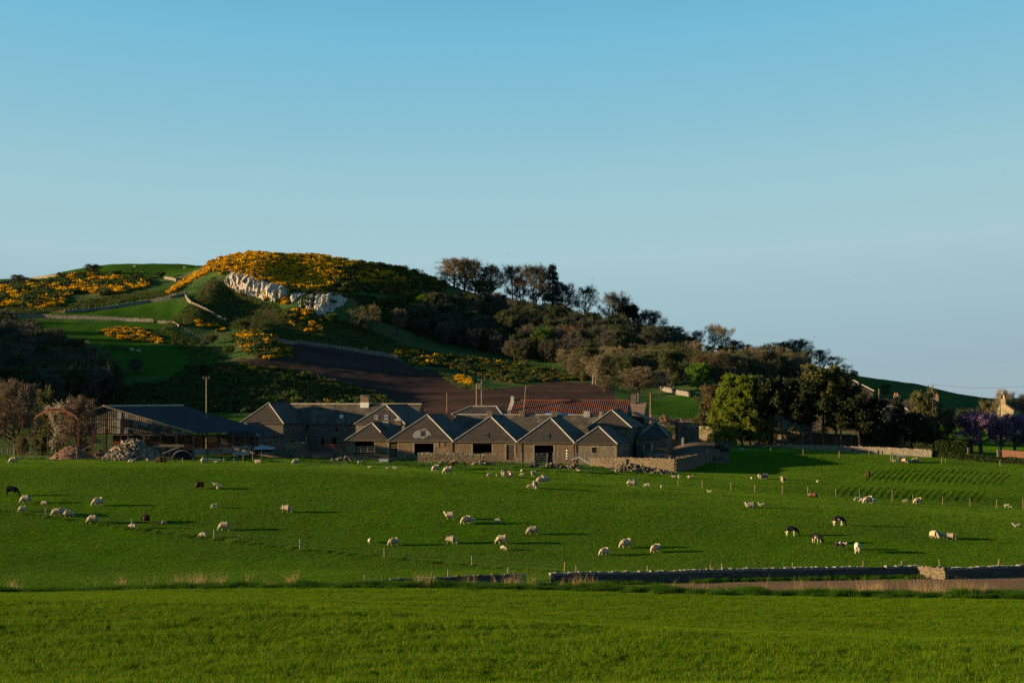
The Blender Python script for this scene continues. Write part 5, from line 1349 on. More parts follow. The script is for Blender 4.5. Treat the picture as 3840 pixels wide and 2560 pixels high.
def drystone(name, label, path, th, m, cope_m=None, course=.2, sw=.36, seed=1, cope_parts=False, height=None, ragged=0.0, cat='wall', cope_h=.22):
    """path: (px, distance, top row in the photo) or with height: (px, distance)"""
    rng = random.Random(seed)
    P = []
    for q in path:
        p = on(q[0], q[1]); z1 = zpy(q[2], q[1]) if height is None else p.z + height
        P.append((p, z1))
    p0 = P[0][0]
    root = empty(name, p0, 0, label, cat)
    seg = [(P[i + 1][0] - P[i][0]).length for i in range(len(P) - 1)]
    tot = sum(seg)
    def along(s):
        for i, l in enumerate(seg):
            if s <= l or i == len(seg) - 1:
                f = min(1, s / l); a, b = P[i], P[i + 1]
                q = a[0].lerp(b[0], f); d = (b[0] - a[0])
                return q, a[1] + (b[1] - a[1]) * f, math.atan2(d.y, d.x)
            s -= l
    sm = MB(); cm = MB(); core = MB(); st_all = []
    s = 0.0; prev = None
    K = max(2, int(tot / 1.0))
    for i in range(K + 1):
        q, zt, a = along(tot * i / K); zb = gz(q.x, q.y) - .3
        if height is not None: zt = gz(q.x, q.y) + height
        n = Vector((-math.sin(a), math.cos(a), 0)) * (th / 2 - .09)
        cur = [Vector((q.x, q.y, zb)) - n - p0, Vector((q.x, q.y, zb)) + n - p0, Vector((q.x, q.y, zt - .08)) + n - p0, Vector((q.x, q.y, zt - .08)) - n - p0]
        if prev: core.add(prev + cur, [(0, 1, 5, 4), (1, 2, 6, 5), (2, 3, 7, 6), (3, 0, 4, 7)] + ([(3, 2, 1, 0)] if i == 1 else []) + ([(4, 5, 6, 7)] if i == K else []))
        prev = cur
    core.build('wall_core', ST_DARK, root)
    zlow = min(gz(along(tot * i / 40)[0].x, along(tot * i / 40)[0].y) for i in range(41)) - .2
    zhigh = max(z for _, z in P) if height is None else max(p.z for p, _ in P) + height + 1
    nc = int((zhigh - zlow) / course) + 1
    for c in range(nc):
        z = zlow + c * course; s = rng.uniform(0, sw)
        while s < tot:
            w = sw * rng.uniform(.55, 1.5)
            q, zt, a = along(min(tot, s + w / 2)); zg = gz(q.x, q.y)
            if height is not None: zt = zg + height
            zt -= cope_h if cope_m else 0
            if ragged: zt -= ragged * vnoise(s / 1.3, seed * 3.1, seed)
            zz = z + course / 2
            if zz > zg - .25 and zz < zt:
                st_all.append((w, (q.x - p0.x, q.y - p0.y, zz - p0.z), (w * .97, th * rng.uniform(.92, 1.1), course * .95), a))
            s += w
    st_all.sort(key=lambda q: -q[0] if cope_parts else 0)
    for i, (w, c, d, a) in enumerate(st_all):
        if cope_parts and i < 300:
            t = MB(); stone(t, (0, 0, 0), d, a, rng); t.build('stone', m, root, loc=c)
        else: stone(sm, c, d, a, rng)
    if sm.v:
        o = sm.build('stonework', m, root); o['kind'] = 'stuff'
    if cope_m:
        s = 0.0
        while s < tot:
            w = sw * rng.uniform(.5, .95)
            q, zt, a = along(min(tot, s + w / 2))
            if height is not None: zt = gz(q.x, q.y) + height
            if ragged and vnoise(s / 3.0, seed * 1.7, seed + 3) < ragged: s += w; continue
            t = MB() if cope_parts else cm
            hh = cope_h * rng.uniform(.65, 1.5)
            cpos = Vector((q.x - p0.x, q.y - p0.y, zt - cope_h + hh / 2 - .02))
            cpos.z -= p0.z
            stone(t, (0, 0, 0) if cope_parts else cpos, (w * .95, th * 1.08, hh), a, rng, .22)
            if cope_parts: t.build('coping_stone', cope_m, root, loc=cpos)
            s += w
        if not cope_parts:
            o = cm.build('coping', cope_m, root); o['kind'] = 'stuff'
    return root

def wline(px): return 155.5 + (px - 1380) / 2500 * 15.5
drystone('drystone_wall', 'long dark drystone wall beyond the bare soil strip, with a breach near its left end', [(1380, wline(1380)), (1940, wline(1940))], .55, ST_SHADE, ST_SHADE, .17, .3, 11, True, height=1.05, ragged=.12)
drystone('drystone_wall', 'main run of the dark drystone wall to the right of the breach', [(2062, wline(2062)), (2500, wline(2500)), (3000, wline(3000)), (3440, wline(3440))], .55, ST_SHADE, ST_GREY, .17, .3, 12, True, height=1.15, ragged=.16)
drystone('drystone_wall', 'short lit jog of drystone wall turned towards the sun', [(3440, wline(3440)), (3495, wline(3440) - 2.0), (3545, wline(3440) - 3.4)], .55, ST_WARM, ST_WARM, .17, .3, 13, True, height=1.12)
drystone('drystone_wall', 'dark drystone wall carrying on right of the lit jog', [(3546, wline(3440) - 3.2), (3700, wline(3440) - 1.2), (4000, wline(3440) + 1.5), (4380, wline(3440) + 4)], .55, ST_SHADE, ST_GREY, .17, .3, 14, True, height=1.1)
# farm walls
drystone('yard_wall', 'low stone wall with pale copes in front of the barns', [(1566, 307.5, 1696), (1690, 306.5, 1697), (1818, 305.5, 1702)], .5, ST_WARM, ST_PALE, .2, .36, 21, cope_h=.3)
drystone('yard_wall', 'rough stone wall below the silver gate of the open bay shed', [(1300, 310, 1697), (1400, 309.5, 1699), (1460, 309, 1706)], .5, ST_WARM, None, .2, .36, 22, ragged=.8)
drystone('yard_wall', 'tall yard wall turning the corner right of the barns', [(2212, 309, 1713), (2330, 305, 1714), (2440, 301.5, 1716), (2532, 299, 1719), (2585, 308, 1709), (2640, 320, 1697), (2694, 333, 1684)], .55, ST_WARM, ST_WARM, .2, .36, 23)
drystone('field_wall', 'long pale field wall along the top of the ribbed field', [(2700, 340, 1678), (2740, 350, 1672), (2800, 352, 1669), (2910, 350, 1667), (3080, 346, 1669), (3300, 340, 1676), (3492, 335, 1685)], .5, ST_PALE, ST_PALE, .2, .36, 24)
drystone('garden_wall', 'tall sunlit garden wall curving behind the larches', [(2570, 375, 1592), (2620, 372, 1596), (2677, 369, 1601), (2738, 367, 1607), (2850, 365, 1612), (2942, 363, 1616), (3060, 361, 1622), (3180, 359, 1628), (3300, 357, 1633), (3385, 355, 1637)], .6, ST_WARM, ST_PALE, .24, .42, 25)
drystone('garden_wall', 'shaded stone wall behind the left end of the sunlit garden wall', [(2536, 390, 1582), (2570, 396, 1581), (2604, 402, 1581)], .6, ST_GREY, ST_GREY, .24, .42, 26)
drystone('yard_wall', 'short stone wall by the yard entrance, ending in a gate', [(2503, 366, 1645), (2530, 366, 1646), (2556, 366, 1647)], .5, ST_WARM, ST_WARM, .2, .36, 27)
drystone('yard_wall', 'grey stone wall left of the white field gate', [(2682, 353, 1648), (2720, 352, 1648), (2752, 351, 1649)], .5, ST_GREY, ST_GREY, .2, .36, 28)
drystone('wall_end', 'short whitish wall end right of the white field gate', [(2830, 352, 1657), (2856, 352, 1660)], .5, ST_PALE, ST_PALE, .2, .36, 29)
drystone('yard_wall', 'broken rubble wall behind the fence left of the red gates', [(880, 322, 1680), (960, 320, 1672), (1020, 319, 1661), (1100, 318, 1664), (1130, 317, 1668)], .5, ST_WARM, ST_WARM, .2, .36, 30)
for a, b, t in ((1104, 1138, 1657), (1254, 1280, 1686)):
    drystone('gate_pier', 'square stone pier at the %s of the red gates' % ('left end' if a < 1200 else 'right end'), [(a, 315.5, t), (b, 315.2, t)], 1.0, ST_WARM, ST_WARM, .28, .5, a)
# hill walls
def hillwall(label, pts, h, m, y0=620, y1=1000, seed=1):
    P = [(spot(a, b, y0, y1)) for a, b in pts]
    return drystone('hill_wall', label, [((p.x / p.y * F + 1920), p.y) for p in P], .7, m, None, .3, .65, seed, height=h)
hillwall('dark hill wall climbing below the tan track', [(240,1175),(330,1166),(450,1152),(560,1135),(640,1120),(696,1106)], 1.4, ST_GREY, seed=41)
hillwall('bright drystone wall running down from the crag', [(696,1112),(704,1128),(720,1145),(760,1162),(800,1184),(845,1207)], 1.5, ST_PALE, seed=42)
hillwall('dark wall along the fence above the cattle field', [(-80,1190),(60,1188),(160,1190),(330,1196),(470,1203),(575,1208)], 1.3, ST_GREY, seed=43)
hillwall('ruined pale wall at the head of the sloping fence', [(590,1212),(650,1214),(672,1226)], 1.1, ST_PALE, seed=44)
hillwall('pale wall along the upper edge of the ploughed field', [(1018,1276),(1120,1288),(1220,1302),(1330,1318),(1440,1334),(1490,1346)], 1.5, ST_GREY, 560, 800, seed=45)
hillwall('wall on the skyline of the hilltop field', [(0,1066),(40,1060),(110,1050),(180,1042),(240,1036),(305,1029)], 1.4, ST_PALE, 850, 1000, seed=46)
hillwall('short ruined wall at the right end of the gorse band', [(618,1046),(650,1050),(662,1056)], 1.3, ST_GREY, 780, 990, seed=47)
hillwall('grey wall at the stubble field edge under the foot wood', [(2478,1462),(2510,1470),(2560,1482),(2585,1488)], 1.6, ST_GREY, 480, 760, seed=48)

# ------------------------------------------------------------------ fences, poles, gates
WIRE = mat('fence_wire', (0.10, 0.095, 0.085), rough=.8, spec=.05)
def fence(name, label, feet, h=1.2, r=.06, wires=3, wr=.0035, m=None, lean=.03, heights=None, group=None, rails=0):
    """feet: world points"""
    rng = random.Random(len(feet) * 7 + int(abs(feet[0].x)))
    root = empty(name, feet[0], 0, label, 'fence', group)
    tops = []
    for i, p in enumerate(feet):
        hh = heights[i] if heights else h * rng.uniform(.93, 1.07)
        b = p - feet[0]; t = b + Vector((rng.gauss(0, lean), rng.gauss(0, lean), 1)) * hh
        MB().tube(b - Vector((0, 0, .3)), t, r, r * .92, 6).build('post', m or M_POSTW, root)
        tops.append((b, t))
    for k in range(wires):
        mb = MB(); f = (k + 1) / (wires + .25)
        for (b0, t0), (b1, t1) in zip(tops[:-1], tops[1:]):
            mb.tube(b0.lerp(t0, f), b1.lerp(t1, f), wr, wr, 3, cap=False)
        mb.build('wire', WIRE, root)
    for k in range(rails):
        f = (k + .7) / rails
        for (b0, t0), (b1, t1) in zip(tops[:-1], tops[1:]):
            MB().bar(b0.lerp(t0, f), b1.lerp(t1, f), .05, .11).build('rail', m or M_POSTW, root)
    return root
def feet(lst, y0, y1): return [spot(a, b, y0, y1) for a, b in lst]
fence('pasture_fence', 'thin wire fence running down the pasture past the grazing sheep', feet([(-160,1900),(171,1938),(495,1983),(803,2022),(1124,2059),(1442,2091),(1772,2123),(2117,2148)], 176, 250), 1.18, .075)
_tops = [1366,1680,1902,2161,2429,2666,2706,2973,3237,3379,3527,3744]
fence('wall_fence', 'fence whose post tips show along the dark drystone wall', [on(px, wline(px) + 1.0) for px in _tops], 1.62, .07)
fence('crest_fence', 'wire fence following the brow of the pasture on the right', [on(px, 262 - (px - 2543) * .004) for px in (2543,2634,2741,2831,2934,3030,3135,3224,3346,3424,3535,3637,3736,3837)], 1.2, .06,
      heights=[1.0,1.25,1.25,1.25,1.3,1.3,1.3,1.3,1.75,1.3,1.25,1.25,1.3,1.7])
fence('field_fence', 'wire fence along the shaded edge of the ribbed field', feet([(2890,1704),(3012,1709),(3147,1717),(3340,1731),(3531,1741),(3751,1749),(3900,1756)], 300, 345), 1.35, .07)
fence('wall_foot_fence', 'short pale posts standing at the foot of the field wall', feet([(3030,1697),(3259,1703),(3346,1723),(3446,1710),(3495,1712),(3547,1738),(3744,1728)], 300, 345), 1.1, .06, wires=1)
fence('yard_fence', 'crooked post fence in front of the spoil heaps', feet([(-40,1712),(10,1712),(115,1722),(208,1724),(287,1725),(361,1725),(418,1729),(499,1727),(685,1733),(840,1735)], 285, 320), 1.3, .07, lean=.06,
      heights=[1.7,1.8,1.4,1.8,2.1,1.3,1.4,1.0,.8,.9])
fence('yard_fence', 'post fence climbing to the broken rubble wall', feet([(841,1734),(877,1734),(912,1733),(947,1729),(981,1722),(1014,1717),(1048,1712),(1078,1708),(1102,1703)], 285, 325), 1.5, .06, heights=[.7,.8,1.2,1.5,1.4,1.6,1.3,1.3,2.0])
fence('tree_fence', 'post fence under the bare trees left of the rusty frame', feet([(-30,1702),(28,1702),(39,1700),(65,1702),(100,1700),(135,1699)], 300, 330), 1.5, .06)
fence('hill_fence', 'row of small posts along the dark wall above the cattle field', [spot(73 + i * 17.1, 1183 + 17 * i / 29, 640, 780) for i in range(30)], 1.15, .07, wires=2)
fence('hill_fence', 'upper part of the fence sloping down past the bushes', [spot(673 + i * 10, 1226 + i * 5.9, 620, 780) for i in range(10)], 1.2, .07, wires=2)
fence('hill_fence', 'lower part of the fence sloping down to the ploughed field', [spot(861 + i * 7, 1341 + i * 2.6, 560, 720) for i in range(12)], 1.2, .07, wires=2)
fence('paddock_fence', 'dark railed fence on the green field behind the cattle shed', [on(690 + i * 26, 452) for i in range(9)], 1.3, .08, wires=0, rails=3)
fence('garden_fence', 'dark post and rail fence at the foot of the garden wall', [on(2868 + i * 22, 353.5) for i in range(8)], 1.3, .07, wires=0, rails=3, m=M_DARKW)

def pole(label, px, py_top, Y, r=.14, arm=None, m=None, group='wooden service poles', lean=0.0, tf=False):
    p = on(px, Y); h = zpy(py_top, Y) - p.z
    root = empty('utility_pole', p, 0, label, 'pole', group)
    MB().tube((0, 0, -.5), (lean * h, 0, h), r, r * .72, 8).build('shaft', m or M_POLEW, root)
    if arm:
        MB().box((lean * h, -.12, h - .15), (arm, .1, .12)).build('crossarm', M_PALEW, root)
        for s in (-1, 0, 1): MB().tube((lean * h + s * arm * .45, -.12, h - .1), (lean * h + s * arm * .45, -.12, h + .28), .05, .04, 6).build('insulator', M_GALV, root)
    return root, p + Vector((lean * h, 0, h))
pole('tall pale pole with a crossarm behind the cattle shed', 774, 1416, 330, .15, 1.25, M_PALEW)
_, w1 = pole('left pole of the transformer pair behind the barns', 1787, 1437, 375, .15)
r2, w2 = pole('right pole of the transformer pair, with a crossarm', 1806, 1424, 375, .16, 1.6)
TF = empty('transformer', on(1796, 374.6) + Vector((0, 0, zpy(1459, 375) - on(1796, 374.6).z)), 0, 'grey transformer box hung between the twin poles', 'transformer')
MB().box((0, 0, .5), (.62, .5, 1.0)).build('tank', M_GALV, TF)
for s in (-.18, .18): MB().tube((s, 0, 1.0), (s, 0, 1.35), .05, .04, 6).build('bushing', M_BARKP, TF)
MB().bar((-.6, .1, .95), (.62, .1, .95), .08, .08).build('bracket', M_GALV, TF)
pole('short slim pole left of the transformer pair', 1676, 1473, 350, .10, m=M_PALEW)
pole('leaning pale pole in front of the pantiled barn', 1949, 1446, 352, .10, m=M_PALEW, lean=.09)
_, w3 = pole('pale pole behind the gabled cottage', 2393, 1471, 420, .13, m=M_PALEW)
_, w4 = pole('brown pole beside the straw heap', 2439, 1474, 410, .14)
_, w5 = pole('brown pole against the sky right of the farmhouse', 3497, 1438, 430, .15)
_, w6 = pole('pale pole at the farmhouse corner', 3296, 1458, 425, .14, m=M_PALEW)
_, w7 = pole('pale pole left of the gabled stone cottage', 3751, 1458, 400, .13, m=M_PALEW)
def cable(label, a, b, sag, r=.03):
    o = empty('overhead_cable', a, 0, label, 'cable', 'overhead wires')
    mb = MB(); N = 14; d = b - a
    P = [d * (i / N) - Vector((0, 0, sag * 4 * (i / N) * (1 - i / N))) for i in range(N + 1)]
    for i in range(N): mb.tube(P[i], P[i+1], r, r, 4, cap=False)
    mb.build('wire', M_DARKW, o)
cable('black cable running right from the brown skyline pole', w5 + Vector((.1, 0, -.25)), at(3900, 1442, 420), .8)
cable('black cable from the farmhouse corner pole to the skyline pole', w6 + Vector((0, 0, -.1)), w5 + Vector((-.1, 0, -.25)), .5)
cable('black cable between the two poles at the straw heap', w4 + Vector((0, 0, -.2)), w3 + Vector((0, 0, -.2)), .4, .02)
cable('black cable from the straw heap poles to the transformer', w3 + Vector((0, 0, -.2)), w2 + Vector((0, 0, -.4)), 1.2, .02)

def gate(name, label, px0, px1, py0, py1, Y0, Y1, m, nr=5, group=None, verticals=2, diag=False, r=.022, cat='gate'):
    """tubular gate between two picture columns, rows top..bottom"""
    a = at(px0, py1, Y0); b = at(px1, py1, Y1); h = zpy((py0 + py0) / 2, (Y0 + Y1) / 2) - (a.z + b.z) / 2
    root = empty(name, a, 0, label, cat, group)
    d = b - a
    fr = MB(); up = Vector((0, 0, h))
    fr.tube((0, 0, 0), up, r * 1.2, n=6); fr.tube(d, d + up, r * 1.2, n=6)
    for v in range(1, verticals + 1): fr.tube(d * v / (verticals + 1), d * v / (verticals + 1) + up, r * .8, n=5)
    fr.build('frame', m, root)
    for i in range(nr):
        f = Vector((0, 0, h * (i + .3) / (nr - .4))) if i < nr - 1 else up
        MB().tube(f, d + f, r, r, 6).build('rail', m, root)
    if diag: MB().tube(Vector((0, 0, 0)), d + up, r * .8, n=5).build('brace', m, root)
    return root
GG = 'silver hurdles before the barns'
gate('field_gate', 'silver gate closing the open bay shed', 1327, 1405, 1674, 1696, 310.5, 309.7, M_GALV, 5)
gate('hurdle', 'silver hurdle left of the slatted door', 1818, 1876, 1697, 1726, 306, 305.5, M_GALV, 5, GG)
gate('hurdle', 'silver hurdle right of the slatted door', 1937, 1992, 1701, 1738, 303, 302.5, M_GALV, 5, GG)
gate('hurdle', 'silver hurdle across the tall dark doorway', 1994, 2051, 1700, 1735, 303, 302.5, M_GALV, 6, GG)
gate('hurdle', 'silver hurdle right of the tall dark doorway', 2054, 2110, 1696, 1733, 303, 303.5, M_GALV, 6, GG)
gate('hurdle', 'grey hurdle beneath the small paned window', 2134, 2250, 1696, 1728, 305, 308, M_GALV, 6, None, 3)
gate('cattle_gate', 'wide red gate of the left stock pen', 1158, 1255, 1668, 1711, 316, 315, M_REDP, 6, 'red stock gates', 3)
gate('cattle_gate', 'narrow red gate with a brace at the left of the pen', 1131, 1157, 1668, 1706, 316.2, 316, M_REDP, 6, 'red stock gates', 1, True)
gate('cattle_gate', 'red gate with a brace right of the wide one', 1240, 1296, 1667, 1700, 314.9, 314, M_REDP, 5, 'red stock gates', 1, True)
gate('field_gate', 'white field gate below the larches', 2753, 2829, 1653, 1670, 351.5, 351.5, M_WHITE, 4, None, 2)
gate('field_gate', 'silver gate standing open at the yard entrance', 2556, 2564, 1641, 1670, 364, 358, M_GALV, 6)
gate('field_gate', 'white gate post and hurdle at the garden wall foot', 2848, 2868, 1640, 1664, 354, 354, M_WHITE, 3, None, 0)
a = at(2140, 1724, 304.5); b = at(2211, 1739, 304); c = at(2170, 1713, 304.3); e = at(2211, 1713, 304)
TG = empty('hinged_barrier', a, 0, 'white peaked barrier leaning against the yard wall end', 'barrier')
for p, q in ((a, c), (c, b), (b, e)): MB().bar(p - a, q - a, .07, .1).build('bar', M_WHITE, TG)
MB().bar(at(2135, 1712, 305) - a, at(2212, 1710, 304.5) - a, .05, .06).build('rail', M_GALV, TG)
# ------------------------------------------------------------------ farmhouse, cottages and garden on the right
M_HOUSE = stone_mat('house_stone', (0.12, 0.10, 0.072), (0.08, 0.065, 0.048), .5, .25)
FH = hip_barn('farmhouse', 'big two storey farmhouse with a hipped slate roof behind the pines', 'house', 3046, 3274, 1622, 1464, 1404, 13, back=84, setf=6.2, wall_m=M_HOUSE,
              holes=[(3097, 3112, 1508, 1534), (3192, 3207, 1508, 1534), (3240, 3255, 1508, 1534), (3097, 3112, 1562, 1590), (3150, 3163, 1562, 1590), (3240, 3255, 1562, 1590)])
for hh in FH['H']: window(FH['root'], hh[0], hh[1], hh[2], hh[3], y=.12, nx=2, nz=4)
for px in (3096, 3126):
    x = FH['lx'](px) + .3
    c = empty('chimney_stack', (0, 0, 0)); c.parent = FH['root']
    MB().bx(x - .55, x + .55, 5.2, 6.6, FH['ze'] + .5, FH['zr'] + 1.2).build('chimney', M_ASHLAR, c)
    for k in (-.25, .25): MB().tube((x + k, 5.9, FH['zr'] + 1.2), (x + k, 5.9, FH['zr'] + 1.75), .16, .13, 8).build('pot', M_YPOT, c)
FL = long_range('farmhouse_wing', 'lower slate roofed farmhouse wing half hidden by the pines', 'house', 2846, 3046, 86, 1622, 1497, 1452, 9, M_HOUSE, M_SLATE, M_LEAD, cap=.22,
                holes=[(2871, 2888, 1512, 1539), (2930, 2946, 1512, 1539), (2992, 3005, 1512, 1539), (2938, 2953, 1562, 1603), (2875, 2890, 1562, 1594), (2992, 3006, 1562, 1594)])
for hh in FL['H']: window(FL['root'], hh[0], hh[1], hh[2], hh[3], y=.12, nx=2, nz=4)
MB().bx(4, 5.2, 3.8, 5.2, FL['zr'] - 1, FL['zr'] + 1.6).build('chimney', M_ASHLAR, FL['root'])
WL = long_range('garden_house', 'small pale wooden house with its gable showing left of the larches', 'house', 2668, 2740, 84, 1640, 1556, 1530, 7, mat('ochre_boards', (0.52, 0.36, 0.16), obj=True), M_PALEW, None)
o = fp(2655, 82)
C1 = long_range('cottage', 'long dark roofed cottage with red chimney pots right of the farmhouse', 'house', 3290, 3510, 135, 1640, 1534, 1495, 9, M_GREYST, M_SLATE, None)
for px in (3363, 3512):
    x = C1['lx'](px)
    MB().bx(x - .7, x + .7, 3.8, 5.2, C1['zr'] - .6, C1['zr'] + 1.0).build('chimney', M_ASHLAR, C1['root'])
    for k in (-.3, .3): MB().tube((x + k, 4.5, C1['zr'] + 1.0), (x + k, 4.5, C1['zr'] + 1.6), .17, .14, 8).build('chimney_pot', M_BRICKP, C1['root'])
C2 = long_range('cottage', 'low hipped cottage with a white bay window below the dark roofed one', 'house', 3281, 3440, 108, 1640, 1560, 1524, 8, M_RUBBLE2, M_SLATE, M_LEAD, cap=.26, hipl=3.2, hipr=3.2)
mb = MB(); x0, x1, z0, z1 = .2, 1.5, C2['lz'](1585), C2['lz'](1546)
bw = empty('bay_window', (0, 0, 0)); bw.parent = C2['root']
mb.bx(-.1, 1.7, -.9, -.02, z1, z1 + .45); mb.bx(-.1, 1.7, -.9, -.02, z0 - 1.2, z0)
for x in (-.05, .5, 1.05, 1.6): mb.bx(x - .06, x + .06, -.85, -.72, z0, z1)
for z in (z0 + (z1 - z0) / 2,): mb.bx(-.05, 1.65, -.83, -.75, z - .04, z + .04)
mb.build('bay_frame', M_WHITE, bw)
MB().bx(0, 1.6, -.70, -.66, z0, z1).build('pane', M_GLASS, bw)

def gable_house(name, label, px, py_eave, py_apex, Y, Wd, Ln, rz, wall_m, roof_m, base_py):
    o = on(px, Y); zb = min(o.z, zpy(base_py, Y)); root = empty(name, (o.x, o.y, zb), rz, label, 'house')
    ze, zr = zpy(py_eave, Y) - zb, zpy(py_apex, Y) - zb
    # gable wall along local x, roof runs along local y
    mb = MB(); k = .5
    mb.add([(0, 0, -1), (Wd, 0, -1), (Wd, 0, ze), (Wd / 2, 0, zr), (0, 0, ze), (0, k, -1), (Wd, k, -1), (Wd, k, ze), (Wd / 2, k, zr), (0, k, ze)],
           [(0, 1, 2, 3, 4), (9, 8, 7, 6, 5), (0, 5, 6, 1), (1, 6, 7, 2), (2, 7, 8, 3), (3, 8, 9, 4), (4, 9, 5, 0)])
    mb.build('gable_wall', wall_m, root)
    MB().bx(0, k, k, Ln, -1, ze).build('wall', wall_m, root); MB().bx(Wd - k, Wd, k, Ln, -1, ze).build('wall', wall_m, root); MB().bx(k, Wd - k, Ln - k, Ln, -1, zr * .9).build('wall', wall_m, root)
    for s in (0, 1):
        x = -.25 if s == 0 else Wd + .25; zz = ze - .25 * (zr - ze) / (Wd / 2)
        pts = [(x, .15, zz + .15), (Wd / 2, .15, zr + .15), (Wd / 2, Ln, zr + .15), (x, Ln, zz + .15)]
        MB().slab(pts if s else pts[::-1], .12).build('roof_slope', roof_m, root)
    return root, ze, zr
GH, ze, zr = gable_house('stone_cottage', 'honey stone gabled cottage with a buff chimney pot at the right edge', 3728, 1537, 1511, 428, 5.0, 14, R(-38), mat('honey_stone', (0.30, 0.23, 0.14), (0.22, 0.17, 0.11), 1.2, bump=.6, obj=True), M_SLATE, 1640)
MB().bx(1.7, 2.9, .1, 1.4, zr - .8, zr + 1.1).build('chimney', M_ASHLAR, GH)
MB().tube((2.3, .7, zr + 1.1), (2.3, .7, zr + 2.0), .22, .17, 8).build('chimney_pot', M_YPOT, GH)
# trees of the garden: pines, larches, evergreens
PG_ = 'trees in front of the farmhouse'
for k, px, h, w, Y, lab, lf, tw, bk in [
 ('larch',2736,272,165,352,'bright green larch at the left of the row, hiding the garden wall',LF_LAR,TW_TAN,None),
 ('larch',2782,268,160,350,'second bright green larch of the row',LF_LAR,TW_TAN,None),
 ('larch',2812,262,140,357,'third bright green larch, at the middle of the clump',LF_LAR,TW_TAN,None),
 ('larch',2722,236,104,356,'leftmost bright green larch, lower than the others',LF_LAR,TW_TAN,None),
 ('larch',2760,256,120,360,'bright green larch standing behind the front ones',LF_LAR,TW_TAN,None),
 ('larch',2846,258,92,353,'darker larch with a thin straight stem',LF_DOL,TW_DRK,None),
 ('larch',2870,248,84,353,'dark larch with a greenish trunk',LF_GRN,TW_DRK,M_BARKP),
 ('pine',2888,268,110,351,'pine with a dark leaning trunk in the middle of the row',LF_PIN,TW_DRK,None),
 ('pine',2930,258,104,351,'pine with a pale straight trunk',LF_PIN,TW_DRK,M_BARKR),
 ('pineB',3006,246,120,350,'dark pine with a low spreading crown left of the tall one',LF_PIN,TW_DRK,M_BARKR),
 ('pine',3046,262,126,350,'brownish pine before the farmhouse windows',LF_DOL,TW_DRK,None),
 ('pine',3092,316,150,352,'tallest pine, lit at the top, before the farmhouse chimneys',LF_OLV,TW_DRK,M_BARKR),
 ('pine',3134,292,140,352,'second tall pine before the farmhouse roof',LF_OLV,TW_DRK,M_BARKR),
 ('pineB',3160,214,150,349,'dark spreading pine under the farmhouse eaves',LF_PIN,TW_DRK,None),
 ('pineB',3226,226,170,348,'broad black pine hiding the farmhouse corner',LF_PIN,TW_DRK,None),
 ('yew',3270,150,110,352,'dark evergreen bush tree below the broad black pine',LF_PIN,TW_DRK,None),
 ('spruce',3373,196,110,362,'dark pointed conifer before the low hipped cottage',LF_CON,TW_DRK,None),
 ('yew',3330,110,120,356,'black evergreen shrub mass under the pointed conifer',LF_CON,TW_DRK,None),
 ('yew',3420,150,130,360,'black yew right of the pointed conifer',LF_CON,TW_DRK,None),
 ('leafA',3462,226,112,372,'lime green tree with a light crown in front of the brown pole',LF_OLV,TW_TAN,None),
 ('yew',3490,140,110,358,'dark yew below the lime green tree',LF_PIN,TW_DRK,None),
 ('leafB',3548,174,112,350,'bronze dark beech left of the blossom trees',LF_BRN,TW_DRK,None),
 ('leafB',2672,200,150,390,'olive brown tree behind the larches and the garden wall',LF_BRN,TW_TAN,None),
 ('shrub',2690,74,90,376,'russet shrub on top of the sunlit garden wall',LF_BRN,TW_RED,None),
 ('leafA',2640,96,80,396,'light green bush left of the olive brown tree',LF_OLV,None,None),
]:
    tree(k, px, 0, h * 1.04, w * (1.28 if k.startswith('pine') else 1.1 if k == 'larch' else 1), lab, lf, tw, bk, name='shrub' if k == 'shrub' else 'tree', group=PG_, Y=Y)
for k, px, h, w, Y, lab, lf, tw in [
 ('bareA',3770,196,104,430,'big bare tree behind the gabled stone cottage',None,TW_TAN),
 ('bareA',3840,180,90,430,'bare tree cut by the right edge of the picture',None,TW_TAN),
 ('budA',3704,170,100,420,'greenish birch with pale stems left of the gabled cottage',LF_OLV,TW_TAN),
 ('leafB',3625,110,110,430,'dark round bush tree on the left of the far hedge',LF_DOL,TW_BRN),
 ('leafB',3670,96,90,440,'dark round bush tree on the right of the far hedge',LF_DOL,TW_BRN),
 ('budB',3650,62,80,400,'thorny olive scrub below the far hedge',LF_OLV,TW_TAN),
 ('shrub',3815,60,70,392,'gold green conifer shrub against the gabled cottage',LF_OLV,None)]:
    tree(k, px, 0, h, w, lab, lf, tw, None, name='shrub' if k == 'shrub' else 'tree', Y=Y)
for px, h, w, lab in ((3690, 182, 205, 'big pink blossoming cherry on the lawn'), (3806, 172, 190, 'second pink blossoming cherry, further right on the lawn'), (3745, 150, 100, 'slim blossoming cherry between the two big ones')):
    tree('cherry', px, 0, h, w, lab, LF_PUR, TW_DRK, None, name='cherry_tree', Y=348 if px < 3750 else 358, group='blossoming cherries')
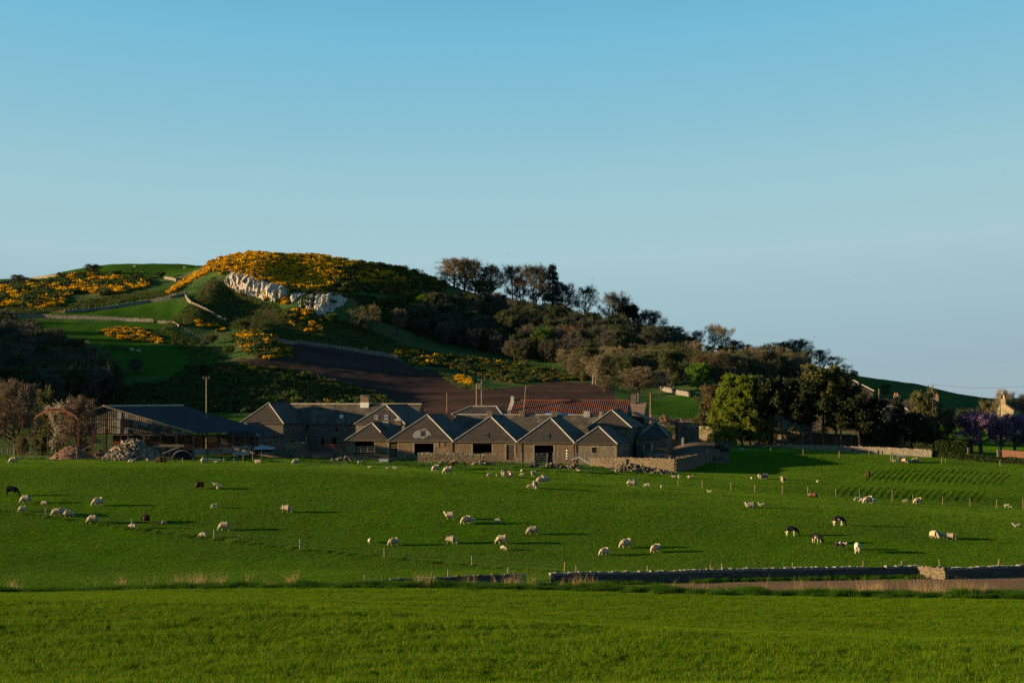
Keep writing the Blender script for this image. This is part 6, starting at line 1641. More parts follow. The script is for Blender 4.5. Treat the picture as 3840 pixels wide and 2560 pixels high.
# trees at the left edge
for k, px, h, w, Y, lab, lf, tw, nm in [
 ('bareA',58,300,230,332,'big domed bare tree at the left edge',None,TW_BRN,'tree'),('bareB',-30,280,150,336,'bare tree cut by the left edge of the picture',None,TW_BRN,'tree'),
 ('leafA',166,262,84,345,'ivy green tree behind the white blossom',LF_OLV,TW_BRN,'tree'),('blossom',214,225,125,309,'white blossoming tree behind the rusty frame',LF_WHT,TW_TAN,'tree'),
 ('bareA',306,250,160,308,'brown bare tree half hiding the left of the cattle shed gable',None,TW_BRN,'tree'),
 ('yew',80,84,58,322,'leafy green bush left of the rusty frame posts',LF_OLV,None,'bush'),('yew',160,92,66,322,'leafy green bush between the rusty posts',LF_OLV,None,'bush'),
 ('yew',212,80,70,326,'dark green bush under the white blossom',LF_GRN,None,'bush'),('yew',318,70,60,330,'dark bush left of the cattle shed',LF_DOL,None,'bush')]:
    tree(k, px, 0, h, w, lab, lf, tw, None, name=nm, cat=nm, Y=Y)
# hedges: clipped bodies of leaf faces
def hedge(name, label, path, w, h, seed, leaf=.14, dens=75, m=LF_HDG):
    rng = np.random.RandomState(seed); P = [on(a, b) for a, b in path]; p0 = P[0]
    root = empty(name, p0, 0, label, 'hedge')
    V = []; Q = []; core = MB()
    for a, b in zip(P[:-1], P[1:]):
        d = b - a; L_ = d.length; d = d.normalized(); nrm = Vector((-d.y, d.x, 0))
        for i in range(int(L_ * (w + 2 * h) * dens)):
            s = rng.uniform(0, L_); q = rng.uniform(0, w + 2 * h)
            if q < h: off, z = -w / 2, q
            elif q < h + w: off, z = q - h - w / 2, h
            else: off, z = w / 2, q - h - w
            lump = (vnoise(s * .8, seed, seed) - .5) * .3
            p = a + d * s + nrm * (off * (1 + lump) + rng.normal() * .07); zz = gz(p.x, p.y) + z * (1 + lump * .7) + rng.normal() * .06
            n = Vector(rng.normal(size=3)).normalized(); x = n.orthogonal().normalized(); y = n.cross(x); sz = leaf * rng.uniform(.5, 1.2)
            p = Vector((p.x, p.y, zz)) - p0; k = len(V)
            V += [p - x * sz, p - y * sz * .7, p + x * sz, p + y * sz * .7]; Q.append((k, k+1, k+2, k+3))
        N = max(1, int(L_))
        for i in range(N):
            A, B = a + d * L_ * i / N, a + d * L_ * (i + 1) / N; za, zb_ = gz(A.x, A.y), gz(B.x, B.y); o_ = nrm * (w / 2 - .12)
            vs = []
            for c, z in ((A, za), (B, zb_)): vs += [Vector((c.x, c.y, z - .2)) - o_ - p0, Vector((c.x, c.y, z - .2)) + o_ - p0, Vector((c.x, c.y, z + h - .15)) + o_ - p0, Vector((c.x, c.y, z + h - .15)) - o_ - p0]
            core.add(vs, [(0, 1, 5, 4), (1, 2, 6, 5), (2, 3, 7, 6), (3, 0, 4, 7), (3, 2, 1, 0), (4, 5, 6, 7)])
    link('foliage', np_mesh('foliage', [tuple(v) for v in V], np.array(Q), m), root)
    core.build('branch_core', mat('hedge_inside', (.015, .02, .008)), root)
hedge('hedge', 'low trimmed hedge continuing right from the field wall', [(3494, 336), (3600, 333), (3720, 330), (3860, 327), (4250, 318)], 1.1, 1.1, 51)
hedge('hedge', 'tall clipped hedge block above the low hedge', [(3508, 344), (3560, 343), (3628, 342)], 2.2, 2.7, 52)
hedge('hedge', 'dark rounded hedge end by the drive', [(3610, 347), (3642, 346)], 2.4, 2.9, 53, m=LF_DOL)
hedge('hedge', 'dark hedge between the farmhouse wall and the clipped block', [(3400, 350), (3505, 346)], 1.6, 2.1, 54, m=LF_DOL)
hedge('hedge', 'green hedge below the straw heap', [(2448, 426), (2500, 424), (2560, 420)], 1.4, 1.4, 55)
# boarded garage front and gate pillar
p = on(3758, 338); GA = empty('boarded_fence', p, 0, 'brown boarded fence at the right edge with an arched shadow', 'fence')
q = on(3862, 334)
d = q - p; n = 26
for i in range(n):
    a = d * (i / n) + Vector((0, 0, -.2)); b = d * ((i + .93) / n) + Vector((0, 0, -.2))
    MB().slab([a, b, b + Vector((0, 0, 2.1)), a + Vector((0, 0, 2.1))], .04).build('board', mat('brown_boards', (0.17, 0.075, 0.05), (0.12, 0.055, 0.04), 3, obj=True) if i == 0 else bpy.data.materials['brown_boards'], GA)
MB().bar(d * 0 + Vector((0, .1, 1.6)), d + Vector((0, .1, 1.6)), .06, .1).build('rail', M_DARKW, GA)
p = on(3745, 340); GP = empty('gate_pillar', p, 0, 'dark square gate pillar beside the boarded fence', 'pillar')
MB().bx(-.3, .3, -.3, .3, -.2, 1.55).build('shaft', M_GREYST, GP); MB().bx(-.38, .38, -.38, .38, 1.55, 1.7).build('cap', M_CONC, GP)
p = on(3632, 340); GP = empty('gate_pillar', p, 0, 'dark post at the rounded hedge end', 'pillar')
MB().bx(-.2, .2, -.2, .2, -.2, 1.8).build('shaft', M_DARKW, GP); MB().bx(-.26, .26, -.26, .26, 1.8, 1.9).build('cap', M_DARKW, GP)
# round clipped shrubs on the garden wall
for px, w, h, lab, m_ in ((3110, 28, 15, 'small clipped green dome over the garden wall', LF_BRT), (3005, 44, 22, 'silvery bush over the garden wall', LF_OLV), (2975, 46, 40, 'dark glossy shrub under the farmhouse window', LF_DOL), (3090, 50, 40, 'dark shrub left of the clipped dome', LF_DOL)):
    tree('yew', px, 0, h + 32, w, lab, m_, None, None, name='shrub', cat='shrub', Y=366)
# car parked in the trees' shade
p = on(3484, 352); p.z = gz(p.x, p.y)
CR = empty('parked_car', p, R(20), 'pale blue car parked in the deep shade of the yews', 'car')
M_CAR = mat('car_paint', (0.35, 0.5, 0.62), rough=.3, spec=.5)
prof = [(-2.0, .35), (-2.05, .75), (-1.5, .9), (-.9, 1.42), (.5, 1.45), (1.15, .98), (1.95, .85), (2.05, .4)]
mb = MB(); mb.add([(x, y, z) for y in (-.82, .82) for x, z in prof], [tuple(range(8)), tuple(range(15, 7, -1))] + [(i, 8 + i, 8 + (i + 1) % 8, (i + 1) % 8) for i in range(8)])
mb.build('body', M_CAR, CR)
for y in (-.84, .84): MB().add([(-.8, y, .95), (-.75, y, 1.3), (.45, y, 1.33), (.9, y, .98)], [(0, 1, 2, 3)]).build('window', M_GLASS, CR)
for x in (-1.25, 1.25):
    for y in (-.78, .78):
        w = MB().tube((x, y - .1, .32), (x, y + .1, .32), .32, n=14).build('wheel', M_DARK, CR); MB().tube((x, y - .11, .32), (x, y + .11, .32), .17, n=10).build('rim', M_GALV, w)
# ------------------------------------------------------------------ grass, crop, verge: real blades, instanced patches
def gmat(name, c1, c2, tip=None, scale=.35, transl=.35, dry=None):
    """blade material: two greens in drifts over the ground, a share of yellowed blades"""
    m = bpy.data.materials.new(name); m.use_nodes = True; nt = m.node_tree; L = nt.links.new
    b = nt.nodes['Principled BSDF']; b.inputs['Roughness'].default_value = .7; b.inputs['Specular IOR Level'].default_value = .06
    g = nt.nodes.new('ShaderNodeNewGeometry')
    n = nt.nodes.new('ShaderNodeTexNoise'); n.inputs['Scale'].default_value = scale; n.inputs['Detail'].default_value = 4; L(g.outputs['Position'], n.inputs['Vector'])
    r = nt.nodes.new('ShaderNodeMapRange'); r.inputs['From Min'].default_value = .38; r.inputs['From Max'].default_value = .62; L(n.outputs['Fac'], r.inputs['Value'])
    x = nt.nodes.new('ShaderNodeMix'); x.data_type = 'RGBA'; L(r.outputs['Result'], x.inputs['Factor']); x.inputs[6].default_value = (*[q * ALB for q in c1], 1); x.inputs[7].default_value = (*[q * ALB for q in c2], 1)
    col = x.outputs[2]
    if dry:
        q = nt.nodes.new('ShaderNodeMapRange'); q.inputs['From Min'].default_value = .72; q.inputs['From Max'].default_value = .98; L(g.outputs['Random Per Island'], q.inputs['Value'])
        y = nt.nodes.new('ShaderNodeMix'); y.data_type = 'RGBA'; L(q.outputs['Result'], y.inputs['Factor']); L(col, y.inputs[6]); y.inputs[7].default_value = (*dry, 1); col = y.outputs[2]
    L(col, b.inputs['Base Color'])
    t = nt.nodes.new('ShaderNodeBsdfTranslucent'); L(col, t.inputs['Color'])
    ms = nt.nodes.new('ShaderNodeMixShader'); ms.inputs['Fac'].default_value = transl; L(b.outputs['BSDF'], ms.inputs[1]); L(t.outputs['BSDF'], ms.inputs[2])
    L(ms.outputs['Shader'], nt.nodes['Material Output'].inputs['Surface'])
    return m
G_CROP = gmat('crop_blades', (0.058, 0.140, 0.002), (0.088, 0.180, 0.002), scale=.5, dry=(0.20, 0.17, 0.012))
G_PAST = gmat('pasture_blades', (0.062, 0.148, 0.004), (0.084, 0.180, 0.006), scale=.12, dry=(0.15, 0.13, 0.03))
G_VERG = gmat('verge_blades', (0.042, 0.105, 0.006), (0.060, 0.135, 0.008), scale=.4)
G_ROUG = gmat('rough_blades', (0.050, 0.085, 0.015), (0.075, 0.105, 0.022), scale=.08, dry=(0.20, 0.16, 0.07))
G_DRY = gmat('dry_stalks', (0.30, 0.20, 0.085), (0.40, 0.28, 0.13), transl=.2)
def blades(name, seed, n, size, h, w, bend, m, clump=0.0, hv=.35, round_=False):
    rng = np.random.RandomState(seed)
    p = rng.uniform(-size / 2, size / 2, (n, 2))
    if round_: p = rng.normal(0, size / 4, (n, 2))
    if clump:
        c = rng.uniform(-size / 2, size / 2, (max(3, n // 14), 2)); p = c[rng.randint(0, len(c), n)] + rng.normal(0, clump, (n, 2))
    a = rng.uniform(0, 2 * np.pi, n); hh = h * rng.uniform(1 - hv, 1 + hv, n); ww = w * rng.uniform(.7, 1.3, n)
    d = np.stack([np.cos(a), np.sin(a)], 1); s = np.stack([-np.sin(a), np.cos(a)], 1) * ww[:, None] / 2
    bd = bend * rng.uniform(.2, 1.3, n)
    b0 = np.c_[p - s, np.full(n, -.02)]; b1 = np.c_[p + s, np.full(n, -.02)]
    mid = p + d * (bd * hh * .25)[:, None]; m0 = np.c_[mid - s * .8, hh * .55]; m1 = np.c_[mid + s * .8, hh * .55]
    tip = np.c_[p + d * (bd * hh)[:, None], hh]
    V = np.stack([b0, b1, m1, m0, tip], 1).reshape(-1, 3); i = np.arange(n) * 5
    return np_mesh(name, V, [np.stack([i, i + 1, i + 2, i + 3], 1), np.stack([i + 3, i + 2, i + 4], 1)], m)
def field_pts(step, y0, y1, seed, test=None, grow=0.0, x0=-480, x1=4320):
    """jittered points over the part of the ground the picture can show"""
    rng = np.random.RandomState(seed); out = []
    y = y0
    while y < y1:
        st = step * (1 + grow * (y - y0) / (y1 - y0))
        xa, xb = (x0 - 1920) / F * y, (x1 - 1920) / F * y
        x = np.arange(xa, xb, st); out.append(np.c_[x + rng.uniform(-.5, .5, len(x)) * st, y + rng.uniform(-.5, .5, len(x)) * st])
        y += st
    P = np.concatenate(out)
    if test is not None: P = P[test(P[:, 0], P[:, 1])]
    return np.c_[P, ground(P[:, 0], P[:, 1])]
def lay(name, P, shapes, label, s0=.85, s1=1.2, zmod=None, seed=0):
    rng = np.random.RandomState(seed + 5); s = rng.uniform(s0, s1, len(P)); sz = s * (zmod(P[:, 0], P[:, 1]) if zmod else 1)
    e = .6
    gx_ = (ground(P[:, 0] + e, P[:, 1]) - ground(P[:, 0] - e, P[:, 1])) / (2 * e); gy_ = (ground(P[:, 0], P[:, 1] + e) - ground(P[:, 0], P[:, 1] - e)) / (2 * e)
    rz = rng.uniform(0, 2 * np.pi, len(P))
    # tilt each patch with the slope: euler XYZ, z last -> work in the turned frame
    tx = np.cos(rz) * gx_ + np.sin(rz) * gy_; ty = -np.sin(rz) * gx_ + np.cos(rz) * gy_
    return scatter(name, P, np.stack([s, s, sz], 1), rz, shapes, label, tilt=np.stack([np.arctan(ty), -np.arctan(tx)], 1))
u_of = lambda x, y: x / y * F + 1920
crop_sh = [blades('crop_patch_%d' % i, 300 + i, 430, 1.2, .17, .0115, .5, G_CROP, clump=.10) for i in range(6)]
rows_ = lambda x, y: (.84 + .32 * vnoise(x / 9, y / 3.0, 5) + .06 * np.sin(y * .9 + x * .02))
tall_sh = [blades('crop_tall_%d' % i, 310 + i, 300, 1.2, .23, .015, .5, G_CROP, clump=.055, hv=.5) for i in range(6)]
hump = lambda x, y: y < np.interp(u_of(x, y), [-300, 0, 900, 1400, 1920, 2900, 3840, 4200], [99, 98, 96, 92, 84, 80, 77, 76])
P = field_pts(.80, 44, 124.0, 1); k = hump(P[:, 0], P[:, 1])
lay('crop_blades', P[k], tall_sh, 'taller cereal crop on the near hump of the foreground field', zmod=lambda x, y: .68 + .62 * vnoise(x / 3.5, y / 2.2, 5), seed=1)
lay('crop_blades', P[~k], crop_sh, 'young green cereal crop in the dip of the foreground field', zmod=rows_, seed=2)
past_sh = [blades('pasture_patch_%d' % i, 320 + i, 560, 2.6, .075, .018, .8, G_PAST, clump=.20, hv=.5) for i in range(6)]
lay('pasture_grass', field_pts(1.75, 131, 256, 2, lambda x, y: zone_of(x, y) == 2), past_sh, 'grazed grass of the sheep pasture', zmod=lambda x, y: .8 + .45 * vnoise(x / 5, y / 3, 8), seed=2)
past2 = [blades('field_patch_%d' % i, 340 + i, 520, 3.4, .075, .024, .8, G_PAST, clump=.30, hv=.5) for i in range(4)]
lay('pasture_grass', field_pts(2.3, 248, 346, 3, lambda x, y: (zone_of(x, y) == 4)), past2, 'grass of the ribbed field', seed=3)
lay('pasture_grass', field_pts(2.6, 254, 326, 4, lambda x, y: ((zone_of(x, y) == 3) | ((zone_of(x, y) == 2) & (y > 256))) & (fbm(x / 6, y / 6, 77) > -.06)), past2, 'rough grass before the barns', zmod=lambda x, y: .8 + 1.2 * vnoise(x / 3, y / 3, 9), seed=4)
lay('lawn_grass', field_pts(2.6, 338, 420, 5, lambda x, y: (zone_of(x, y) == 6) & (u_of(x, y) > 3450)), past2, 'garden lawn grass', seed=5)
# longer ungrazed grass under the pasture fence, dung about the field
fl = feet([(-160,1900),(171,1938),(495,1983),(803,2022),(1124,2059),(1442,2091),(1772,2123),(2117,2148)], 176, 250); Pf = []
rng = np.random.RandomState(77)
for a_, b_ in zip(fl[:-1], fl[1:]):
    for t in rng.rand(int((b_ - a_).length * 4)):
        q = a_.lerp(b_, t); x = q.x + rng.normal() * .2; y = q.y + rng.normal() * .25; Pf.append((x, y, gz(x, y)))
lay('fence_grass', np.array(Pf), [blades('fence_tuft_%d' % i, 450 + i, 60, .9, .24, .02, .9, G_PAST, round_=True, hv=.5) for i in range(3)], 'longer grass along the pasture fence line', .6, 1.2, seed=21)
def clod(name, seed):
    b = MB(); r_ = random.Random(seed)
    for i in range(7): stone(b, (r_.gauss(0, .14), r_.gauss(0, .14), .04), (.16, .14, .10), r_.uniform(0, 3), r_, .3)
    return b.mesh(name, M_SOIL)
Pd = field_pts(17.0, 160, 255, 78, lambda x, y: zone_of(x, y) == 2)
scatter('dung', Pd, np.random.RandomState(4).uniform(.35, .9, len(Pd)), np.random.RandomState(5).uniform(0, 6, len(Pd)), [clod('dung_%d' % i, i) for i in range(4)], 'scattered dung and molehill crumbs on the pasture')
# verge between crop and soil strip
verge_sh = [blades('verge_tuft_%d' % i, 360 + i, 190, .9, .48, .020, .9, G_VERG, round_=True, hv=.4) for i in range(5)]
rng = np.random.RandomState(9); n = 2550
x = rng.uniform(-48, 48, n); y = 125.2 + rng.normal(0, 1.3, n) + .02 * x; P = np.c_[x, y, ground(x, y)]
lay('verge_grass', P, verge_sh, 'lush grass verge along the far edge of the crop', .5, 1.15, zmod=lambda a, b: .45 + 1.1 * vnoise(a / 2.2, b / 3, 3), seed=9)
x = rng.uniform(2, 60, 700); y = wline(u_of(x, 160.0)) - 1.3 + rng.normal(0, .6, 700); P = np.c_[x, y, ground(x, y)]; P = P[vnoise(x / 5, y / 9, 12) > .35]
lay('verge_grass', P, verge_sh, 'grass strip at the foot of the dark drystone wall', .35, .8, seed=10)
dry_sh = [blades('dry_stalk_%d' % i, 380 + i, 20, .6, 1.15, .014, .45, G_DRY, round_=True, hv=.45) for i in range(5)]
x = rng.uniform(-48, 48, 1050); y = 126.4 + rng.normal(0, .9, 1050) + .02 * x; k = (vnoise(x / 1.6, y / 30, 31) > .66) | (rng.rand(1050) < .06); P = np.c_[x, y, ground(x, y)][k]
lay('dry_grass', P, dry_sh, 'straw coloured dead grass stalks standing along the verge', .45, 1.15, seed=11)
# tussocks on the hill
tus_sh = [blades('tussock_%d' % i, 400 + i, 90, 1.6, .55, .10, .9, G_ROUG, round_=True, hv=.5) for i in range(5)]
P = pts_in([(600,1240),(700,1150),(800,1040),(860,1080),(1000,1140),(1150,1190),(1330,1210),(1500,1290),(1900,1390),(2100,1415),(1900,1385),(1560,1345),(1480,1338),(1200,1300),(1010,1275),(900,1240),(760,1210)], 3600, 560, 880, 61)
lay('rough_grass', P, tus_sh, 'rough tussocky grass on the hillside below the cliffs', .6, 1.5, seed=12)
P = pts_in([(-40,1190),(-40,1150),(230,1140),(560,1090),(640,1090),(690,1100),(560,1120),(300,1160),(100,1180)], 900, 640, 900, 62)
lay('rough_grass', P, tus_sh, 'rough grass under the left gorse band', .6, 1.3, seed=13)
P = pts_in([(380,1232),(600,1230),(760,1280),(900,1350),(860,1380),(740,1400),(690,1330),(560,1250),(340,1250)], 420, 560, 780, 63)
lay('rough_grass', P, tus_sh, 'rough grass on the bank beside the sloping fence', .5, 1.1, seed=14)
P = pts_in([(1595,1385),(1680,1395),(1760,1440),(1850,1460),(1740,1462),(1650,1410)], 240, 560, 760, 64)
lay('rough_grass', P, tus_sh, 'grassy corner beside the ploughed field', .5, 1.1, seed=15)
P = pts_in([(-40,1690),(700,1690),(1200,1712),(1300,1716),(1800,1730),(2300,1745),(2520,1790),(2300,1800),(1900,1775),(1200,1738),(-40,1728)], 900, 284, 330, 65, thin=lambda u, v: np.clip((vnoise(u / 40, v / 8, 4) - .4) * 4, 0, 1))
lay('rough_grass', P, [blades('clod_tuft_%d' % i, 420 + i, 60, .9, .26, .05, .9, G_VERG, round_=True, hv=.5) for i in range(4)], 'clumpy grass and weeds before the farm walls', .5, 1.3, seed=16)
P = pts_in([(110,1172),(330,1160),(500,1138),(610,1115),(690,1095),(690,1103),(560,1130),(330,1164),(250,1172)], 300, 700, 850, 66)
lay('dry_grass', P, [blades('bleached_tuft_%d' % i, 440 + i, 50, 1.4, .5, .08, .9, G_DRY, round_=True) for i in range(3)], 'bleached grass strip above the dark hill wall', .5, 1.0, seed=17)
# low ribs left by old cultivation, casting thin shadows across the right field
rib = MB()
def ribline(u0, v0, u1, v1, bow):
    prev = None
    for i in range(17):
        t = i / 16; u = u0 + (u1 - u0) * t + bow * math.sin(math.pi * t); v = v0 + (v1 - v0) * t
        p = spot(u, v, 262, 345); w = Vector((.12, -.02, 0))
        hh = .075 * min(1, 6 * t, 6 * (1 - t)) - .005
        cur = [p - w * 1.2 + Vector((0, 0, -.06)), p + Vector((0, 0, hh)), p + w + Vector((0, 0, -.06))]
        if prev: rib.add(prev + cur, [(0, 1, 4, 3), (1, 2, 5, 4)])
        prev = cur
for i in range(20):
    f = i / 19; ub = 3125 + 535 * f; vb = 1866 + 22 * f
    ribline(ub, vb - 3, ub + 42, vb - 50 + 2 * f, -6)
for i in range(22):
    f = i / 21; ub = 3240 + 500 * f; vb = 1808 + 15 * f
    ribline(ub, vb, ub + 60, vb - 50 - 12 * math.sin(3 * f), -6)
tag(rib.build('turf_ridges', M_PAST, smooth=True), 'thin parallel turf ridges across the far right field', kind='stuff')
# ------------------------------------------------------------------ animals
def skin_mesh(name, J, E, root=0, sub=2, noise=0.0, seed=1):
    """one continuous body grown over a skeleton: J = (x, y, z, rx, ry)"""
    me = bpy.data.meshes.new(name + '_skeleton')
    me.from_pydata([j[:3] for j in J], E, [])
    o = bpy.data.objects.new(name + '_skeleton', me); COL.objects.link(o)
    o.modifiers.new('skin', 'SKIN')
    sk = me.skin_vertices[0].data
    for i, j in enumerate(J):
        sk[i].radius = (j[3], j[4] if len(j) > 4 else j[3]); sk[i].use_root = (i == root)
    s = o.modifiers.new('sub', 'SUBSURF'); s.levels = sub; s.render_levels = sub
    dg = bpy.context.evaluated_depsgraph_get()
    out = bpy.data.meshes.new_from_object(o.evaluated_get(dg))
    bpy.data.objects.remove(o); bpy.data.meshes.remove(me)
    out.name = name
    n = len(out.vertices); co = np.zeros(n * 3, np.float32); out.vertices.foreach_get('co', co); co = co.reshape(-1, 3)
    if noise:
        no = np.zeros(n * 3, np.float32); out.vertices.foreach_get('normal', no); no = no.reshape(-1, 3)
        q = vnoise(co[:, 0] * 9 + co[:, 2] * 5, co[:, 1] * 9 + co[:, 2] * 7, seed) - .5
        co = co + no * (q * noise * 2 * (co[:, 2] > .35))[:, None]; out.vertices.foreach_set('co', co.ravel())
    out.polygons.foreach_set('use_smooth', [True] * len(out.polygons)); out.update()
    return out
def paint(me, f, mats):
    me.materials.clear()
    for m in mats: me.materials.append(m)
    for p in me.polygons: p.material_index = f(p.center)
M_FLEECE = mat('cream_fleece', (0.50, 0.39, 0.25), (0.36, 0.275, 0.175), 9, bump=1.0, bscale=22, bdist=.05, obj=True, rand=.14)
M_LAMBW = mat('lamb_fleece', (0.48, 0.40, 0.29), (0.38, 0.31, 0.22), 9, bump=.8, bscale=22, bdist=.04, obj=True, rand=.08)
M_FACE = mat('pale_sheep_face', (0.45, 0.37, 0.28), (0.34, 0.28, 0.21), 7, obj=True)
M_BROWNF = mat('brown_fleece', (0.11, 0.045, 0.018), (0.07, 0.03, 0.014), 9, bump=1.0, bscale=22, bdist=.05, obj=True)
M_BROWND = mat('dark_brown_face', (0.05, 0.025, 0.014), obj=True)
M_TANF = mat('tan_fleece', (0.26, 0.125, 0.055), (0.18, 0.085, 0.04), 9, bump=1.0, bscale=22, bdist=.05, obj=True)
M_BLACKF = mat('black_fleece', (0.018, 0.014, 0.012), (0.03, 0.024, 0.02), 9, bump=.8, bscale=22, obj=True)
M_GREYF = mat('grey_white_fleece', (0.34, 0.285, 0.215), (0.23, 0.19, 0.15), 7, bump=1.0, bscale=22, obj=True)
def legs4(xf, xb, y, top, r, k=1.0, spread=0.0):
    L = []
    for x, s in ((xf, 1), (xb, 0)):
        for sy in (-1, 1):
            dx = spread * sy * (1 if s else -1)
            if s: L.append([(x, sy * y, top, r * 1.5, r * 1.5), (x + .01 + dx * .5, sy * y, top * .52, r * .75, r * .75), (x - .015 + dx, sy * y, top * .25, r * .62, r * .62), (x + dx, sy * y, .015, r * .7, r * .7)])
            else: L.append([(x, sy * y, top, r * 1.9, r * 1.7), (x + .03 + dx * .4, sy * y, top * .62, r * 1.0, r * 1.0), (x - .07 + dx, sy * y, top * .36, r * .62, r * .62), (x - .02 + dx, sy * y, .015, r * .7, r * .7)])
    return L
def quadruped(name, spine, head, legs, ears, noise, seed, tail=None, sub=2, attach=None):
    J = list(spine); E = [(i, i + 1) for i in range(len(spine) - 1)]
    def chain(par, pts):
        prev = par
        for p in pts: J.append(p); E.append((prev, len(J) - 1)); prev = len(J) - 1
        return prev
    h = chain(len(spine) - 1, head)
    hb = h - (len(head) - 1 - 1) if len(head) > 1 else h
    for e in ears: chain(hb, e)
    fi = attach or (len(spine) - 2, 0)
    for i, l in enumerate(legs): chain(fi[0] if i < 2 else fi[1], l)
    if tail: chain(0, tail)
    return skin_mesh(name, J, E, min(2, len(spine) - 1), sub, noise, seed)
AN = {}
def sheep(kind, s=1.0, pose='graze', lamb=False):
    f = .8 if lamb else 1.0
    rb = .27 if lamb else .40
    legt = .46 if lamb else .42
    zc = .60
    spine = [(-.46, 0, zc + .02, rb * .70, rb * .78), (-.26, 0, zc + .03, rb * .98, rb), (.0, 0, zc, rb * 1.04, rb), (.26, 0, zc, rb * .95, rb * .95), (.44, 0, zc + .0, rb * .62, rb * .68)]
    if pose == 'graze': head = [(.60, 0, .46, rb * .42, rb * .45), (.70, 0, .30, .085, .09), (.75, 0, .19, .075, .07), (.79, 0, .07, .05, .045)]; ears = [[(.70, .13, .31, .03, .02)], [(.70, -.13, .31, .03, .02)]]
    elif pose == 'stand': head = [(.56, 0, .80, rb * .42, rb * .45), (.63, 0, .96, .09, .10), (.74, 0, .96, .075, .075), (.86, 0, .90, .05, .05)]; ears = [[(.64, .16, .97, .03, .02)], [(.64, -.16, .97, .03, .02)]]
    else: head = [(.55, 0, .80, rb * .42, rb * .45), (.60, 0, .95, .09, .10), (.71, 0, .95, .075, .075), (.83, 0, .90, .05, .05)]; ears = [[(.61, .15, .96, .03, .02)], [(.61, -.15, .96, .03, .02)]]
    lg = legs4(.30, -.36, .125, legt, .052, spread=.03)
    me = quadruped('sheep_' + kind, spine, head, lg, ears, 0.02 if lamb else .035, len(AN) + 3, tail=[(-.60, 0, zc - .05, .05, .05), (-.63, 0, zc - .2, .04, .04)])
    co = np.zeros(len(me.vertices) * 3, np.float32); me.vertices.foreach_get('co', co); co = co.reshape(-1, 3)
    if pose == 'lie':
        z = co[:, 2]; low = z < .36
        co[:, 2] = np.where(low, .02 + (z / .36) * .10, z - .30 + .04); co[low, 1] *= 1.5; co[low, 0] = co[low, 0] * .9 + .06
    fc = (lambda c: 1 if (c[2] < (.34 if not lamb else .40) and abs(c[0]) < .6) or c[0] > .645 else 0) if pose == 'graze' else (lambda c: 1 if (c[2] < (.34 if not lamb else .40) and c[0] < .6) or c[0] > .60 else 0)
    if pose == 'lie': fc = lambda c: 1 if c[0] > .60 or c[2] < .06 else 0
    paint(me, fc, [M_LAMBW if lamb else M_FLEECE, M_FACE])
    co *= s * (.56 if lamb else 1.0)
    me.vertices.foreach_set('co', co.ravel()); me.update()
    AN[kind] = me
for lamb in (False, True):
    for pose in ('graze', 'stand', 'lie'): sheep(('lamb_' if lamb else 'ewe_') + pose, 1.0, pose, lamb)
def patch_mat(name, white, black, sc, lo, hi, seed):
    m = bpy.data.materials.new(name); m.use_nodes = True; nt = m.node_tree; L = nt.links.new
    b = nt.nodes['Principled BSDF']; b.inputs['Roughness'].default_value = .6; b.inputs['Specular IOR Level'].default_value = .04
    tc = nt.nodes.new('ShaderNodeTexCoord'); mp = nt.nodes.new('ShaderNodeMapping'); mp.inputs['Location'].default_value = (seed, seed * 1.7, 0); L(tc.outputs['Object'], mp.inputs['Vector'])
    n = nt.nodes.new('ShaderNodeTexNoise'); n.inputs['Scale'].default_value = sc; n.inputs['Detail'].default_value = 2; L(mp.outputs['Vector'], n.inputs['Vector'])
    r = nt.nodes.new('ShaderNodeMapRange'); r.inputs['From Min'].default_value = lo; r.inputs['From Max'].default_value = hi; L(n.outputs['Fac'], r.inputs['Value'])
    # white legs and belly: height above the ground
    sp_ = nt.nodes.new('ShaderNodeSeparateXYZ'); L(tc.outputs['Object'], sp_.inputs[0])
    z = nt.nodes.new('ShaderNodeMapRange'); z.inputs['From Min'].default_value = .62; z.inputs['From Max'].default_value = .72; L(sp_.outputs['Z'], z.inputs['Value'])
    hx = nt.nodes.new('ShaderNodeMapRange'); hx.inputs['From Min'].default_value = .60; hx.inputs['From Max'].default_value = .66; L(sp_.outputs['X'], hx.inputs['Value'])   # dark head and neck
    mx = nt.nodes.new('ShaderNodeMath'); mx.operation = 'MAXIMUM'; L(z.outputs['Result'], mx.inputs[0]); L(hx.outputs['Result'], mx.inputs[1])
    mr = nt.nodes.new('ShaderNodeMath'); mr.operation = 'MAXIMUM'; L(r.outputs['Result'], mr.inputs[0]); L(hx.outputs['Result'], mr.inputs[1])
    mu = nt.nodes.new('ShaderNodeMath'); mu.operation = 'MULTIPLY'; L(mr.outputs[0], mu.inputs[0]); L(mx.outputs[0], mu.inputs[1])
    x = nt.nodes.new('ShaderNodeMix'); x.data_type = 'RGBA'; L(mu.outputs[0] if white[3] else r.outputs['Result'], x.inputs['Factor']); x.inputs[6].default_value = (*white[:3], 1); x.inputs[7].default_value = (*black, 1)
    L(x.outputs[2], b.inputs['Base Color'])
    return m
WH = (0.46, 0.39, 0.31)
C_BW = [patch_mat('black_white_hide_%d' % i, (*WH, 1), (.012, .010, .010), 1.5, .29, .33, i * 3.3) for i in range(2)]
C_SPK = patch_mat('speckled_hide', (.40, .37, .33, 0), (.014, .012, .012), 3.2, .36, .46, 2)
C_WHT = patch_mat('mostly_white_hide', (*WH, 0), (.02, .016, .016), 1.6, .58, .62, 5)
C_BLK = mat('black_hide', (.008, .007, .007), (.014, .011, .010), 3, rough=.8, spec=.03, obj=True)
C_RED = mat('dark_red_hide', (.055, .014, .008), (.035, .01, .006), 3, rough=.6, obj=True)
C_CRM = mat('cream_hide', (.5, .38, .26), (.42, .31, .2), 3, rough=.7, obj=True)
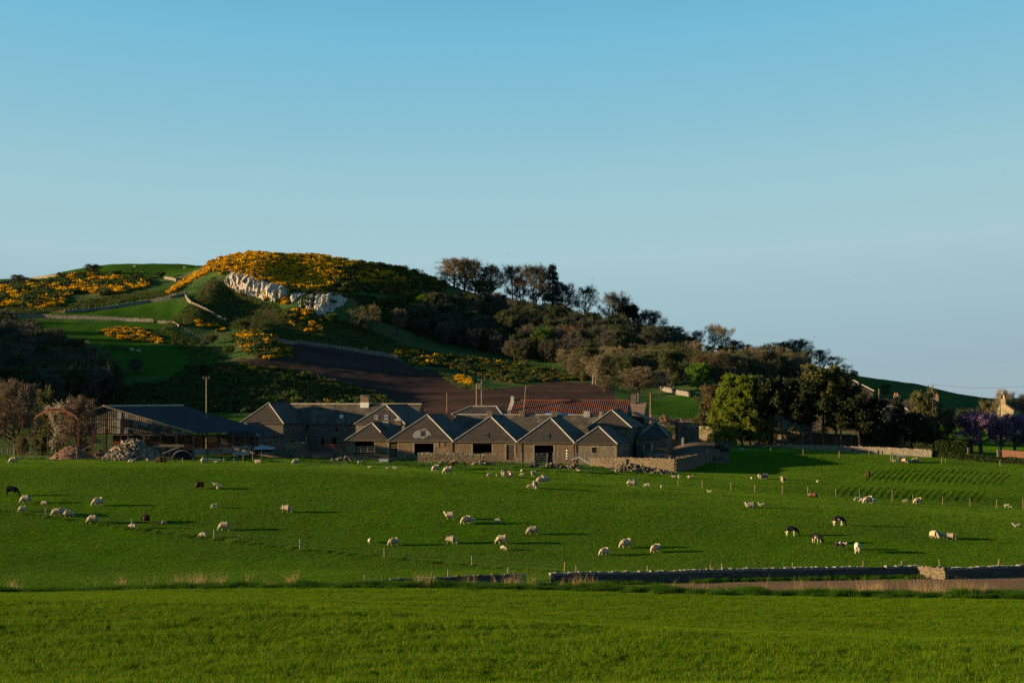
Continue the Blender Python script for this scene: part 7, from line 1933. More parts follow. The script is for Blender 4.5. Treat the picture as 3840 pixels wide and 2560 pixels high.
def cow(kind, pose='graze'):
    spine = [(-.80, 0, 1.00, .20, .24), (-.58, 0, 1.02, .29, .31), (-.18, 0, .97, .31, .35), (.22, 0, .95, .29, .34), (.56, 0, .97, .24, .31), (.74, 0, .95, .17, .24)]
    if pose == 'graze': head = [(.98, 0, .76, .13, .18), (1.14, 0, .52, .11, .13), (1.20, 0, .40, .12, .12), (1.28, 0, .22, .085, .08), (1.31, 0, .10, .075, .06)]; ears = [[(1.12, .20, .50, .05, .03), (1.11, .28, .48, .03, .02)], [(1.12, -.20, .50, .05, .03), (1.11, -.28, .48, .03, .02)]]
    else: head = [(.98, 0, 1.02, .13, .18), (1.18, 0, 1.08, .11, .13), (1.30, 0, 1.04, .12, .11), (1.46, 0, .94, .085, .08), (1.52, 0, .88, .075, .06)]; ears = [[(1.2, .22, 1.1, .05, .03), (1.19, .30, 1.08, .03, .02)], [(1.2, -.22, 1.1, .05, .03), (1.19, -.30, 1.08, .03, .02)]]
    L = []
    for sy in (-1, 1): L.append([(.50, sy * .17, .74, .13, .13), (.52 + sy * .06, sy * .17, .46, .075, .075), (.50 + sy * .1, sy * .17, .24, .055, .055), (.50 + sy * .12, sy * .17, .03, .065, .065)])
    for sy in (-1, 1): L.append([(-.66, sy * .18, .80, .17, .15), (-.62 - sy * .05, sy * .18, .56, .11, .10), (-.80 - sy * .06, sy * .18, .40, .065, .06), (-.75 - sy * .08, sy * .18, .18, .055, .055), (-.74 - sy * .08, sy * .18, .03, .065, .065)])
    me = quadruped('cow_' + kind, spine, head, L, ears, .01, 7, tail=[(-.96, 0, .98, .05, .05), (-1.02, 0, .72, .03, .03), (-1.02, 0, .42, .05, .05)], attach=(4, 1))
    co = np.zeros(len(me.vertices) * 3, np.float32); me.vertices.foreach_get('co', co); co = co.reshape(-1, 3); co[:, 0] *= .78; co[:, 1] *= 1.2
    body = (co[:, 2] > .55) & (co[:, 0] < .62); co[body, 2] = np.where(co[body, 2] < .95, .95 - (.95 - co[body, 2]) * 1.12, co[body, 2])
    me.vertices.foreach_set('co', co.ravel()); me.update()
    paint(me, lambda c: 0, [C_BLK]); AN[kind] = me
cow('cow_graze'); cow('cow_stand', 'stand')

def animal(kind, px, py, head, label, cat='sheep', mats=None, s=1.0, y0=176, y1=300, group=None, name=None):
    p = spot(px, py, y0, y1)
    o = link(name or cat, AN[kind], None, (p.x, p.y, p.z - .03), (0, 0, R(head)), s)
    for i, m_ in enumerate(mats or ()):
        if m_ is not None: o.material_slots[i].link = 'OBJECT'; o.material_slots[i].material = m_
    return tag(o, label, cat, group)
BR, TN, BK, GY = (M_BROWNF, M_BROWND), (M_TANF, M_BROWND), (M_BLACKF, M_BLACKF), (M_GREYF, M_FACE)
G1 = 'sheep grazing the pasture'; G2 = 'lambs on the pasture'
E, Ls, La = 'ewe_graze', 'lamb_stand', 'lamb_graze'
# heading: 0 right, 90 away, 180 left, 270 towards the viewer
for k, px, py, hd, lab, mt, s in [
 (E,51,1737,185,'cream ewe on the brow at the far left edge',None,1),
 ('lamb_lie',552,1723,180,'white sheep lying against the rubble heap',None,1.5),
 ('ewe_lie',494,1734,0,'cream ewe lying before the rubble heap',None,.95),
 (E,597,1736,170,'left one of the two brown sheep on the brow',BR,1),
 (E,616,1736,90,'right one of the two brown sheep on the brow',TN,1),
 (E,765,1737,20,'cream ewe on the brow between rubble heap and feeder',None,1),
 ('lamb_lie',812,1735,180,'white lamb lying beside the pipe on the brow',None,1),
 (E,98,1886,182,'cream ewe just below the black bull',None,1.05),
 (La,167,1892,180,'lamb grazing right of the ewe below the bull',None,1.1),
 (E,87,1919,195,'dark rumped ewe lowest at the left edge',None,.8),
 (E,214,1934,182,'fat cream ewe at the front of the left trio',None,.95),
 (E,233,1929,20,'ewe half hidden in the middle of the left trio',None,.85),
 (E,255,1937,15,'right hand ewe of the left trio',None,.85),
 (E,369,1897,205,'cream ewe alone above the left trio',None,1.1),
 (E,350,1962,182,'woolly ewe between the trio and the second fence post',None,1.05),
 (La,499,1982,180,'young lamb partly behind the second fence post',None,1.35),
 (E,547,1959,265,'chestnut sheep right of the second fence post',BR,1),
 (La,599,1966,175,'black lamb beside the chestnut sheep',BK,.95),
 (La,613,1966,20,'white lamb behind the black lamb',None,1.0),
 (E,749,1832,235,'dark brown ewe alone high on the pasture',BR,1.05),
 ('lamb_lie',810,1820,185,'white lamb lying right of the dark brown ewe',None,1.1),
 (La,822,1834,240,'grey white lamb below the lying one',None,1.25),
 (La,805,1904,215,'small white lamb alone on the open pasture',None,1.15),
 (E,843,1988,182,'cream ewe just right of the third fence post',None,1.05),
 (La,762,2015,180,'lamb left of the third fence post',None,1.35),
 ('ewe_lie',971,1738,180,'yellowish ewe lying on the brow below the feeder',None,1),
 (E,1111,1741,190,'round cream ewe on the brow below the red gates',None,1),
 (Ls,1348,1739,20,'lamb standing with raised head before the open bay shed',None,1.15),
 ('lamb_lie',1388,1754,180,'leftmost of three lambs lying on the brow',None,.95),
 ('lamb_lie',1455,1757,0,'middle one of three lambs lying on the brow',None,.95),
 ('lamb_lie',1484,1758,180,'rightmost of three lambs lying on the brow',None,1.1),
 ('lamb_lie',1276,1722,170,'cream lamb lying by the gate pier',None,1.3),
 (E,1633,1767,230,'plump ewe seen from behind on the brow',None,1.05),
 (E,1682,1776,185,'white faced ewe grazing right of the plump one',None,1.15),
 (E,1694,1747,60,'brown sheep behind the heap of planks',BR,.75),
 (La,1836,1786,215,'white lamb left of the pair seen from behind',None,1.2),
 (La,1863,1786,260,'small grey lamb left of the pair seen from behind',GY,.95),
 (E,1890,1788,95,'ewe with her rump to us, left one of the pair',None,1.0),
 (E,1916,1790,85,'ewe with her rump to us, right one of the pair',None,1.0),
 (E,1072,1920,-15,'cream ewe alone in the middle left of the pasture',None,1.0),
 ('ewe_stand',1688,1947,180,'ewe with raised head looking left',None,.98),
 (E,1748,1964,215,'ewe grazing right of the one with raised head',None,1.0),
 (La,1769,1959,0,'lamb tucked behind the grazing ewe',None,1.3),
 (La,1867,1962,180,'lamb grazing alone right of that pair',None,1.3),
 (Ls,1386,2036,285,'lamb standing head up facing us',None,1.15),
 (E,1478,2045,195,'ewe right of the lamb that faces us',None,.95),
 (E,1690,2038,-20,'ewe grazing to the right in mid pasture',None,.98),
 (E,1884,2038,182,'ewe with a lamb just below her',None,1.05),
 (La,1887,2062,320,'lamb just below that ewe',None,1.2),
 (Ls,1956,1770,285,'lamb standing alone below the silver hurdles',None,.95),
 (La,1958,1784,185,'lamb grazing under the standing one',None,1.05),
 ('ewe_stand',2000,1787,245,'pale ewe standing below the silver hurdles',None,.9),
 (E,2040,1809,10,'rear ewe of the overlapping pair',None,1.1),
 (E,2029,1812,190,'front ewe of the overlapping pair',None,1.0),
 ('ewe_stand',2006,1831,258,'ewe facing us with lambs at her feet',None,1.0),
 (La,1988,1830,200,'lamb on the left of the ewe that faces us',None,1.15),
 (La,2012,1833,250,'lamb on the right of the ewe that faces us',None,1.05),
 ('lamb_lie',2171,1766,175,'white lamb lying below the yard wall end',None,1.05),
 (La,2309,1771,255,'lamb among the fallen stones below the yard wall',None,1.2),
 ('lamb_lie',2528,1790,180,'lamb lying at the foot of the wall corner',None,1.1),
 (La,2546,1792,250,'lamb standing at the foot of the wall corner',None,1.2),
 ('lamb_lie',2588,1792,0,'cream lamb lying right of the wall corner',None,1.35),
 (E,2368,1824,-8,'large ewe grazing on the brow, head to the right',None,1.12),
 (La,2428,1827,182,'lamb right of the large ewe on the brow',None,1.35),
 (La,2480,1831,262,'lamb farther right along the brow',None,1.1),
 ('lamb_lie',2663,1847,180,'lamb lying among the first brow fence posts',None,1.1),
 (Ls,2818,1797,280,'tiny lamb in the building shadow',None,.85),
 (E,2851,1796,95,'left one of two ewes in the building shadow',GY,.95),
 (E,2871,1796,80,'right one of two ewes in the building shadow',GY,.95),
 ('ewe_lie',2815,1903,180,'ewe lying with raised head, chewing',GY,1.05),
 ('lamb_lie',2857,1897,185,'lamb lying right of the chewing ewe',None,1.3),
 (E,1998,2003,182,'grey ewe with a white face right of centre',GY,1.0),
 (E,2349,2054,195,'shaggy ewe grazing up from the wall',None,1.1),
 (E,2267,2082,205,'ewe nearest to the dark drystone wall',None,.9),
 (E,2459,2070,215,'ewe right of the shaggy one',None,.95),
 (E,2935,1808,260,'fat ewe facing us at the shadow edge',None,1.0),
 (Ls,3066,1810,275,'small white lamb right of the fat ewe',None,.95),
 (E,3255,1790,265,'dark brown sheep at the top of the ribs',BR,1.05),
 (E,3047,1868,-12,'tan brown sheep among the brow fence posts',TN,1.0),
 (La,3213,1877,200,'lamb left of the family on the brow',None,1.15),
 (La,3236,1882,182,'lamb in front of the big white ewe',None,1.25),
 (E,3256,1888,200,'big white ewe of the family on the brow',None,1.1),
 (La,3277,1885,10,'lamb behind the big white ewe',None,1.3),
 (La,3397,1884,180,'little grey lamb right of the thick fence post',GY,1.15),
 (E,3443,1889,190,'cream ewe between two brow posts',None,1.0),
 (La,3778,1904,-20,'young sheep at the right end of the brow',GY,1.45),
 ('lamb_lie',3814,1977,180,'lamb lying near the right edge',GY,1.45),
 (E,3504,2018,-60,'left sheep of the right hand trio, dark marked rump',None,1.0),
 (La,3535,2018,-50,'middle sheep of the right hand trio',None,1.45),
 (E,3563,2022,-20,'right sheep of the right hand trio',None,.85),
 (Ls,3354,1734,180,'lamb standing left of the wooden feeder',None,1.2),
 (E,3391,1735,-40,'ewe with her head in the wooden feeder',None,.95),
 (La,3414,1735,190,'grey lamb between feeder and ewe',GY,1.1),
 (E,3431,1734,185,'cream ewe right of the feeder',None,1.0),
 (La,3446,1735,0,'lamb at the tail of the ewe by the feeder',GY,1.0)]:
    lamb = k.startswith('lamb')
    y0 = 176 if py > 1800 and not (2700 < px and py < 1815) else 240
    if px > 2700 and py < 1815: y0 = 262
    if px > 3300 and py < 1740: y0 = 300
    animal(k, px, py, hd, lab, 'lamb' if lamb else 'sheep', mt, s, y0, 345, G2 if lamb else G1)
GC = 'cattle on the pasture'
animal('cow_graze', 44, 1860, -5, 'black bull grazing at the left edge', 'bull', (C_BLK,), 1.02, group=GC)
animal('cow_graze', 3145, 1970, -8, 'black and white heifer highest of the five, grazing right', 'cow', (C_BW[0],), .92, group=GC)
animal('cow_graze', 2968, 2008, -12, 'black and white heifer leftmost of the five', 'cow', (C_BW[1],), .9, group=GC)
animal('cow_graze', 3064, 2037, -52, 'black and white heifer turned half away with a white nose', 'cow', (C_BW[0],), .88, group=GC)
animal('cow_stand', 3153, 2062, -30, 'dark speckled heifer second from the right of the five', 'cow', (C_SPK,), .82, group=GC)
animal('cow_graze', 3215, 2073, 80, 'mostly white heifer seen from behind', 'cow', (C_WHT,), .95, group=GC)
GF = 'cattle on the far field'
for i, (k, px, py, hd, lab, m_) in enumerate([('cow_graze',392,1312,10,'dark red cow leftmost of the far herd',C_RED),('cow_stand',421,1307,200,'dark red cow standing at the back of the far herd',C_RED),('cow_graze',428,1317,20,'dark red cow at the front of the far herd',C_RED),
  ('cow_graze',443,1311,190,'dark red cow in the middle of the far herd',C_RED),('cow_graze',461,1312,0,'dark red cow right of the middle of the far herd',C_RED),('cow_graze',476,1318,-20,'brownish cow beside the pale ones',C_RED),
  ('cow_graze',494,1317,-10,'roan pale cow of the far herd',C_WHT),('cow_stand',521,1322,190,'cream cow rightmost of the far herd',C_CRM),('cow_graze',404,1336,0,'black cow below the far herd',C_BLK),('cow_graze',328,1288,200,'cream cow at the edge of the dark wood',C_CRM)]):
    animal(k, px, py, hd, lab, 'cow', (m_,), 1.0, 560, 780, GF)
for k, px, py, hd, lab, m_ in [('cow_graze',499,1018,180,'black cow leftmost on the hilltop',C_BLK),('cow_graze',535,1022,0,'black and white cow on the hilltop',C_BW[0]),('cow_graze',577,1031,180,'black cow right of the black and white one on the hilltop',C_BLK),('cow_graze',610,1028,0,'pale cow rightmost on the hilltop',C_WHT),('cow_stand',505,1004,180,'cream cow near the hilltop skyline',C_CRM)]:
    animal(k, px, py, hd, lab, 'cow', (m_,), 1.0, 880, 1004, 'cattle on the hilltop')
for k, px, py, hd, lab in [(E,694,1008,180,'sheep on the hilltop left of the skyline one'),(E,739,1003,0,'sheep on the skyline beside the gorse'),(E,1373,1312,180,'white sheep above the ploughed field wall')]:
    animal(k, px, py, hd, lab, 'sheep', None, 1.25, 880 if py < 1200 else 620, 1004)
# ------------------------------------------------------------------ heaps, feeders, machinery about the yard
def heap(name, label, px, Y, wpx, hpx, n, ssize, m, seed, big=300, core_m=None, cat='heap', depth=.8, smooth_core=False):
    """pile with a lumpy core and single stones on its surface; the largest stay parts of their own"""
    rng = random.Random(seed); p = on(px, Y); w = wpx / F * Y / 2; h = hpx / F * Y
    root = empty(name, p, 0, label, cat)
    N = 26; V = []; Q = []
    prof = lambda a, r: h * max(0, (1 - r ** 1.35)) * (1 + .25 * (vnoise(math.cos(a) * 2.2 + seed, math.sin(a) * 2.2 + r * 3, seed) - .5))
    for j in range(9):
        r = j / 8
        for i in range(N):
            a = 2 * math.pi * i / N; rr = r * (1 + .18 * (vnoise(math.cos(a) * 1.5 + seed, math.sin(a) * 1.5, seed + 4) - .5))
            V.append((w * rr * math.cos(a), w * depth * rr * math.sin(a), float(prof(a, r)) - .1 + float(vnoise(i * .9, j * .9, seed)) * .15 * h * .3))
    for j in range(8):
        for i in range(N): Q.append((j * N + i, (j + 1) * N + i, (j + 1) * N + (i + 1) % N, j * N + (i + 1) % N))
    link('core', np_mesh('core', V, np.array(Q), core_m or m, smooth=smooth_core), root)
    rest = MB()
    st = []
    for k in range(n):
        a = rng.uniform(0, 6.283); r = math.sqrt(rng.random()) * 1.05
        s = ssize * rng.choice((.6, .8, 1, 1, 1.3, 1.7)); st.append((s, a, r))
    st.sort(reverse=True)
    for k, (s, a, r) in enumerate(st):
        c = (w * r * math.cos(a), w * depth * r * math.sin(a), float(prof(a, min(1, r))) + s * .15)
        d = (s * rng.uniform(.8, 1.5), s * rng.uniform(.6, 1.1), s * rng.uniform(.4, .75)); R3 = (rng.uniform(-.6, .6), rng.uniform(-.6, .6), rng.uniform(0, 6.28))
        if k < big:
            t = MB(); stone(t, (0, 0, 0), d, 0, rng, .25); t.build('stone', m, root, loc=c, rot=R3)
        else:
            t = MB(); stone(t, (0, 0, 0), d, 0, rng, .25); M3 = Euler(R3).to_matrix(); rest.add([M3 @ Vector(v) + Vector(c) for v in t.v], t.f)
    if rest.v:
        o = rest.build('small_stones', m, root); o['kind'] = 'stuff'
    return root
ST_RUB = island_mat('rubble_stone', (0.165, 0.128, 0.092), .55)
M_EARTH = mat('red_brown_earth', (0.20, 0.105, 0.065), (0.14, 0.075, 0.05), 1.5, bump=1.0, bscale=5, bdist=.15, obj=True)
M_DEARTH = mat('dark_spoil', (0.06, 0.045, 0.035), (0.09, 0.07, 0.05), 1.5, bump=1.0, bscale=4, bdist=.15, obj=True)
ST_EARTH = island_mat('earth_clods', (0.19, 0.105, 0.07), .4)
heap('stone_heap', 'tall heap of grey building stone between the posts and the shed', 497, 298, 230, 76, 620, .42, ST_RUB, 3, 300, M_DEARTH)
heap('spoil_heap', 'low red brown earth heap inside the rusty frame', 268, 303, 170, 50, 160, .22, ST_EARTH, 4, 60, M_EARTH, smooth_core=True)
heap('spoil_heap', 'small brown heap with lambs on top between the rusty posts', 374, 309, 64, 32, 50, .2, ST_EARTH, 5, 20, M_EARTH, smooth_core=True)
heap('spoil_heap', 'dark earth heap in front of the cattle shed', 668, 311, 140, 44, 70, .2, ST_EARTH, 6, 20, M_DEARTH, smooth_core=True)
for px, Y, w, h, n, lab, sd in [(2000, 300, 60, 13, 60, 'heap of stones left of the tall doorway', 11), (2075, 299.5, 95, 16, 110, 'spread of stones before the hurdles', 12), (2150, 299, 60, 15, 70, 'stones under the black and white stack', 13),
    (2380, 294, 190, 26, 230, 'long bank of tumbled stones below the yard wall', 14), (2480, 291, 90, 14, 70, 'outlying stones at the wall corner', 15), (1800, 302, 90, 10, 50, 'stones in the weeds below the low front wall', 16), (1300, 306, 110, 12, 70, 'rubble below the silver gate', 17), (1700, 303, 36, 10, 24, 'pale stones beside the planks', 18), (2700, 327, 60, 14, 40, 'dark stones at the far bend of the yard wall', 19)]:
    heap('stone_heap', lab, px, Y, w, h, n, .34, ST_WARM, sd, 60, M_DEARTH, depth=.35)
# lambs on the small heap
for px, lab in ((364, 'left lamb on the small brown heap'), (384, 'right lamb on the small brown heap')):
    p = at(px, 1664, 309); o = link('lamb', AN['lamb_graze'], None, p, (0, 0, R(190)), 1.2); tag(o, lab, 'lamb', G2)
# heap of straw in the far field
def tufted(name, label, px, Y, wpx, hpx, n, m, seed):
    r = heap(name, label, px, Y, wpx, hpx, 0, .2, m, seed, depth=.5, smooth_core=True); rng = np.random.RandomState(seed)
    V = []; Q = []; w = wpx / F * Y / 2; h = hpx / F * Y
    for i in range(n):
        a = rng.uniform(0, 6.28); q = math.sqrt(rng.rand()); c = np.array([w * q * math.cos(a), w * .5 * q * math.sin(a), h * (1 - q ** 1.35) * (1 + .5 * rng.rand()) + .05])
        x = rng.normal(size=3); x /= np.linalg.norm(x); y = np.cross(x, rng.normal(size=3)); y /= np.linalg.norm(y); k = len(V)
        V += [c - x * .5, c - y * .2, c + x * .5, c + y * .2]; Q.append((k, k+1, k+2, k+3))
    o = link('straw', np_mesh('straw', V, np.array(Q), m), r); o['kind'] = 'stuff'
M_STRAW = mat('old_straw', (0.42, 0.27, 0.13), (0.30, 0.18, 0.09), 2, obj=True)
for px, w, lab, sd in ((2440, 70, 'left mound of the old straw heap', 3), (2492, 80, 'middle mound of the old straw heap', 4), (2545, 60, 'low right mound of the old straw heap', 5)):
    tufted('straw_heap', lab, px, 445, w, 26 if sd < 5 else 17, 260, M_STRAW, sd)
# sheet metal pig ark and leaning sheet
p = on(684, 300); A = empty('pig_ark', p, R(12), 'half round sheet metal pig ark with a dark mouth', 'animal shelter')
mb = MB(); N = 12; rr = 1.75
for i in range(N):
    a0, a1 = math.pi * i / N, math.pi * (i + 1) / N
    mb.slab([(rr * math.cos(a0), 0, rr * .9 * math.sin(a0)), (rr * math.cos(a0), 3.2, rr * .9 * math.sin(a0)), (rr * math.cos(a1), 3.2, rr * .9 * math.sin(a1)), (rr * math.cos(a1), 0, rr * .9 * math.sin(a1))], .05)
mb.build('curved_sheet', M_GALV, A)
mb = MB(); mb.add([(rr * .97 * math.cos(math.pi * i / N), 3.1, rr * .87 * math.sin(math.pi * i / N)) for i in range(N + 1)], [tuple(range(N + 1))]); mb.build('back_wall', M_DARKW, A)
mb = MB(); mb.add([(rr * .95 * math.cos(math.pi * i / N), .35, rr * .85 * math.sin(math.pi * i / N)) for i in range(N + 1)], [tuple(range(N + 1))]); mb.build('mouth_shade', M_DARK, A)  # dark sheet across the open mouth, painting the shade inside
p = at(606, 1700, 303); q = at(664, 1678, 303)
LS = empty('metal_sheet', p, 0, 'pale corrugated sheet leaning beside the pig ark', 'sheet')
corr('sheet', (0, 0, 0), (.3, 1.6, .1), Vector((.3, 1.6, .1)) + (q - p), q - p, .3, .03, M_GALV, LS)
p = at(598, 1692, 306); TR = empty('flat_trailer', p, 0, 'old wooden flat trailer behind the leaning sheet', 'trailer')
mb = MB(); mb.bx(0, 4.4, 0, 1.9, .75, .9); mb.build('deck', M_PALEW, TR)
MB().bx(0, 4.4, -.05, .02, .9, 1.25).build('side_board', M_PALEW, TR)
for x in (.8, 3.4):
    for y in (0.1, 1.8): MB().tube((x, y - .1, .4), (x, y + .1, .4), .4, n=12).build('wheel', M_DARK, TR)
p = at(582, 1712, 300); GB_ = empty('grey_tank_box', p, 0, 'blue grey metal box at the right flank of the stone heap', 'box')
MB().bx(-.6, 1.0, 0, 1.2, 0, 1.75).build('body', M_CORR, GB_); MB().bx(-.65, 1.05, -.05, 1.25, 1.75, 1.83).build('lid', M_GALV, GB_)
# trough bench by the fence
p = on(404, 293); TB = empty('feed_trough', p, 0, 'long low feed trough on legs before the stone heap', 'trough')
M_TR = M_PALEW; mb = MB(); mb.bx(0, 3.0, 0, .4, .42, .5); mb.bx(0, 3.0, 0, .05, .5, .66); mb.bx(0, 3.0, .35, .4, .5, .66); mb.build('trough', M_TR, TB)
for x in (.15, 2.85): MB().bx(x - .05, x + .05, .02, .38, -.1, .42).build('leg', M_TR, TB)
p = on(780, 296); WP = empty('white_pipe', p, 0, 'white pipe lying on the brow right of a ewe', 'pipe'); MB().tube((0, 0, .3), (2.8, .3, .16), .07, n=8).build('pipe', M_WHITE, WP)
for px, py, lab in ((114, 1724, 'white stone block at the foot of a left fence post'), (206, 1728, 'white stone block at the foot of the next fence post'), (489, 1719, 'pinkish stone block before the stone heap')):
    p = spot(px, py, 285, 320); mb = MB(); stone(mb, (0, 0, .14), (.6, .45, .36), .2, random.Random(px), .2); tag(mb.build('stone_block', ST_PALE, None, loc=p), lab, 'stone')
# machinery between shed and store
p = at(770, 1690, 316); HR = empty('orange_implement', p, 0, 'orange farm implement with a rack beside the cattle shed', 'implement')
M_ORG = mat('orange_paint', (0.55, 0.11, 0.03), (0.4, 0.08, 0.03), 3, obj=True)
mb = MB(); mb.slab([(0, 0, .15), (1.3, 0, .15), (1.1, .6, .45), (.1, .6, .45)], .1); mb.build('bucket', M_ORG, HR)
mb = MB()
for i in range(5): mb.bar((1.7 + i * .35, .3, 0), (1.6 + i * .35, .3, 1.05), .06, .06)
mb.bar((1.6, .3, 1.05), (3.1, .3, 1.05), .07, .07); mb.bar((1.6, .3, .1), (3.1, .3, .1), .2, .25); mb.build('rack', M_REDP, HR)
p = at(875, 1706, 311); FD = empty('cattle_feeder', p, 0, 'blue grey barred cattle feeder before the stone store', 'feeder')
MB().bx(0, 2.85, 0, 1.2, 0, .62).build('trough', M_GALV, FD)
for i in range(8): MB().bar((.1 + i * .38, 0, .6), (.1 + i * .38, 0, 1.5), .06, .06).build('bar', M_GALV, FD)
MB().bar((0, 0, 1.5), (2.85, 0, 1.5), .08, .08).build('top_rail', M_GALV, FD); MB().bar((0, 1.2, 1.5), (2.85, 1.2, 1.5), .08, .08).build('top_rail', M_GALV, FD)
for x in (0, 2.85): MB().bar((x, 1.2, .5), (x, 1.2, 1.5), .07, .07).build('post', M_GALV, FD)
p = at(954, 1704, 312); FB = empty('roofed_feeder', p, 0, 'open fronted calf shelter with a pale roof right of the barred feeder', 'feeder')
mb = MB(); mb.bx(0, 3.45, 1.3, 1.36, 0, 1.2); mb.bx(0, .06, 0, 1.3, 0, 1.2); mb.bx(3.39, 3.45, 0, 1.3, 0, 1.2); mb.build('wall', M_DARKW, FB)
MB().slab([(-.1, -.35, 1.0), (3.55, -.35, 1.0), (3.55, 1.45, 1.35), (-.1, 1.45, 1.35)], .08).build('roof', M_GALV, FB)
MB().bx(.06, 3.39, 0, .05, 0, .45).build('front_board', M_CORR, FB)
mb = MB(); mb.slab([(.6, .3, 1.45), (2.6, .3, 1.35), (2.8, .9, 1.5), (.9, .9, 1.8)], .06); mb.build('scrap_sheet', M_GALV, FB)
p = at(1076, 1692, 312); HD = empty('timber_hurdle', p, 0, 'bleached timber hurdle left of the gate pier', 'hurdle')
for z in (.5, 1.0, 1.5): MB().bar((0, 0, z), (2.2, 0, z + .05), .05, .12).build('rail', M_PALEW, HD)
for x in (.05, 1.1, 2.15): MB().bar((x, .03, 0), (x, .03, 1.65), .07, .07).build('upright', M_PALEW, HD)
p = on(1148, 317.5); MB_ = empty('leaning_post', p, R(0), 'lone tall post behind the red gates', 'post'); MB().tube((0, 0, -.2), (0, 0, zpy(1636, 317.5) - p.z), .09, .08, 8).build('shaft', M_POSTW, MB_)
# white skip, planks
p = on(1420, 302.5); p.z = zpy(1736, 302.5); SK = empty('water_trough', p, 0, 'old boat shaped trough with a white end before the barn doors', 'trough')
L1, L2 = 1.7, 3.0
mb = MB(); mb.slab([(0, 0, .75), (.35, 0, 0), (L1 - .1, 0, 0), (L1 + .05, 0, .75)][::-1], .06); mb.build('white_side', M_WHITE, SK)
mb = MB(); mb.slab([(L1 + .05, 0, .75), (L1 - .1, 0, 0), (L2 - .3, .5, 0), (L2, .6, .75)][::-1], .06); mb.slab([(0, 0, .75), (.35, 0, 0), (.6, 1, 0), (.3, 1.1, .75)], .06); mb.slab([(.3, 1.1, .75), (.6, 1, 0), (L2 - .3, .9, 0), (L2, .6, .75)], .06); mb.bx(.35, L2 - .4, .05, .9, 0, .08); mb.build('dark_side', M_DARKW, SK)
MB().bx(.0, 1.0, .2, .6, .76, .9).build('rusty_lid', M_RUST, SK)
for i, (px, py, dx, dz, lab) in enumerate([(1618, 1738, 1.3, .0, 'long plank left of the pile'), (1645, 1742, 1.1, .35, 'first leaning plank of the pile'), (1655, 1743, 1.0, .45, 'second leaning plank of the pile'), (1668, 1743, .9, .5, 'third leaning plank of the pile'), (1650, 1735, .8, .55, 'short plank on top of the pile'), (1668, 1733, .75, .35, 'topmost plank of the pile')]):
    p = at(px, py, 302 - i * .1); p.z = max(p.z, gz(p.x, p.y) + .1); o = MB().bar((0, 0, 0), (dx, .3, dz), .28, .16).build('plank', M_PALEW, None, loc=p); tag(o, lab, 'plank', 'planks before the low front wall')
# black and white stack of buckets, orange cone
p = at(2128, 1727, 303); BS = empty('striped_stack', p, 0, 'black and white striped stack standing in the stones', 'stack')
for i in range(8): MB().tube((0, 0, i * .24), (0, 0, i * .24 + .235), .24 if i % 2 else .2, n=10).build('drum', M_WHITE if i % 2 else M_DARK, BS)
p = at(1943, 1727, 303.5); CN = empty('orange_marker', p, 0, 'small orange cone at the foot of a hurdle', 'cone'); MB().tube((0, 0, 0), (0, 0, .55), .14, .05, 10).build('cone', M_ORG, CN)
MB().bx(-.18, .18, -.18, .18, 0, .05).build('base', M_ORG, CN)
# yard: loading frame, machines, oddments on the wall
p = at(2427, 1716, 313); LF = empty('loading_frame', p, 0, 'rusty goal shaped frame with gates inside the yard', 'frame')
for x in (0.1, 3.3): MB().bar((x, 0, -.8), (x, 0, 1.65), .14, .14).build('post', M_RUST, LF)
MB().bar((-.2, 0, 1.65), (3.6, 0, 1.62), .14, .16).build('top_beam', M_RUST, LF)
for z in (.1, .35, .6, .8): MB().bar((.4, .2, z), (3.0, .2, z - .12), .05, .05).build('rail', M_GALV, LF)
for x in (.4, 1.4, 1.9, 3.0): MB().bar((x, .2, -.4), (x + (.15 if x > 1 else 0), .2, .85), .05, .05).build('upright', M_GALV, LF)
p = on(2412, 330); MC_ = empty('farm_machine', p, FR, 'dark green and white machine parked in the shade by the arcade', 'machine')
zt = zpy(1661, 330) - p.z
MB().bx(0, 1.7, 0, 2.2, .5, zt * .55).build('body', mat('deep_green_paint', (.03, .12, .07), obj=True), MC_)
mb = MB()
for x in (.1, 1.6):
    for y in (.1, 2.1): mb.bar((x, y, zt * .5), (x, y, zt - .1), .1, .1)
mb.build('cab_frame', M_WHITE, MC_); MB().bx(0, 1.7, 0, 2.2, zt - .12, zt).build('cab_roof', M_CORR, MC_); MB().bx(.15, 1.55, .15, 2.05, zt * .55, zt - .15).build('cab_glass', M_GLASS, MC_)
for x in (-.1, 1.8):
    for y, r in ((.3, .45), (1.8, .7)): MB().tube((x - .15, y, r), (x + .15, y, r), r, n=14).build('wheel', M_DARK, MC_)
p = on(2708, 338); TC = empty('tractor', p, R(40), 'small dark green tractor half hidden at the bend of the yard wall', 'tractor')
h0 = max(0, zpy(1690, 338) - p.z); G3 = bpy.data.materials['deep_green_paint']
MB().bx(-.2, 1.3, -.35, .35, h0 + .5, h0 + 1.05).build('bonnet', G3, TC); MB().bx(-1.0, -.2, -.45, .45, h0 + .5, h0 + 1.0).build('seat_box', M_DARK, TC); MB().bx(-1.0, -.3, -.5, .5, h0 + 1.65, h0 + 1.75).build('roof', G3, TC)
for x in (-.95, -.35):
    for y in (-.42, .42): MB().bar((x, y, h0 + 1.0), (x, y, h0 + 1.65), .06, .06).build('roof_post', M_DARK, TC)
for x, r in ((-.65, .65), (.95, .42)):
    for y in (-.6, .6): MB().tube((x, y - .15, r + h0 * .2), (x, y + .15, r + h0 * .2), r, n=16).build('wheel', M_DARK, TC)
p = at(2512, 1717, 306); WB = empty('white_sack', p, 0, 'small white sack among scrap behind the yard wall corner', 'sack')
mb = MB(); 
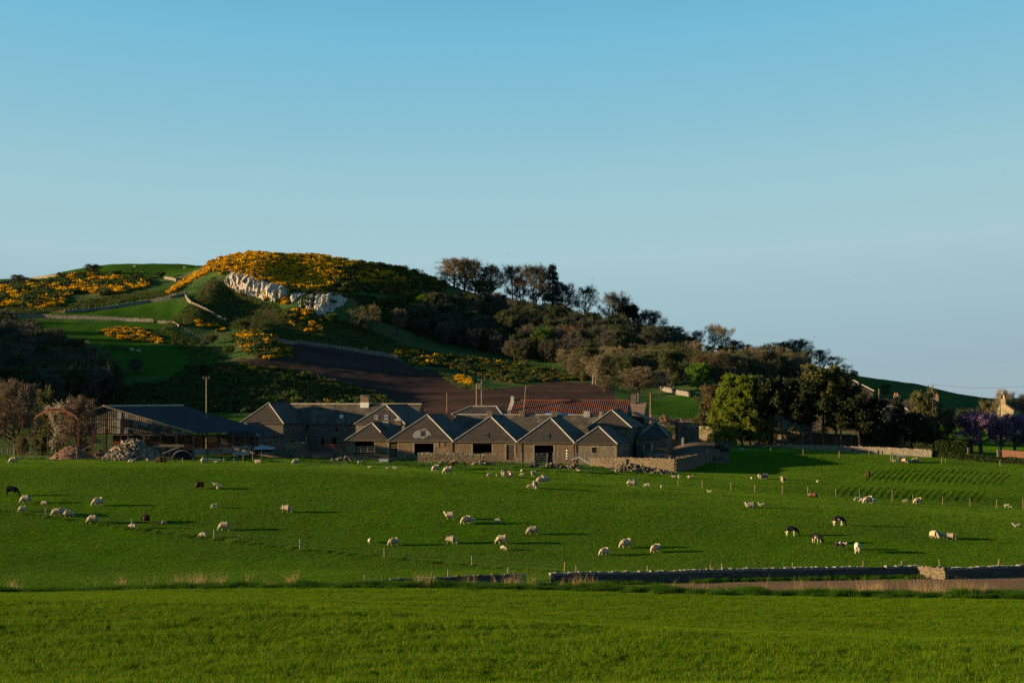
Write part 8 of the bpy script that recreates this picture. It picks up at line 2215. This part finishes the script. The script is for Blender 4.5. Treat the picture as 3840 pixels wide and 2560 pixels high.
for i in range(5): mb.tube((0, 0, i * .12 - .5), (0, 0, i * .12 - .38), (.24, .27, .26, .2, .12)[i], (.27, .26, .2, .12, .05)[i], 9, cap=i in (0, 4))
mb.build('sack', M_WHITE, WB, smooth=True)
p = at(2490, 1718, 307); OT = empty('orange_trestle', p, 0, 'orange timber trestle leaning behind the yard wall', 'trestle')
for a_, b_ in (((0, 0, -.2), (1.3, 0, .55)), ((.9, .1, -.2), (1.45, .1, .5)), ((.35, 0, .5), (1.5, 0, .52))): MB().bar(a_, b_, .09, .09).build('bar', M_ORG if 0 else M_PALEW, OT)
p = at(2525, 1716, 305); SW = empty('scrap_timber', p, 0, 'tangle of scrap timber behind the yard wall corner', 'scrap')
rg = random.Random(5)
for i in range(9):
    MB().bar((rg.uniform(0, 1.6), rg.uniform(0, 1), rg.uniform(-.2, .2)), (rg.uniform(.6, 2.6), rg.uniform(0, 1), rg.uniform(0, .5)), .08, .1).build('timber', rg.choice((M_PALEW, M_DARKW, M_REDP)), SW)
p = at(2648, 1692, 322); WS = empty('white_stake', p, 0, 'thin white stake leaning over the yard wall', 'stake'); MB().bar((-.2, 0, -.4), (.35, 0, .35), .05, .05).build('stake', M_WHITE, WS)
p = on(2773, 338); TB2 = empty('water_tub', p, 0, 'pale square water tub at the foot of the field wall', 'tub')
mb = MB(); h1 = .62; mb.bx(0, .95, 0, .06, 0, h1); mb.bx(0, .95, .64, .7, 0, h1); mb.bx(0, .06, .06, .64, 0, h1); mb.bx(.89, .95, .06, .64, 0, h1); mb.bx(.06, .89, .06, .64, 0, .1); mb.build('tub', M_CONC, TB2)
for px, lab in ((3201, 'left dark opening at the foot of the field wall'), (3294, 'right dark opening at the foot of the field wall')):
    Y = 343 if px < 3250 else 340
    p = on(px, Y - .55); o = empty('wall_hatch', p, 0, lab, 'hatch'); MB().bx(-.18, .18, -.06, .06, .05, .72).build('board', M_DARK, o); MB().bx(-.22, .22, -.07, .07, .72, .78).build('lintel', ST_GREY, o)  # no hole: solid dark board painted as the shade inside the opening
# wooden creep feeder on wheels
p = spot(3380, 1733, 300, 340); CF = empty('creep_feeder', p, R(-6), 'grey wooden creep feeder on wheels among the far right sheep', 'feeder')
MB().bx(-.65, .65, 0, .9, .32, 1.12).build('hopper', M_DARKW, CF); MB().slab([(-.8, -.2, 1.05), (.8, -.2, 1.05), (.8, 1.1, 1.25), (-.8, 1.1, 1.25)], .05).build('lid', M_GALV, CF)
for i in range(6): MB().bar((-.6 + i * .24, -.04, .3), (-.6 + i * .24, -.04, 1.05), .05, .05).build('slat', M_POSTW, CF)
for x in (-.6, .6): MB().tube((x - .05, .4, .25), (x + .05, .4, .25), .26, n=12).build('wheel', M_DARK, CF)
MB().bar((.5, .3, .3), (2.6, .1, .12), .06, .06).build('drawbar', M_DARKW, CF)
# breach in the dark drystone wall: pallet and paling
Y = wline(1950) - .6; p = on(1950, Y); PL = empty('pallet_gate', p, R(6), 'tilted grey pallet blocking the breach in the dark wall', 'pallet')
for i in range(5): MB().box((0, 0, .25 + i * .21), (1.15, .04, .14), ry=-.12, rx=-.25).build('board', M_POSTW, PL)
for x in (-.5, .5): MB().box((x, .05, .65), (.08, .07, 1.1), ry=-.12, rx=-.25).build('batten', M_POSTW, PL)
p = on(2035, Y); PG2 = empty('paling', p, R(4), 'low row of leaning pales filling the breach', 'paling')
for i in range(9): MB().bar((-.75 + i * .18, 0, .1), (-.62 + i * .19, 0, .80 + .05 * (i % 3)), .08, .03).build('pale', M_POSTW, PG2)
MB().bar((-.8, .04, .35), (.85, .04, .5), .05, .08).build('rail', M_POSTW, PG2)
p = on(1400 - 756, 128.0); IP = empty('thin_iron_stake', p, 0, 'thin rusty stake standing in the verge on the left', 'stake'); MB().tube((0, 0, -.1), (0, 0, 1.0), .022, .02, 6).build('stake', M_RUST, IP)
# gulls far off in the sky
for px, py, lab in ((1908, 954, 'leftmost tiny dark bird in the sky'), (2221, 1049, 'tiny dark bird over the ridge wood'), (3054, 1264, 'tiny dark bird above the farmhouse trees')):
    o = MB(); o.slab([(-.5, 0, .12), (-.25, .12, .2), (0, .1, 0), (0, -.1, 0), (-.25, -.1, .2)], .03); o.slab([(.5, 0, .12), (.25, -.1, .2), (0, -.1, 0), (0, .1, 0), (.25, .12, .2)], .03); o.tube((0, -.3, 0), (0, .3, .02), .05, .03, 6)
    tag(o.build('bird', M_DARK, None, loc=at(px, py, 600)), lab, 'bird')
